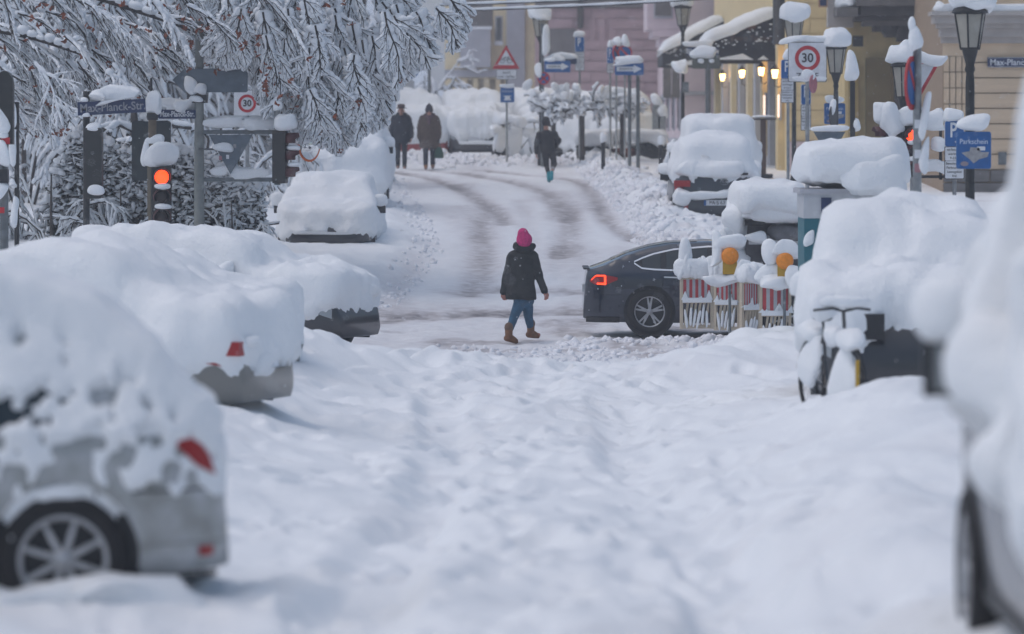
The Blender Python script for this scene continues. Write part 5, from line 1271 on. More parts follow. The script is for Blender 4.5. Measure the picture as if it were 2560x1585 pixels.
MB().pillow((c[0], 0, c[2]), (.09, .1, .2), e=(1, .9), noise=.1).obj('snow_tip', SNOW, e); post(e, c[0] + .02, c[2] - .22, c[2] - .05, .025, GREYMETAL)
for k, (py, m) in enumerate(((310, WHITE), (345, mat('sticker_grey', (.33, .33, .34), .7)), (385, WHITE), (420, mat('sticker_pink', (.4, .2, .22), .7)))):
    c = at(2293, py, 49, e); MB().box((c[0], -.052, c[2]), (.07, .006, .10)).obj('sticker', m, e)
cap(e, (.07, -.02, PZ(300, 49) - e.location.z), (.10, .12, .5), 13, (.7, .9)); cap(e, (.08, -.02, PZ(400, 49) - e.location.z), (.12, .12, .5), 14, (.7, .9))
# traffic signals
GLOWR = mat('signal_red_lit', (1.0, .055, .008), .3, emit=3.2)
LENSD = mat('signal_lens_dark', (.02, .012, .012), .2)
def signal(e, c, rz, lit=0, s=1.0, backing=None, snow=.34):
    """three-lamp signal head, lens side along local -Y turned by rz; c = centre of the head"""
    h = bpy.data.objects.new('signal_head', None); setup(h, e); h.location = c; h.rotation_euler = (0, 0, rz)
    MB().prism(rect_poly(.28 * s, .88 * s, .06), -.06, .16).obj('housing', mat('signal_housing', (.018, .02, .02), .5), h)
    for k in range(3):
        z = (.28 - .28 * k) * s
        MB().lathe([(.10 * s, -.005), (.085 * s, -.03), (.04 * s, -.045), (.005, -.05)], (0, -.06, z), 20, 'Y').obj('lens', GLOWR if k == lit else LENSD, h)
        V = []; F = []; n = 15
        for i in range(n):
            t = math.pi * (-.14 + 1.28 * i / (n - 1)); r = .118 * s
            for yy in (-.06, -.06 - (.20 * s if 2 < i < n - 3 else .13 * s)): V.append((r * math.cos(t), yy, z + r * math.sin(t)))
        for i in range(n - 1): F.append((2 * i, 2 * i + 1, 2 * i + 3, 2 * i + 2))
        o = npmesh('visor', np.array(V), F, mat('signal_visor', (.02, .012, .012) if k else (.07, .012, .014), .5), h); o.modifiers.new('s', 'SOLIDIFY').thickness = .006
        if k: MB().pillow((0, -.17 * s, z + .15 * s), (.24 * s, .24 * s, .10), e=(.8, .8), noise=.15, nu=16, nv=9).obj('visor_snow', SNOW, h)
    MB().pillow((0, -.05, .44 * s + snow * .42), (.40 * s, .42 * s, snow), e=(.65, .8), noise=.14, flat=.2).obj('snow_cap', SNOW, h)
    return h
Y = 72.; x, g = pole_base(381, Y); e = empty('traffic_light', (x, Y, g), 0, 'red-lit traffic light on a yellowish pole at the left of the crossing', 'traffic light', 'traffic lights')
MB().tube([(0, 0, -.2), (0, 0, PZ(285, Y) - g)], .07, 12).obj('pole', mat('pole_ochre', (.16, .13, .09), .7, var=.3, vscale=8), e)
MB().lathe([(.09, 0), (.10, .05), (.09, .12)], (0, 0, PZ(300, Y) - g), 12).obj('collar', DARKMETAL, e)
cap(e, (0, 0, PZ(258, Y) - g), (.36, .36, .42), 4, (.8, .9)); post(e, -.02, PZ(240, Y) - g, PZ(195, Y) - g, .02, DARKMETAL)
cap(e, (.02, -.04, PZ(352, Y) - g), (.30, .2, .18), 5, (.7, .8), name='snow_clump'); cap(e, (-.12, -.02, PZ(395, Y) - g), (.12, .12, .5), 6, (.8, .8), name='snow_clump')
signal(e, ((402 - 381) * Y / FPX + .02, -.14, PZ(492, Y) - g), .18, 0, 1.2, snow=.46)
MB().box((-.03, -.06, PZ(470, Y) - g), (.10, .05, .95)).obj('backing_strip', mat('strip_ochre', (.22, .19, .14), .7), e)
# grey sign backs beside it
e = signset(381, 75, 'dark grey back of a large upright sign behind the red traffic light', 'grey_sign', 'sign', top=320, r=.05)
o, c, w_, h_ = pl_rect(e, 75, 330, 428, 302, 452, mat('sign_back_dark', (.035, .05, .055), .6, .2, var=.25), r=.05); cap(e, (c[0], -.02, c[2] + h_ / 2 + .05), (w_ * 1.0, .22, .18), 6, (.6, .5), .2)
Y = 70.; x, g = pole_base(216, Y); e = empty('street_sign', (x, Y, g), 0, 'navy street name sign on a dark post with a black housing, buried in twigs', 'street sign')
MB().tube([(0, 0, -.2), (0, 0, PZ(228, Y) - g)], .055, 10).obj('post', DARKMETAL, e)
w_ = M(170, Y); c = (.42, -.06, PZ(268, Y) - g)
o = MB().box((0, 0, 0), (w_, .03, .22)).obj('plate', NAVY, e); o.location = c; o.rotation_euler = (0, R(-3), 0)
t = tx(e, 'Max-Planck-Str.', (c[0] + .02, c[1] - .01, c[2]), .19, mat('worn_white', (.30, .31, .34), .6, var=.3, vscale=12), .9, offset=.003); t.rotation_euler = (R(90), 0, 0); t.rotation_euler.rotate_axis('Z', R(3))
cap(e, (c[0] + .05, -.05, c[2] + .2), (w_ * .95, .26, .28), 9, (.6, .55), .2)
MB().prism(rect_poly(.30, 1.16, .05), -.16, .10, (.12, 0, PZ(408, Y) - g)).obj('signal_back', mat('signal_housing', (.018, .02, .02), .5), e); cap(e, (.12, -.05, PZ(322, Y) - g), (.28, .26, .16), 10, (.8, .8)); cap(e, (.16, -.18, PZ(476, Y) - g), (.26, .12, .2), 11, (.9, .8), name='snow_clump')
for px, py in ((213, 250), (216, 290)): cap(e, (PX(px, Y) - x, -.04, PZ(py, Y) - g), (.14, .12, .1), px, (.8, .8), name='snow_clump')
Y = 73.; x, g = pole_base(498, Y); e = empty('sign_gantry', (x, Y, g), 0, 'pale grey mast carrying an arrow sign back, a triangle back and snowy arms', 'sign mast')
MB().tube([(0, 0, -.2), (0, 0, PZ(55, Y) - g)], [.095, .07], 12).obj('mast', mat('mast_grey', (.24, .26, .25), .6, .2, var=.25, vscale=6), e)
def g_at(px, py): return (PX(px, Y) - x, PZ(py, Y) - g)
A = [g_at(*q) for q in ((432, 200), (462, 172), (618, 170), (620, 174), (620, 228), (616, 231), (462, 231))]; MB().prism(A, -.10, -.075).obj('arrow_sign_back', SIGNBACK, e)
for p0, p1, py in ((505, 690, 330), (505, 690, 449)):
    a, z = g_at(p0, py); b, _ = g_at(p1, py); MB().box(((a + b) / 2, 0, z), (b - a, .06, .07)).obj('arm', GREYMETAL, e); cap(e, ((a + b) / 2, 0, z + .13), (b - a, .2, .22), p0 + py, (.5, .4), .3)
T = [g_at(*q) for q in ((523, 337), (633, 336), (577, 436))]; MB().prism(T, -.09, -.07).obj('triangle_back', SIGNBACK, e)
for px, py, sx_, sz_ in ((478, 215, .26, .38), (503, 222, .2, .2), (497, 250, .22, .1), (555, 372, .28, .16), (585, 165, .5, .12)): cap(e, (g_at(px, py)[0], -.12, g_at(px, py)[1]), (sx_, .2, sz_), px, (.8, .8), .2, 'snow_clump')
MB().box((g_at(500, 247)[0], 0, g_at(500, 247)[1]), (.26, .2, .14)).obj('clamp', DARKMETAL, e)
a, z = g_at(540, 373); MB().tube([(0, -.1, z), (a + .1, -.1, z)], .02, 6).obj('bracket', GREYMETAL, e)
b, z = g_at(443, 285); o, c, w_, h_ = pl_rect(e, Y, 396, 490, 274, 297, NAVY, name='name_plate'); tx(e, 'Max-Planck-Str.', (c[0] + w_ * .47, c[1], c[2]), h_ * .85, WHITE, .7, align='RIGHT', offset=.003); cap(e, (c[0], -.03, c[2] + .18), (w_ * 1.1, .24, .22), 12, (.7, .6), .25)
for px, py, m in ((570, 392, WHITE), (588, 365, mat('sticker_grey', (.33, .33, .34), .7)), (552, 395, mat('sticker_pink', (.4, .2, .22), .7))): MB().box((g_at(px, py)[0], -.094, g_at(px, py)[1]), (.05, .006, .07)).obj('sticker', m, e)
# second left signal, seen from the side
Y = 72.5; x, g = pole_base(693, Y); e = empty('traffic_light', (x, Y, g), 0, 'unlit traffic light seen from the side under a snow dome by the mirror', 'traffic light', 'traffic lights')
MB().tube([(0, 0, PZ(462, Y) - g), (0, 0, PZ(265, Y) - g)], .05, 10).obj('pole', GALV, e); signal(e, (.10, -.02, PZ(392, Y) - g), R(82), 9, 1.02, snow=.34); cap(e, (-.01, 0, PZ(262, Y) - g), (.16, .16, .2), 3)
MB().box((.05, -.09, PZ(400, Y) - g), (.06, .05, .8)).obj('backing_strip', mat('strip_ochre', (.22, .19, .14), .7), e)
# traffic mirror
Y = 77.; x, g = pole_base(768, Y); e = empty('traffic_mirror', (x, Y, g), 0, 'round traffic mirror with orange rim under a tall snow dome', 'traffic mirror')
MB().tube([(.02, .08, PZ(352, Y) - g), (-.3, .08, PZ(352, Y) - g), (-.62, -2.0, PZ(352, Y) - g)], .025, 8).obj('arm', GALV, e)
zc = PZ(362, Y) - g; r = .21
o = MB().lathe([(r * 1.16, .02), (r * 1.18, -.03), (r * 1.0, -.04), (r, 0)], (0, 0, 0), 32, 'Y').obj('rim', mat('mirror_orange', (.75, .16, .03), .5), e); o.location = (.03, 0, zc); o.rotation_euler = (0, 0, R(20)); o.scale = (.85, 1, 1.25)
V = []; F = []; n = 28
for i in range(9):
    rr = r * 1.02 * i / 8; 
    for k in range(n): t = 2 * math.pi * k / n; V.append((rr * math.cos(t), -.05 - .06 * (1 - (i / 8) ** 2), rr * math.sin(t)))
for i in range(8):
    for k in range(n): k2 = (k + 1) % n; F.append((i * n + k, i * n + k2, (i + 1) * n + k2, (i + 1) * n + k))
o = npmesh('mirror_glass', np.array(V), F, mat('mirror', (.8, .82, .82), .03, 1.0), e); o.location = (.03, 0, zc); o.rotation_euler = (0, 0, R(20)); o.scale = (.85, 1, 1.25)
cap(e, (0, -.02, zc + .24), (.46, .34, .52), 5, (.85, .9), .06); cap(e, (-.24, 0, zc), (.16, .16, .2), 6, name='snow_clump')
# rounded signal backs at the left edge
Y = 58.; x, g = pole_base(8, Y); e = empty('pedestrian_signal', (x, Y, g), 0, 'dark rounded signal with red patches cut off by the left picture edge', 'traffic light')
MB().tube([(0, .1, -.3), (0, .1, PZ(300, Y) - g)], .06, 10).obj('pole', GREYMETAL, e)
A = [(.12 * math.cos(t), .25 + .2 * math.sin(t)) for t in np.linspace(0, math.pi, 14)] + [(-.12, -.55), (.12, -.55)]; MB().prism(A, -.1, .08, (.03, -.05, PZ(260, Y) - g)).obj('housing', mat('signal_housing', (.018, .02, .02), .5), e)
MB().box((.05, -.12, PZ(352, Y) - g), (.12, .12, .09)).obj('lamp', RED, e); MB().box((.0, -.08, PZ(440, Y) - g), (.16, .16, .18)).obj('lower_box', BLACK, e); MB().box((-.02, -.12, PZ(525, Y) - g), (.1, .06, .08)).obj('reflector', RED, e)
for px, py, w_, h_ in ((12, 310, .2, .5), (14, 338, .14, .12), (8, 390, .22, .4), (4, 480, .2, .42)): cap(e, (PX(px, Y) - x, -.12, PZ(py, Y) - g), (w_, .2, h_), px, (.8, .8), .12, 'snow_clump')
e = signset(42, 60, 'thin snow-crusted post beside the rounded signal at the left edge', 'marker_post', 'post', top=255, r=.035, m=DARKMETAL)
for py in (300, 380, 460, 530): cap(e, (-.03, -.05, PZ(py, 60) - e.location.z), (.11, .1, .5), py, (.6, .8), .2, 'snow_clump')
# right traffic light
Y = 73.; x, g = pole_base(2268, Y); e = empty('traffic_light', (x, Y, g), 0, 'red-lit traffic light under heavy snow at the right of the crossing', 'traffic light', 'traffic lights')
MB().tube([(.12, .12, -.3), (.12, .12, PZ(265, Y) - g)], .06, 10).obj('pole', GALV, e)
signal(e, (.02, -.05, PZ(378, Y) - g), .45, 0, 1.0, snow=.40)
signal(e, (-.34, -.02, PZ(372, Y) - g), R(-75), 9, .95, snow=.46)
cap(e, (-.30, -.1, PZ(300, Y) - g), (.40, .4, .7), 14, (.75, .8), .14, 'snow_clump')
for py in (285, 406):
    z = PZ(py + 36, Y) - g; MB().box((.42, .1, z), (.6, .05, .05)).obj('arm', DARKMETAL, e); cap(e, (.42, .08, z + .17), (.62, .24, .32), py, (.7, .6), .3, 'snow_clump')
MB().box((.58, .1, PZ(380, Y) - g), (.05, .05, .95)).obj('arm', DARKMETAL, e); cap(e, (.55, 0, PZ(362, Y) - g), (.30, .3, .32), 15, (.7, .8), .1, 'snow_clump')
# sign backs right of the parking signs
e = signset(2073, 80, 'grey inverted triangle back with a snow line above the people carrier', 'grey_sign', 'sign', top=325, r=.04); c = at(2073, 345, 80, e); T = [(-.30, .12), (.30, .12), (.08, -.26), (-.08, -.26)]; plate(e, 'triangle_back', T, (c[0], -.05, c[2]), SIGNBACK); cap(e, (c[0], -.03, c[2] + .17), (.6, .16, .12), 2, (.6, .5), .2)
e = signset(2085, 83.4, 'dark round sign back wrapped round the lamp post', 'round_sign', 'sign'); c = at(2083, 290, 83.4, e); plate(e, 'disc_back', circ(.22), (c[0], 0, c[2]), DARKMETAL, .02, 1.15); cap(e, (c[0], -.03, c[2] + .2), (.14, .2, .4), 3, (.8, .9))
e = signset(2131, 79, 'dark narrow post with a drooping snow cap right of the lamp', 'marker_post', 'post', top=200, r=.045, m=BLACK); c = at(2131, 195, 79, e); cap(e, (c[0] - .02, 0, c[2] + .1), (.30, .26, .62), 4, (.9, .9), .1); MB().box((0, -.04, PZ(280, 79) - e.location.z), (.09, .05, 1.1)).obj('panel', BLACK, e); cap(e, (.08, 0, PZ(315, 79) - e.location.z), (.18, .2, .34), 5, (.9, .9), .1, 'snow_clump')
e = signset(2030, 83.6, 'small red and white sign edge in front of the speed limit sign', 'round_sign', 'sign'); c = at(2032, 210, 83.6, e); plate(e, 'disc', circ(.18), (c[0], -.1, c[2]), mat('faded_red', (.45, .14, .17), .6, var=.3), .02, 1.1); cap(e, (c[0] - .08, -.1, c[2] + .16), (.2, .12, .3), 6, (1, .9), .2)
# round blue arrow sign far left
e = signset(1028, 150, 'round blue arrow sign with snow over its left half in the distance', 'direction_sign', 'direction sign', top=160, r=.03); c = at(1028, 176, 150, e); plate(e, 'disc', circ(M(19, 150)), (c[0], -.05, c[2]), BLUE); plate(e, 'arrow', [(-.04, -.2), (.04, -.2), (.04, .06), (.12, .06), (0, .2), (-.12, .06), (-.04, .06)], (c[0] - .05, -.066, c[2]), WHITE, .004); o, c, w_, h_ = pl_rect(e, 150, 1008, 1036, 202, 222, mat('plate_grey', (.4, .42, .45), .6)); cap(e, (c[0], 0, PZ(156, 150) - e.location.z), (.5, .2, .16), 3)
e = signset(1073, 145, 'bare grey pole in the distance by the yellow house', 'steel_pole', 'pole', top=165, r=.05, m=GREYMETAL)
# bollards
def bollard(px, Y, py0, label, lean=0, snow=.3):
    x, g = pole_base(px, Y); e = empty('bollard', (x, Y, g - .1), 0, label, 'bollard', 'snow-capped bollards'); e.rotation_euler = (0, R(lean), 0); h = PZ(py0, Y) - g
    MB().lathe([(.055, -.2), (.055, h - .25), (.07, h - .22), (.06, h - .14), (.02, h - .1)], n=12).obj('shaft', DARKMETAL, e); MB().pillow((0, 0, h - .02), (.2, .2, snow), e=(.9, .9), noise=.08).obj('snow_cap', SNOW, e)
    return e
bollard(1508, 111, 330, 'slim bollard standing in front of the planter hedge')
e = bollard(1662, 104, 348, 'leaning bollard plastered with snow beside the slate car', 12, .34); MB().pillow((-.07, -.02, .65), (.14, .16, .9), noise=.15, e=(.6, .8)).obj('snow_side', SNOW, e)
bollard(1652, 110, 338, 'short bollard with a snow cap right of the planters', 0, .26)
for px, py, lb in ((1640, 242, 'ticket pillar with a pointed snow cap by the pale pink wall'), (1655, 270, 'lower pillar with a snow cap by the pale pink wall')):
    x, g = pole_base(px, 125); e = empty('pillar', (x, 125, g), 0, lb, 'pillar'); h = PZ(py, 125) - g; MB().box((0, 0, h / 2 - .2), (.22, .22, h - .1)).obj('shaft', GALV, e); MB().pillow((0, 0, h - .08), (.34, .3, .42), e=(1, .8), noise=.1).obj('snow_cap', SNOW, e)
# planters
def planter(px0, px1, Y, label, pot=False):
    x0, x1 = PX(px0, Y), PX(px1, Y); xc = (x0 + x1) / 2; g = PZ(388, Y); e = empty('planter', (xc, Y, g), 0, label, 'planter', 'snow-covered planters'); w_ = x1 - x0; zt = PZ(327, Y) - g
    if pot: MB().lathe([(w_ * .34, -.4), (w_ * .46, .12), (w_ * .5, .14), (w_ * .5, .2)], n=20).obj('pot', mat('terracotta', (.28, .09, .05), .8, var=.2), e)
    else:
        MB().box((0, 0, -.1), (w_, .6, .45)).obj('trough', DARKMETAL, e)
        n = 700; P = rng.uniform(-.5, .5, (n, 3)) * np.array([w_, .62, .42]) + np.array([0, 0, .2]); a = _unit(rng.normal(size=(n, 3))) * .07; b = _unit(np.cross(a, rng.normal(size=(n, 3)))) * .03
        o = npmesh('hedge', np.stack([P - a, P + b, P + a, P - b], 1).reshape(-1, 3), np.arange(4 * n).reshape(-1, 4), EVERG, e, smooth=False); o['kind'] = 'stuff'; MB().box((0, 0, .2), (w_ * .92, .5, .3)).obj('hedge_core', mat('hedge_core', (.012, .016, .013), .9), e)
    MB().pillow((0, 0, zt - .22), (w_ * 1.08, .85, .50), e=(.5, .5), noise=.16, sd=px0, flat=.1, nu=34, nv=16).obj('snow_cover', SNOW, e)
planter(1442, 1528, 120.6, 'snow-covered planter with dark hedge left of the terracotta pot')
planter(1524, 1596, 120.8, 'terracotta pot under snow between the two hedge planters', True)
planter(1590, 1664, 120.6, 'snow-covered planter with dark hedge right of the terracotta pot')
# ---- construction site: barriers, lamps, trailer, toilet
CREAMP = mat('barrier_cream', (.55, .47, .36), .6, var=.12, vscale=6); BR = mat('barrier_red', (.48, .05, .06), .5, var=.2, vscale=10); BW = mat('barrier_white', (.45, .47, .50), .5, var=.15)
def barrier(px0, px1, pyt, pyb, Y, rz, label, sd=0, nstr=9):
    x0, x1 = PX(px0, Y), PX(px1, Y); xc = (x0 + x1) / 2; zt, zb = PZ(pyt, Y), PZ(pyb, Y); w_ = (x1 - x0) / math.cos(rz); h = zt - zb
    e = empty('site_barrier', (xc, Y, zb), rz, label, 'barrier', 'red and white site barriers')
    for s in (-1, 1): MB().box((s * (w_ / 2 - .02), 0, h / 2), (.04, .06, h)).obj('frame_post', CREAMP, e)
    MB().box((0, 0, h - .025), (w_ - .085, .055, .05)).obj('top_rail', CREAMP, e); MB().box((0, 0, h * .52), (w_ - .085, .05, .05)).obj('middle_rail', CREAMP, e); MB().box((0, 0, .03), (w_ - .085, .055, .05)).obj('bottom_rail', CREAMP, e)
    sw = (w_ - .09) / nstr
    for k in range(nstr): MB().box((-(w_ - .09) / 2 + sw * (k + .5), -.012, h * .76), (sw - .001, .02, h * .36)).obj('stripe_panel', BR if k % 2 == 0 else BW, e)
    ns = max(4, int(w_ / .07)); 
    for k in range(ns):
        o = MB().box((0, 0, 0), (.03, .035, h * .46)).obj('slat', CREAMP, e); o.location = (-(w_ - .12) / 2 + (w_ - .12) * (k + .5) / ns, 0, h * .27); o.rotation_euler = (0, R(8), 0)
    MB().pillow((0, 0, h + .10), (w_ + .06, .26, .30), e=(.6, .45), noise=.2, sd=sd, nu=30).obj('snow_roll', SNOW, e)
    mb = MB(); random.seed(sd)          # fluted snow on top: one ridge beside the other
    for k in range(int(w_ / .045)):
        xx = -w_ / 2 + .045 * (k + .5); hh = random.uniform(.24, .32) + .06 * math.sin(k * .9 + sd); mb.pillow((xx, -.02, h + hh * .36), (.11, .24, hh), e=(.9, .9), noise=.12, nu=9, nv=8, sd=k + sd)
    mb.obj('snow_cover', SNOW, e)['kind'] = 'stuff'
    mb = MB()
    for k in range(5): xx = -w_ / 2 + w_ * (k + .5) / 5; hh = random.uniform(.03, .15); mb.prism([(-w_ / 9, 0), (w_ / 9, 0), (random.uniform(-.03, .05), hh)], -.05, -.02, (xx + random.uniform(-.03, .03), 0, h * .55))
    mb.box((0, -.035, h * .545), (w_ - .06, .06, .07)); mb.obj('snow_ledge', SNOW, e)
    mb = MB()
    for k in range(ns): mb.pillow((-(w_ - .12) / 2 + (w_ - .12) * (k + .5) / ns - .01, -.04, h * .2), (.045, .05, h * .36), e=(.8, .8), noise=.2, nu=8, nv=7, sd=k)
    mb.obj('snow_caught', SNOW, e)['kind'] = 'stuff'
    return e
barrier(1700, 1783, 690, 822, 62.0, .12, 'red and white site barrier nearest to the passing car', 1, 9)
barrier(1786, 1850, 697, 826, 61.3, -.35, 'second red and white site barrier, its panel half filled with snow', 2, 9)
barrier(1851, 1898, 700, 850, 60.2, .55, 'narrow turned site barrier with thin stripes in the middle of the row', 3, 11)
barrier(1899, 1978, 708, 872, 59.4, -.1, 'rightmost site barrier with broad stripes next to the people carrier', 4, 7)
for px, py, Y, rr, lb in ((1825, 640, 60.8, 22, 'orange warning lamp above the second barrier, partly under snow'), (1962, 652, 59.2, 22, 'orange warning lamp above the rightmost barrier')):
    x = PX(px, Y); z = PZ(py, Y); r = M(rr, Y); g = G(x, Y); e = empty('warning_lamp', (x, Y, z - .5), 0, lb, 'warning lamp', 'orange warning lamps')
    MB().tube([(0, .06, g - z + .5), (0, .06, .42)], .02, 8).obj('stand', GREYMETAL, e)
    MB().lathe([(r * .98, .04), (r, 0), (r * .9, -.04), (r * .5, -.06), (.004, -.065)], (0, 0, .5), 30, 'Y').obj('lens', mat('warning_orange', (.85, .27, .01), .45, var=.15, vscale=30), e); MB().box((0, .05, .34), (.2, .12, .2)).obj('battery_box', mat('warning_yellow', (.5, .3, .02), .6), e)
    cap(e, (.04, .06, .5 + r + .05), (.42, .22, .30), px, (.85, .9), .14); cap(e, (.17 if px < 1900 else .12, -.05, .34 if px < 1900 else .28), (.30, .16, .34), px + 1, (.9, .9), .14, 'snow_clump'); cap(e, (-.20, .08, .56), (.2, .2, .55), px + 2, (.8, .9), .14, 'snow_clump')
    cap(e, (.0, .02, .16), (.6, .24, .24), px + 3, (.9, .9), .2, 'snow_clump')
# snow cone on the first barrier
o = bpy.data.objects['site_barrier']; MB().pillow((-.17, 0, 1.06), (.20, .24, .5), e=(.8, .9), noise=.08).obj('snow_cone', SNOW, o)
# flat trailer with aluminium rails
Y = 62.7; x = PX(1945, Y); g = G(x, Y); e = empty('site_trailer', (x, Y, g), 0, 'site trailer with aluminium rails and a rolled tarpaulin under a thick snow slab', 'trailer')
def tr(px, py): return (PX(px, Y) - x, PZ(py, Y) - g)
ALU = mat('aluminium', (.52, .53, .55), .45, .2, var=.2, vscale=8)
for py, p0, p1, hh in ((552, 1866, 2040, .07), (606, 1872, 2040, .06), (628, 1905, 2040, .04)): a, z = tr(p0, py); b, _ = tr(p1, py); MB().box(((a + b) / 2, 0, z), (b - a, .06, hh)).obj('rail', ALU, e)
a, z = tr(1920, 620); MB().box((a, -.05, tr(0, 640)[1]), (.045, .04, .6)).obj('upright', GREYMETAL, e); MB().box((a + .6, .0, tr(0, 640)[1]), (.045, .04, .6)).obj('upright', GREYMETAL, e)
MB().tube([(tr(1862, 0)[0], -.02, tr(0, 556)[1]), (tr(1912, 0)[0], -.02, tr(0, 556)[1])], .05, 10).obj('roller', DARKMETAL, e)
MB().pillow((tr(1965, 0)[0], .1, tr(0, 577)[1]), (.62, .4, .26), noise=.2, e=(.7, .6)).obj('tarpaulin', mat('tarp_grey', (.15, .15, .16), .7, var=.3), e)
MB().box((tr(1960, 0)[0], .8, tr(0, 640)[1]), (1.1, 1.2, 1.0)).obj('load_box', mat('box_grey', (.10, .10, .11), .8, var=.3), e); MB().box((tr(1960, 0)[0], .7, .55), (1.2, 1.6, .2)).obj('bed', DARKMETAL, e)
for s in (-1, 1): wheel(e, .1, .7 + s * .75, .3, .18, 6, s)
cap(e, (tr(1925, 0)[0], .6, tr(0, 505)[1]), (M(215, Y), 1.9, .62), 3, (.5, .45), .08); cap(e, (tr(1945, 0)[0], .0, tr(0, 528)[1]), (M(160, Y), .5, .36), 4, (.5, .5), .12, 'snow_clump'); cap(e, (tr(1848, 0)[0], .35, tr(0, 560)[1]), (.36, .7, .75), 5, (.7, .8), .16, 'snow_clump'); cap(e, (tr(1828, 0)[0], .4, tr(0, 640)[1]), (.6, .6, .8), 6, (.7, .9), .16, 'snow_clump'); cap(e, (tr(1890, 0)[0], -.08, tr(0, 582)[1]), (.3, .2, .18), 7, (.8, .9), .3, 'snow_clump')
# portable toilet
Y = 54.5; x = PX(2128, Y); g = G(x, Y); e = empty('portable_toilet', (x, Y, g), 0, 'teal and white portable toilet cabin under a huge snow cap', 'toilet cabin'); w_ = 1.2; zt = PZ(478, Y) - g
TEAL = mat('cabin_teal', (.004, .13, .17), .5, var=.15, vscale=4)
MB().box((0, .6, zt * .40), (w_, 1.2, zt * .80)).obj('cabin', TEAL, e); MB().box((0, .6, zt * .895), (w_ + .02, 1.22, zt * .19)).obj('upper_band', mat('cabin_white', (.5, .52, .55), .5, var=.1), e); MB().box((0, .6, zt * 1.0), (w_ + .12, 1.3, .06)).obj('roof', GREYW, e)
MB().box((-.32, -.02, zt * .895), (.13, .02, .2)).obj('door_sign', NAVY, e); MB().box((-.13, -.02, zt * .875), (.05, .02, .05)).obj('lock', INK, e); MB().box((.1, -.01, zt * .40), (.85, .04, zt * .74)).obj('door', TEAL, e)
cap(e, (.06, .5, zt + .30), (M(285, Y), 1.7, .78), 3, (.5, .6), .08); cap(e, (.3, -.2, zt + .15), (.85, .6, .56), 4, (.8, .8), .1, 'snow_clump'); cap(e, (-.5, -.02, zt * .62), (.16, .06, .3), 5, (.8, .8), .3, 'snow_clump')
# ---- bicycles under snow
def bicycle(px, Y, rz, label, group, s=1.0, heavy=1.0, dz=0):
    x, g = pole_base(px, Y); e = empty('bicycle', (x, Y, g + dz), rz, label, 'bicycle', group)
    for k, wx in enumerate((-.52, .52)):
        w_ = bpy.data.objects.new('wheel', None); setup(w_, e); w_.location = (wx, 0, .34)
        MB().tube([(.33 * math.cos(t), 0, .33 * math.sin(t)) for t in np.linspace(0, 2 * math.pi, 30)], .022, 6, False).obj('tyre', RUBBER, w_)
        mb = MB()
        for i in range(14): t = i * math.pi / 7; mb.tube([(0, 0, 0), (.32 * math.cos(t), 0, .32 * math.sin(t))], .003, 3)
        mb.obj('spokes', GALV, w_)
        MB().tube([(.37 * math.cos(t), 0, .37 * math.sin(t)) for t in np.linspace(.2, 2.9, 14)], .03, 6).obj('mudguard', BLACK, e).location = (wx, 0, .34)
    f = MB(); f.tube([(-.52, 0, .34), (-.12, 0, .30), (.36, 0, .82), (-.2, 0, .78), (-.12, 0, .30)], .018, 7); f.tube([(-.52, 0, .34), (-.2, 0, .78), (-.22, 0, .92)], .015, 6); f.tube([(.52, 0, .34), (.36, 0, .82), (.33, 0, 1.02)], .018, 6); f.obj('frame', DARKP, e)
    MB().tube([(.28, -.28, 1.04), (.36, -.12, 1.06), (.33, 0, 1.03), (.36, .12, 1.06), (.28, .28, 1.04)], .014, 6).obj('handlebar', BLACK, e); MB().pillow((-.24, 0, .96), (.27, .17, .09), noise=.02).obj('saddle', BLACK, e)
    h = heavy
    for k, (c, sz) in enumerate((((-.24, 0, 1.08), (.34, .28, .26)), ((.33, 0, 1.12), (.16, .5, .14)), ((-.55, 0, .80), (.62, .2, .24)), ((.56, 0, .78), (.5, .2, .22)), ((.1, 0, .78), (.55, .16, .2)), ((.5, -.03, .5), (.5, .14, .5)), ((-.5, -.03, .5), (.5, .14, .5)))):
        MB().pillow(c, tuple(q * h for q in sz), e=(.8, .8), noise=.2, sd=k + px).obj('snow_clump', SNOW, e)
    return e
bicycle(1262, 124.5, R(70), 'snow-shrouded bicycle left of the jogger, seen end-on', 'bicycles under snow', heavy=1.5, dz=.1)
bicycle(1312, 124.8, R(35), 'snow-shrouded bicycle just behind the jogger', 'bicycles under snow', heavy=1.3, dz=.1)
e = bicycle(2078, 40.2, R(-74), 'snow-crusted bicycle leaning out in front of the people carrier', 'bicycles under snow', heavy=.95, dz=-.12)
MB().box((.86, -.06, .45), (.03, .03, .3)).obj('reflector_strip', mat('warning_yellow', (.5, .3, .02), .6), e)
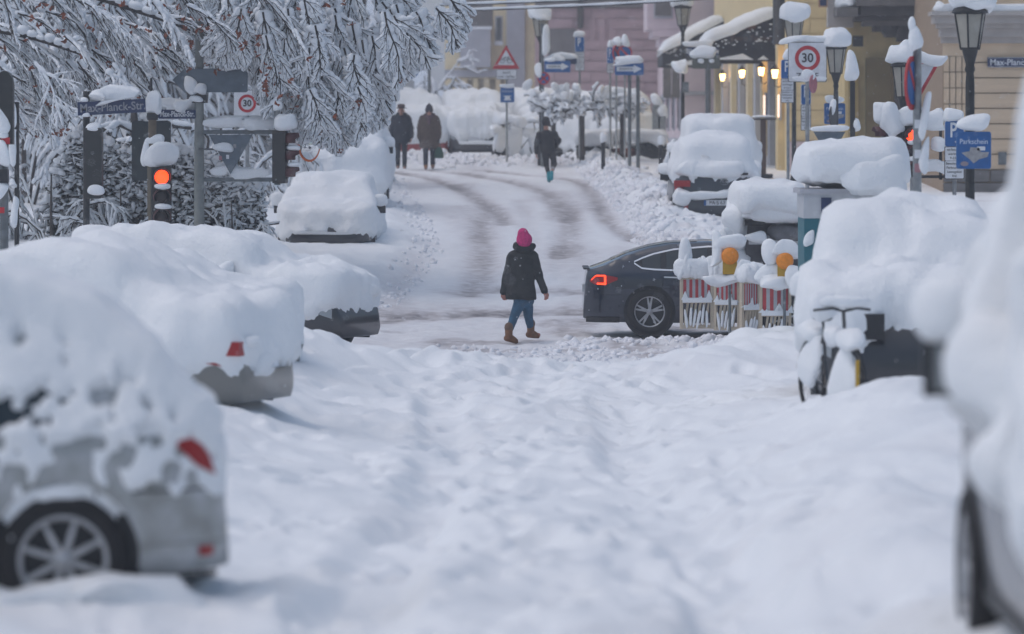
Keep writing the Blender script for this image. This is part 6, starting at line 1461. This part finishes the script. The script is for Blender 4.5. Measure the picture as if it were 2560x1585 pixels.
# ================================================================== PEOPLE
def capsule(mb, p0, p1, r0, r1, n=12, k=(1, 1)):
    """closed tapered capsule; k squashes the section in x / y"""
    p0, p1 = Vector(p0), Vector(p1); d = p1 - p0; L = d.length; d = d.normalized() if L > 1e-6 else Vector((0, 0, 1))
    a = d.cross(Vector((0, 1, 0)) if abs(d.y) < .9 else Vector((1, 0, 0))).normalized(); b = d.cross(a)
    rings = [(-r0 * math.cos(t), r0 * math.sin(t)) for t in (.25, .7, 1.15)] + [(0, r0), (L * .5, (r0 + r1) / 2), (L, r1)] + [(L + r1 * math.cos(t), r1 * math.sin(t)) for t in (1.15, .7, .25)]
    V = []
    for h, r in rings:
        for i in range(n):
            t = 2 * math.pi * i / n; o = (a * math.cos(t) + b * math.sin(t)) * r; o = Vector((o.x * k[0], o.y * k[1], o.z)); V.append(p0 + d * h + o)
    V += [p0 - d * r0, p1 + d * r1]; m = len(rings); F = []
    for i in range(m - 1):
        for j in range(n): j2 = (j + 1) % n; F.append((i * n + j, i * n + j2, (i + 1) * n + j2, (i + 1) * n + j))
    for j in range(n): j2 = (j + 1) % n; F.append((j2, j, m * n)); F.append(((m - 1) * n + j, (m - 1) * n + j2, m * n + 1))
    mb.add(V, F, True)
def loft(mb, rings, n=20):
    """closed vertical body of elliptical rings (cx, cy, z, rx, ry)"""
    V = []; F = []
    for cx, cy, z, rx, ry in rings:
        for i in range(n): t = 2 * math.pi * i / n; V.append((cx + rx * math.cos(t), cy + ry * math.sin(t), z))
    m = len(rings)
    for i in range(m - 1):
        for j in range(n): j2 = (j + 1) % n; F.append((i * n + j, i * n + j2, (i + 1) * n + j2, (i + 1) * n + j))
    F.append(tuple(reversed(range(n)))); F.append(tuple(range((m - 1) * n, m * n))); mb.add(V, F, True)
def fused(name, parent, m, caps=(), lofts=(), voxel=.012, smooth=4, wrinkle=0, seed=0):
    mb = MB()
    for c in caps: capsule(mb, *c)
    for l in lofts: loft(mb, l)
    o = mb.obj(name, m)
    bm = bmesh.new(); bm.from_mesh(o.data); bmesh.ops.recalc_face_normals(bm, faces=bm.faces); bm.to_mesh(o.data); bm.free()
    r = o.modifiers.new('r', 'REMESH'); r.mode = 'VOXEL'; r.voxel_size = voxel; r.use_smooth_shade = True
    s = o.modifiers.new('s', 'SMOOTH'); s.iterations = smooth; s.factor = .5
    me = baked(o); old = o.data; o.modifiers.clear(); o.data = me
    if wrinkle:
        n = len(me.vertices); co = np.empty(n * 3, np.float32); me.vertices.foreach_get('co', co); co = co.reshape(-1, 3); no = np.empty(n * 3, np.float32); me.vertices.foreach_get('normal', no); no = no.reshape(-1, 3)
        d = fbm(co * np.array([7, 7, 13]) + seed, 3, 2) * wrinkle; co = co + no * d[:, None]; me.vertices.foreach_set('co', co.ravel().astype(np.float32)); me.update()
    me.polygons.foreach_set('use_smooth', np.ones(len(me.polygons), bool)); me.materials.clear(); me.materials.append(m)
    o.parent = parent; return o
SKIN = mat('skin', (.42, .22, .16), .55, var=.1, vscale=12); SKINR = mat('skin_cold', (.40, .17, .13), .55)
def hand(caps, w, d, fwd, s=1.0, curl=.5, side=1):
    """palm and five curled fingers: w wrist, d direction down the hand, fwd palm side"""
    w, d, f = Vector(w), Vector(d).normalized(), Vector(fwd); f = (f - d * f.dot(d)).normalized(); x = d.cross(f) * side
    pc = w + d * .045 * s
    for k in (-1, 0, 1): caps.append((w + x * .012 * k * s, w + d * .085 * s + x * .022 * k * s, .017 * s, .014 * s))
    for k, l in zip((-1.5, -.5, .5, 1.5), (.062, .078, .08, .068)):
        a = w + d * .088 * s + x * .019 * k * s; b = a + (d * math.cos(curl * .6) + f * math.sin(curl * .6)) * l * .5 * s; c = b + (d * math.cos(curl * 1.9) + f * math.sin(curl * 1.9)) * l * .5 * s
        caps.append((a, b, .0095 * s, .009 * s)); caps.append((b, c, .009 * s, .0075 * s))
    a = w + d * .03 * s + x * .03 * s; b = a + (d * .75 + x * .55 + f * .25).normalized() * .042 * s; c = b + (d * .9 + f * .4).normalized() * .03 * s
    caps.append((a, b, .012 * s, .0105 * s)); caps.append((b, c, .0105 * s, .009 * s))
def head(caps, lofts, c, face, r=.098):
    """skull, jaw, nose, ears and neck; c = centre of the head, face = unit direction looked at"""
    c = Vector(c); f = Vector(face).normalized(); s = Vector((f.y, -f.x, 0))
    caps += [(c + Vector((0, 0, .03)) - f * .02, c + Vector((0, 0, .03)) + f * .012, r * .88, r * .82), (c + f * .03 - Vector((0, 0, .05)), c + f * .045 - Vector((0, 0, .075)), r * .62, r * .48),
             (c + f * .088 + Vector((0, 0, .01)), c + f * .108 - Vector((0, 0, .022)), .010, .014), (c + s * r * .86, c + s * r * .88 - Vector((0, 0, .035)), .017, .012), (c - s * r * .86, c - s * r * .88 - Vector((0, 0, .035)), .017, .012),
             (c - Vector((0, 0, .08)) - f * .015, c - Vector((0, 0, .2)) - f * .02, .055, .062), (c + f * .082 - Vector((0, 0, .052)) - s * .018, c + f * .082 - Vector((0, 0, .052)) + s * .018, .010, .010)]
def boot(caps, ankle, toe_dir, r=.055, l=.19, z=0):
    a = Vector(ankle); t = Vector(toe_dir).normalized(); caps += [(a + Vector((0, 0, .12)), a, r * 1.05, r), (a - t * .035 - Vector((0, 0, .045)), a + t * (l * .62) - Vector((0, 0, .06)), r * .82, r * .62), (a + t * .05 - Vector((0, 0, .02)), a + t * l * .6 - Vector((0, 0, .05)), r * .8, r * .68)]
def face_bits(e, c, f, r=.098):
    c = Vector(c); f = Vector(f).normalized(); s = Vector((f.y, -f.x, 0))
    for k in (-1, 1): MB().pillow(c + f * .083 + s * .033 * k + Vector((0, 0, .012)), (.024, .018, .012), noise=0, nu=10, nv=7).obj('eye', INK, e)
    MB().pillow(c + f * .092 - Vector((0, 0, .052)), (.045, .02, .012), noise=0, nu=10, nv=7).obj('mouth', mat('lips', (.3, .10, .09), .5), e)

# ---- woman crossing: pink beanie, dark parka, jeans, tan boots (walking away to the right)
Yw = 64.3; xw = PX(1300, Yw); zw = PZ(857, Yw) - .03; e = empty('person', (xw, Yw, zw), 0, 'woman in a pink knitted beanie, dark parka, jeans and tan boots crossing the street', 'person')
def wp(px, py, y=0): return (PX(px, Yw) - xw, y, PZ(py, Yw) - zw)
hc = Vector(wp(1311, 602, -.02)); fd = Vector((.62, .75, 0))
hip = Vector(wp(1309, 740)); shL, shR = Vector(wp(1281, 640, .02)), Vector(wp(1334, 640, .0))
elL, wrL = Vector(wp(1266, 690, .0)), Vector(wp(1259, 729, .03)); elR, wrR = Vector(wp(1346, 688, -.04)), Vector(wp(1361, 726, -.10))
hpL, knL, anL = Vector(wp(1301, 752, -.03)), Vector(wp(1285, 792, -.05)), Vector(wp(1272, 838, -.16)); hpR, knR, anR = Vector(wp(1318, 752, .04)), Vector(wp(1321, 790, .13)), Vector(wp(1327, 831, .20))
caps = []; lofts = []
head(caps, lofts, hc, fd)
caps += [(hc - Vector((.02, 0, .30)), hip, .085, .10), (shL, shR, .055, .055), (shL, elL, .048, .04), (elL, wrL, .038, .028), (shR, elR, .048, .04), (elR, wrR, .038, .028), (hpL, knL, .078, .055), (knL, anL, .052, .036), (hpR, knR, .078, .055), (knR, anR, .052, .036), (anL - Vector((0, 0, .03)), anL + Vector((.10, .05, -.07)), .036, .03), (anR - Vector((0, 0, .03)), anR + Vector((.12, .06, -.05)), .036, .03)]
hand(caps, wrL + Vector((0, 0, -.005)), (0.05, .1, -1), (.5, .8, 0), 1.0, .75, -1); hand(caps, wrR + Vector((.0, 0, -.003)), (.35, -.25, -1), (-.4, .6, 0), 1.0, .8, 1)
fused('body', e, SKINR, caps, voxel=.007, smooth=2); face_bits(e, hc, fd)
PARKA = mat('parka_black', (.016, .019, .021), .75, var=.45, vscale=14, bump=.5, bscale=34)
hem = wp(1300, 749)[2]
tors = [(hip.x - .045, .0, hem, .235, .165), (hip.x - .04, 0, hem + .12, .225, .165), (hip.x - .03, 0, hem + .30, .195, .145), (hip.x - .01, .0, hem + .48, .195, .14), (hip.x - .005, 0, hem + .62, .19, .13), (hip.x + .0, 0, hem + .70, .12, .105), (hip.x + .005, 0, hem + .735, .09, .09)]
fused('parka', e, PARKA, [(shL, elL, .080, .068), (elL, wrL, .066, .056), (shR, elR, .080, .068), (elR, wrR, .066, .056), (shL + Vector((.03, 0, .01)), shR - Vector((.03, 0, -.01)), .085, .085)], [tors], .012, 5, .008, 3)
fused('hood', e, PARKA, [(Vector(wp(1291, 616, -.06)), Vector(wp(1328, 618, -.03)), .062, .06), (Vector(wp(1296, 622, -.10)), Vector(wp(1322, 624, -.10)), .055, .05), (Vector(wp(1290, 612, .05)), Vector(wp(1332, 616, .06)), .05, .05)], voxel=.012, smooth=4, wrinkle=.006)
JEANS = mat('jeans', (.035, .11, .19), .85, var=.3, vscale=10, bump=.4, bscale=60)
fused('jeans', e, JEANS, [(hpL, knL, .098, .072), (knL, anL + Vector((0, 0, .05)), .070, .055), (hpR, knR, .096, .070), (knR, anR + Vector((0, 0, .05)), .068, .054), (hpL, hpR, .11, .11)], voxel=.011, smooth=3, wrinkle=.005, seed=5)
TANB = mat('boot_tan', (.22, .10, .045), .75, var=.3, vscale=14, bump=.4)
for a, t in ((anL, (.85, .35, -.25)), (anR, (.8, .45, -.1))):
    cp = []; boot(cp, a, t, .058, .20); fused('boot', e, TANB, cp, voxel=.009, smooth=2, wrinkle=.003)
    capsule_mb = MB(); capsule(capsule_mb, a + Vector((0, 0, .12)), a + Vector((0, 0, .135)), .068, .066); capsule_mb.obj('boot_cuff', mat('boot_lining', (.16, .10, .07), .9, bump=.6, bscale=50), e)
PINKH = mat('beanie_pink', (.62, .035, .20), .9, var=.25, vscale=30, bump=.8, bscale=70)
fused('beanie', e, PINKH, [(hc + Vector((-.005, -.01, .03)), hc + Vector((-.02, -.025, .105)), .122, .088), (hc + Vector((-.01, -.02, -.02)), hc + Vector((0, 0, .02)), .115, .12)], voxel=.01, smooth=3, wrinkle=.004)
fused('hair', e, mat('hair_brown', (.06, .035, .02), .7), [(hc + Vector((-.03, -.04, -.06)), hc + Vector((-.02, -.05, -.15)), .07, .05)], voxel=.012, smooth=2)

# ---- couple walking towards the camera
def walker(px, Yp, pyf, H, label, coat, coat_len, legs, boots, hat, hatmat, ph, scarf=None, hood=None, gloves=None, arm_out=.02, bag=False, shoulder=.235, bulk=1.0):
    x = PX(px, Yp); z = PZ(pyf, Yp); e = empty('person', (x, Yp, z), 0, label, 'person'); k = H / 1.75; V_ = Vector
    hc = V_((0, -.02, 1.615 * k)); fd = V_((0, -1, 0)); caps = []; head(caps, [], hc, fd, .098 * k)
    hip = .90 * k; shz = 1.42 * k
    sh = [V_((s * .18 * k, 0, shz)) for s in (-1, 1)]; el = [V_((s * (.235 + arm_out) * k, .0, 1.13 * k)) for s in (-1, 1)]; wr = [V_((s * (.25 + arm_out) * k, -.05, .885 * k)) for s in (-1, 1)]
    hp = [V_((s * .09 * k, 0, hip)) for s in (-1, 1)]; kn = [V_((s * .095 * k, -.03 - ph * s * .07, .50 * k)) for s in (-1, 1)]; an = [V_((s * .095 * k, .02 - ph * s * .12, (.10 + (.02 if ph * s < 0 else 0)) * k)) for s in (-1, 1)]
    for i in (0, 1): caps += [(sh[i], el[i], .05, .042), (el[i], wr[i], .04, .03), (hp[i], kn[i], .085, .06), (kn[i], an[i], .055, .04), (an[i], an[i] + V_((0, -.15, -.05)), .038, .03)]
    caps += [(V_((0, 0, shz - .10)), V_((0, 0, hip)), .09, .11), (sh[0], sh[1], .055, .055)]
    for i, s in ((0, -1), (1, 1)): hand(caps, wr[i] - V_((0, 0, .005)), (0, -.1, -1), (-s, 0, 0), 1.0, .7, s)
    fused('body', e, SKIN, caps, voxel=.009, smooth=2); face_bits(e, hc, fd)
    hz = coat_len * k; b = bulk
    t = [(0, 0, hz, .235 * b, .17 * b), (0, 0, hz + .15, .245 * b, .175 * b), (0, 0, 1.1 * k, .235 * b, .165 * b), (0, 0, 1.3 * k, .23 * b, .15 * b), (0, 0, 1.43 * k, .20 * b, .13 * b), (0, 0, 1.50 * k, .12, .105)]
    fused('coat', e, coat, [(sh[i], el[i], .092 * b, .082 * b) for i in (0, 1)] + [(el[i], wr[i] + V_((0, 0, .03)), .08 * b, .065 * b) for i in (0, 1)], [t], .013, 5, .010, px)
    fused('trousers', e, legs, [(hp[i], kn[i], .10, .078) for i in (0, 1)] + [(kn[i], an[i] + V_((0, 0, .04)), .076, .066) for i in (0, 1)], voxel=.013, smooth=3, wrinkle=.006)
    for i in (0, 1):
        cp = []; boot(cp, an[i], (0, -1, 0), .06, .2); fused('boot', e, boots, cp, voxel=.012, smooth=2)
    if hat == 'brim':
        MB().lathe([(.165, .075), (.17, .085), (.108, .095), (.103, .16), (.085, .19), (.03, .195)], hc, 24).obj('hat', hatmat, e)
    else: fused('beanie', e, hatmat, [(hc + V_((0, .01, .05)), hc + V_((0, .01, .10)), .115, .10), (hc + V_((0, 0, .18)), hc + V_((0, 0, .2)), .035, .03)], voxel=.012, smooth=2, wrinkle=.004)
    if hood: fused('hood', e, hood, [(hc + V_((-.11, .06, -.13)), hc + V_((.11, .06, -.13)), .075, .075), (hc + V_((-.15, -.02, -.15)), hc + V_((-.09, .08, -.08)), .06, .06), (hc + V_((.15, -.02, -.15)), hc + V_((.09, .08, -.08)), .06, .06)], voxel=.014, smooth=4, wrinkle=.01)
    if scarf: fused('scarf', e, scarf, [(hc + V_((-.06, -.05, -.15)), hc + V_((.06, -.05, -.15)), .06, .06), (hc + V_((-.01, -.13, -.18)), hc + V_((.01, -.17, -.32)), .05, .045)], voxel=.014, smooth=3, wrinkle=.01)
    if gloves:
        for i, s in ((0, -1), (1, 1)):
            cp = []; hand(cp, wr[i] + V_((0, 0, .01)), (0, -.1, -1), (-s, 0, 0), 1.18, .75, s); cp = [(a, b_, r0 + .004, r1 + .004) for a, b_, r0, r1 in cp]; fused('glove', e, gloves, cp, voxel=.008, smooth=2)
    return e, wr
walker(1003, 117, 424, 1.74, 'man in a dark navy padded coat and brown brimmed hat walking towards the viewer', mat('coat_navy', (.016, .022, .036), .8, var=.4, vscale=12, bump=.5), .74, mat('trousers_navy', (.018, .024, .036), .85, var=.2), mat('boots_dark', (.02, .02, .022), .7), 'brim', mat('felt_brown', (.055, .032, .03), .9), 1, hood=mat('coat_collar', (.018, .026, .034), .85), bulk=1.08, arm_out=.03)
e, wr = walker(1073, 116.6, 424, 1.72, 'woman in a brown quilted coat with scarf and bobble hat beside the man', mat('coat_brown', (.085, .058, .045), .8, var=.3, vscale=12, bump=.5), .60, mat('trousers_dark', (.02, .026, .042), .85, var=.2), mat('boots_ochre', (.26, .14, .07), .8), 'beanie', mat('beanie_grey', (.035, .033, .045), .9, bump=.6), -1, scarf=mat('scarf_plum', (.11, .065, .08), .9, var=.3, vscale=20), hood=mat('hood_brown', (.075, .045, .045), .9), gloves=mat('gloves_black', (.015, .016, .02), .7), bulk=1.12)
# her shopping bag hangs from the hand on the right
bx_, by_, bz_ = np.array(e.location) + np.array(wr[1]) + np.array([.0, -.03, -.10])
bg = empty('shopping_bag', (bx_, by_, bz_ - .46), 0, 'dark green shopping bag hanging from the gloved hand of the woman in brown', 'bag'); GREENB = mat('bag_green', (.02, .075, .05), .7, var=.25, vscale=15)
loft_mb = MB(); loft(loft_mb, [(0, 0, 0, .10, .05), (0, 0, .02, .135, .07), (0, 0, .14, .13, .07), (0, 0, .26, .085, .045), (0, 0, .31, .06, .03)]); loft_mb.obj('bag_body', GREENB, bg)
MB().tube([(-.05, 0, .29), (-.035, 0, .40), (0, 0, .46), (.035, 0, .40), (.05, 0, .29)], .010, 6).obj('handle', GREENB, bg)

# ---- jogger seen from behind, right leg on the ground, left shin swung back
Yj = 107.5; xj = PX(1368, Yj); zj = PZ(461, Yj); e = empty('person', (xj, Yj, zj), 0, 'jogger in black seen from behind with turquoise shoes running up the road', 'person')
def jp(px, py, y=0): return Vector((PX(px, Yj) - xj, y, PZ(py, Yj) - zj))
hc = jp(1365, 308); fd = Vector((-.1, 1, 0)); caps = []; head(caps, [], hc, fd)
shL, shR = jp(1348, 336), jp(1386, 334); elL, wrL = jp(1341, 358, -.03), jp(1341, 384, .02); elR, wrR = jp(1397, 352, -.08), jp(1390, 366, .14)
hL, kL, aL = jp(1363, 378), jp(1366, 412, .06), jp(1372, 445, 0); hR, kR, aR = jp(1380, 378), jp(1386, 410, .02), jp(1379, 430, -.30)
caps += [(hc - Vector((0, 0, .32)), jp(1371, 376), .085, .10), (shL, shR, .055, .055), (shL, elL, .05, .042), (elL, wrL, .04, .03), (shR, elR, .05, .042), (elR, wrR, .04, .03), (hL, kL, .085, .06), (kL, aL, .056, .04), (hR, kR, .085, .06), (kR, aR, .056, .04), (aL, aL + Vector((-.02, .12, -.06)), .038, .032), (aR, aR + Vector((0, -.04, -.14)), .038, .032)]
hand(caps, wrL, (0, .2, -1), (1, .2, 0), 1.05, .9, -1); hand(caps, wrR, (-.5, .8, .2), (-.6, 0, -.6), 1.05, 1.0, 1)
fused('body', e, SKIN, caps, voxel=.009, smooth=2); face_bits(e, hc, fd)
BLK = mat('running_black', (.018, .018, .020), .75, var=.35, vscale=10, bump=.4); TGT = mat('tights_black', (.016, .014, .018), .7, var=.3)
b0 = jp(1369, 380)
fused('jacket', e, BLK, [(shL, elL, .085, .072), (elL, wrL + Vector((0, 0, .02)), .07, .055), (shR, elR, .085, .072), (elR, wrR, .07, .055)], [[(b0.x, 0, b0.z, .185, .14), (b0.x, 0, b0.z + .15, .185, .14), (b0.x - .01, 0, b0.z + .32, .19, .14), (b0.x - .015, 0, b0.z + .46, .185, .125), (hc.x, 0, hc.z - .17, .09, .09)]], .013, 5, .010, 4)
fused('tights', e, TGT, [(hL, kL, .098, .07), (kL, aL + Vector((0, 0, .08)), .066, .046), (hR, kR, .098, .07), (kR, kR + (aR - kR) * .62, .066, .05), (hL, hR, .11, .11)], voxel=.013, smooth=3, wrinkle=.004)
fused('hat', e, BLK, [(hc + Vector((0, -.01, .03)), hc + Vector((0, -.015, .08)), .115, .095)], voxel=.013, smooth=2)
CYAN = mat('shoe_turquoise', (.02, .30, .36), .6, var=.25, vscale=16)
cp = []; boot(cp, aL, (.15, 1, -.4), .056, .20); fused('shoe', e, CYAN, cp, voxel=.011, smooth=2)
cp = []; cp += [(aR + Vector((0, 0, -.02)), aR + Vector((.0, .0, -.16)), .05, .045), (aR + Vector((0, -.05, .0)), aR + Vector((0, -.04, -.18)), .045, .04)]; fused('shoe', e, CYAN, cp, voxel=.011, smooth=2)
mb = MB(); capsule(mb, kR + (aR - kR) * .55, kR + (aR - kR) * .72, .056, .05); mb.obj('sock', mat('sock_grey', (.3, .3, .32), .9), e)
# ================================================================== FALLING SNOW AND HAZE
def falling_snow():
    n = 5200; Yy = rng.uniform(17, 120, n); px = rng.uniform(-100, 2660, n); py = rng.uniform(-100, 1500, n)
    X = (px - 1280) * Yy / FPX * 1.15; Z = CAMZ + (HY - py) * Yy / FPX; gz = ground(X, Yy)[0]; k = Z > gz + .1; X, Yy, Z = X[k], Yy[k], Z[k]; n = len(X)
    P = np.stack([X, Yy, Z], 1); r = rng.uniform(.003, .0065, n)[:, None]
    O = np.array([(1, 0, 0), (-1, 0, 0), (0, 1, 0), (0, -1, 0), (0, 0, 1.3), (0, 0, -1.3)]); V = (P[:, None, :] + O[None] * r[:, None, :]).reshape(-1, 3)
    f = np.array([(0, 2, 4), (2, 1, 4), (1, 3, 4), (3, 0, 4), (2, 0, 5), (1, 2, 5), (3, 1, 5), (0, 3, 5)]); F = (np.arange(n)[:, None, None] * 6 + f[None]).reshape(-1, 3)
    o = npmesh('falling_snow', V, F, SNOWF, None, kind='stuff'); o['label'] = 'snowflakes drifting through the air'; o['category'] = 'snowflakes'
falling_snow()
def haze():
    m = bpy.data.materials.new('haze'); m.use_nodes = True; t = m.node_tree; t.nodes.remove(t.nodes['Principled BSDF'])
    v = t.nodes.new('ShaderNodeVolumePrincipled'); v.inputs['Color'].default_value = (.93, .95, 1.0, 1); v.inputs['Density'].default_value = HAZE; v.inputs['Anisotropy'].default_value = .3
    t.links.new(v.outputs[0], t.nodes['Material Output'].inputs['Volume'])
    o = MB().box((0, 480, 17), (1900, 1100, 44)).obj('haze', m, None, kind='stuff')
HAZE = .00105
haze()
bpy.data.scenes.remove(TMP)
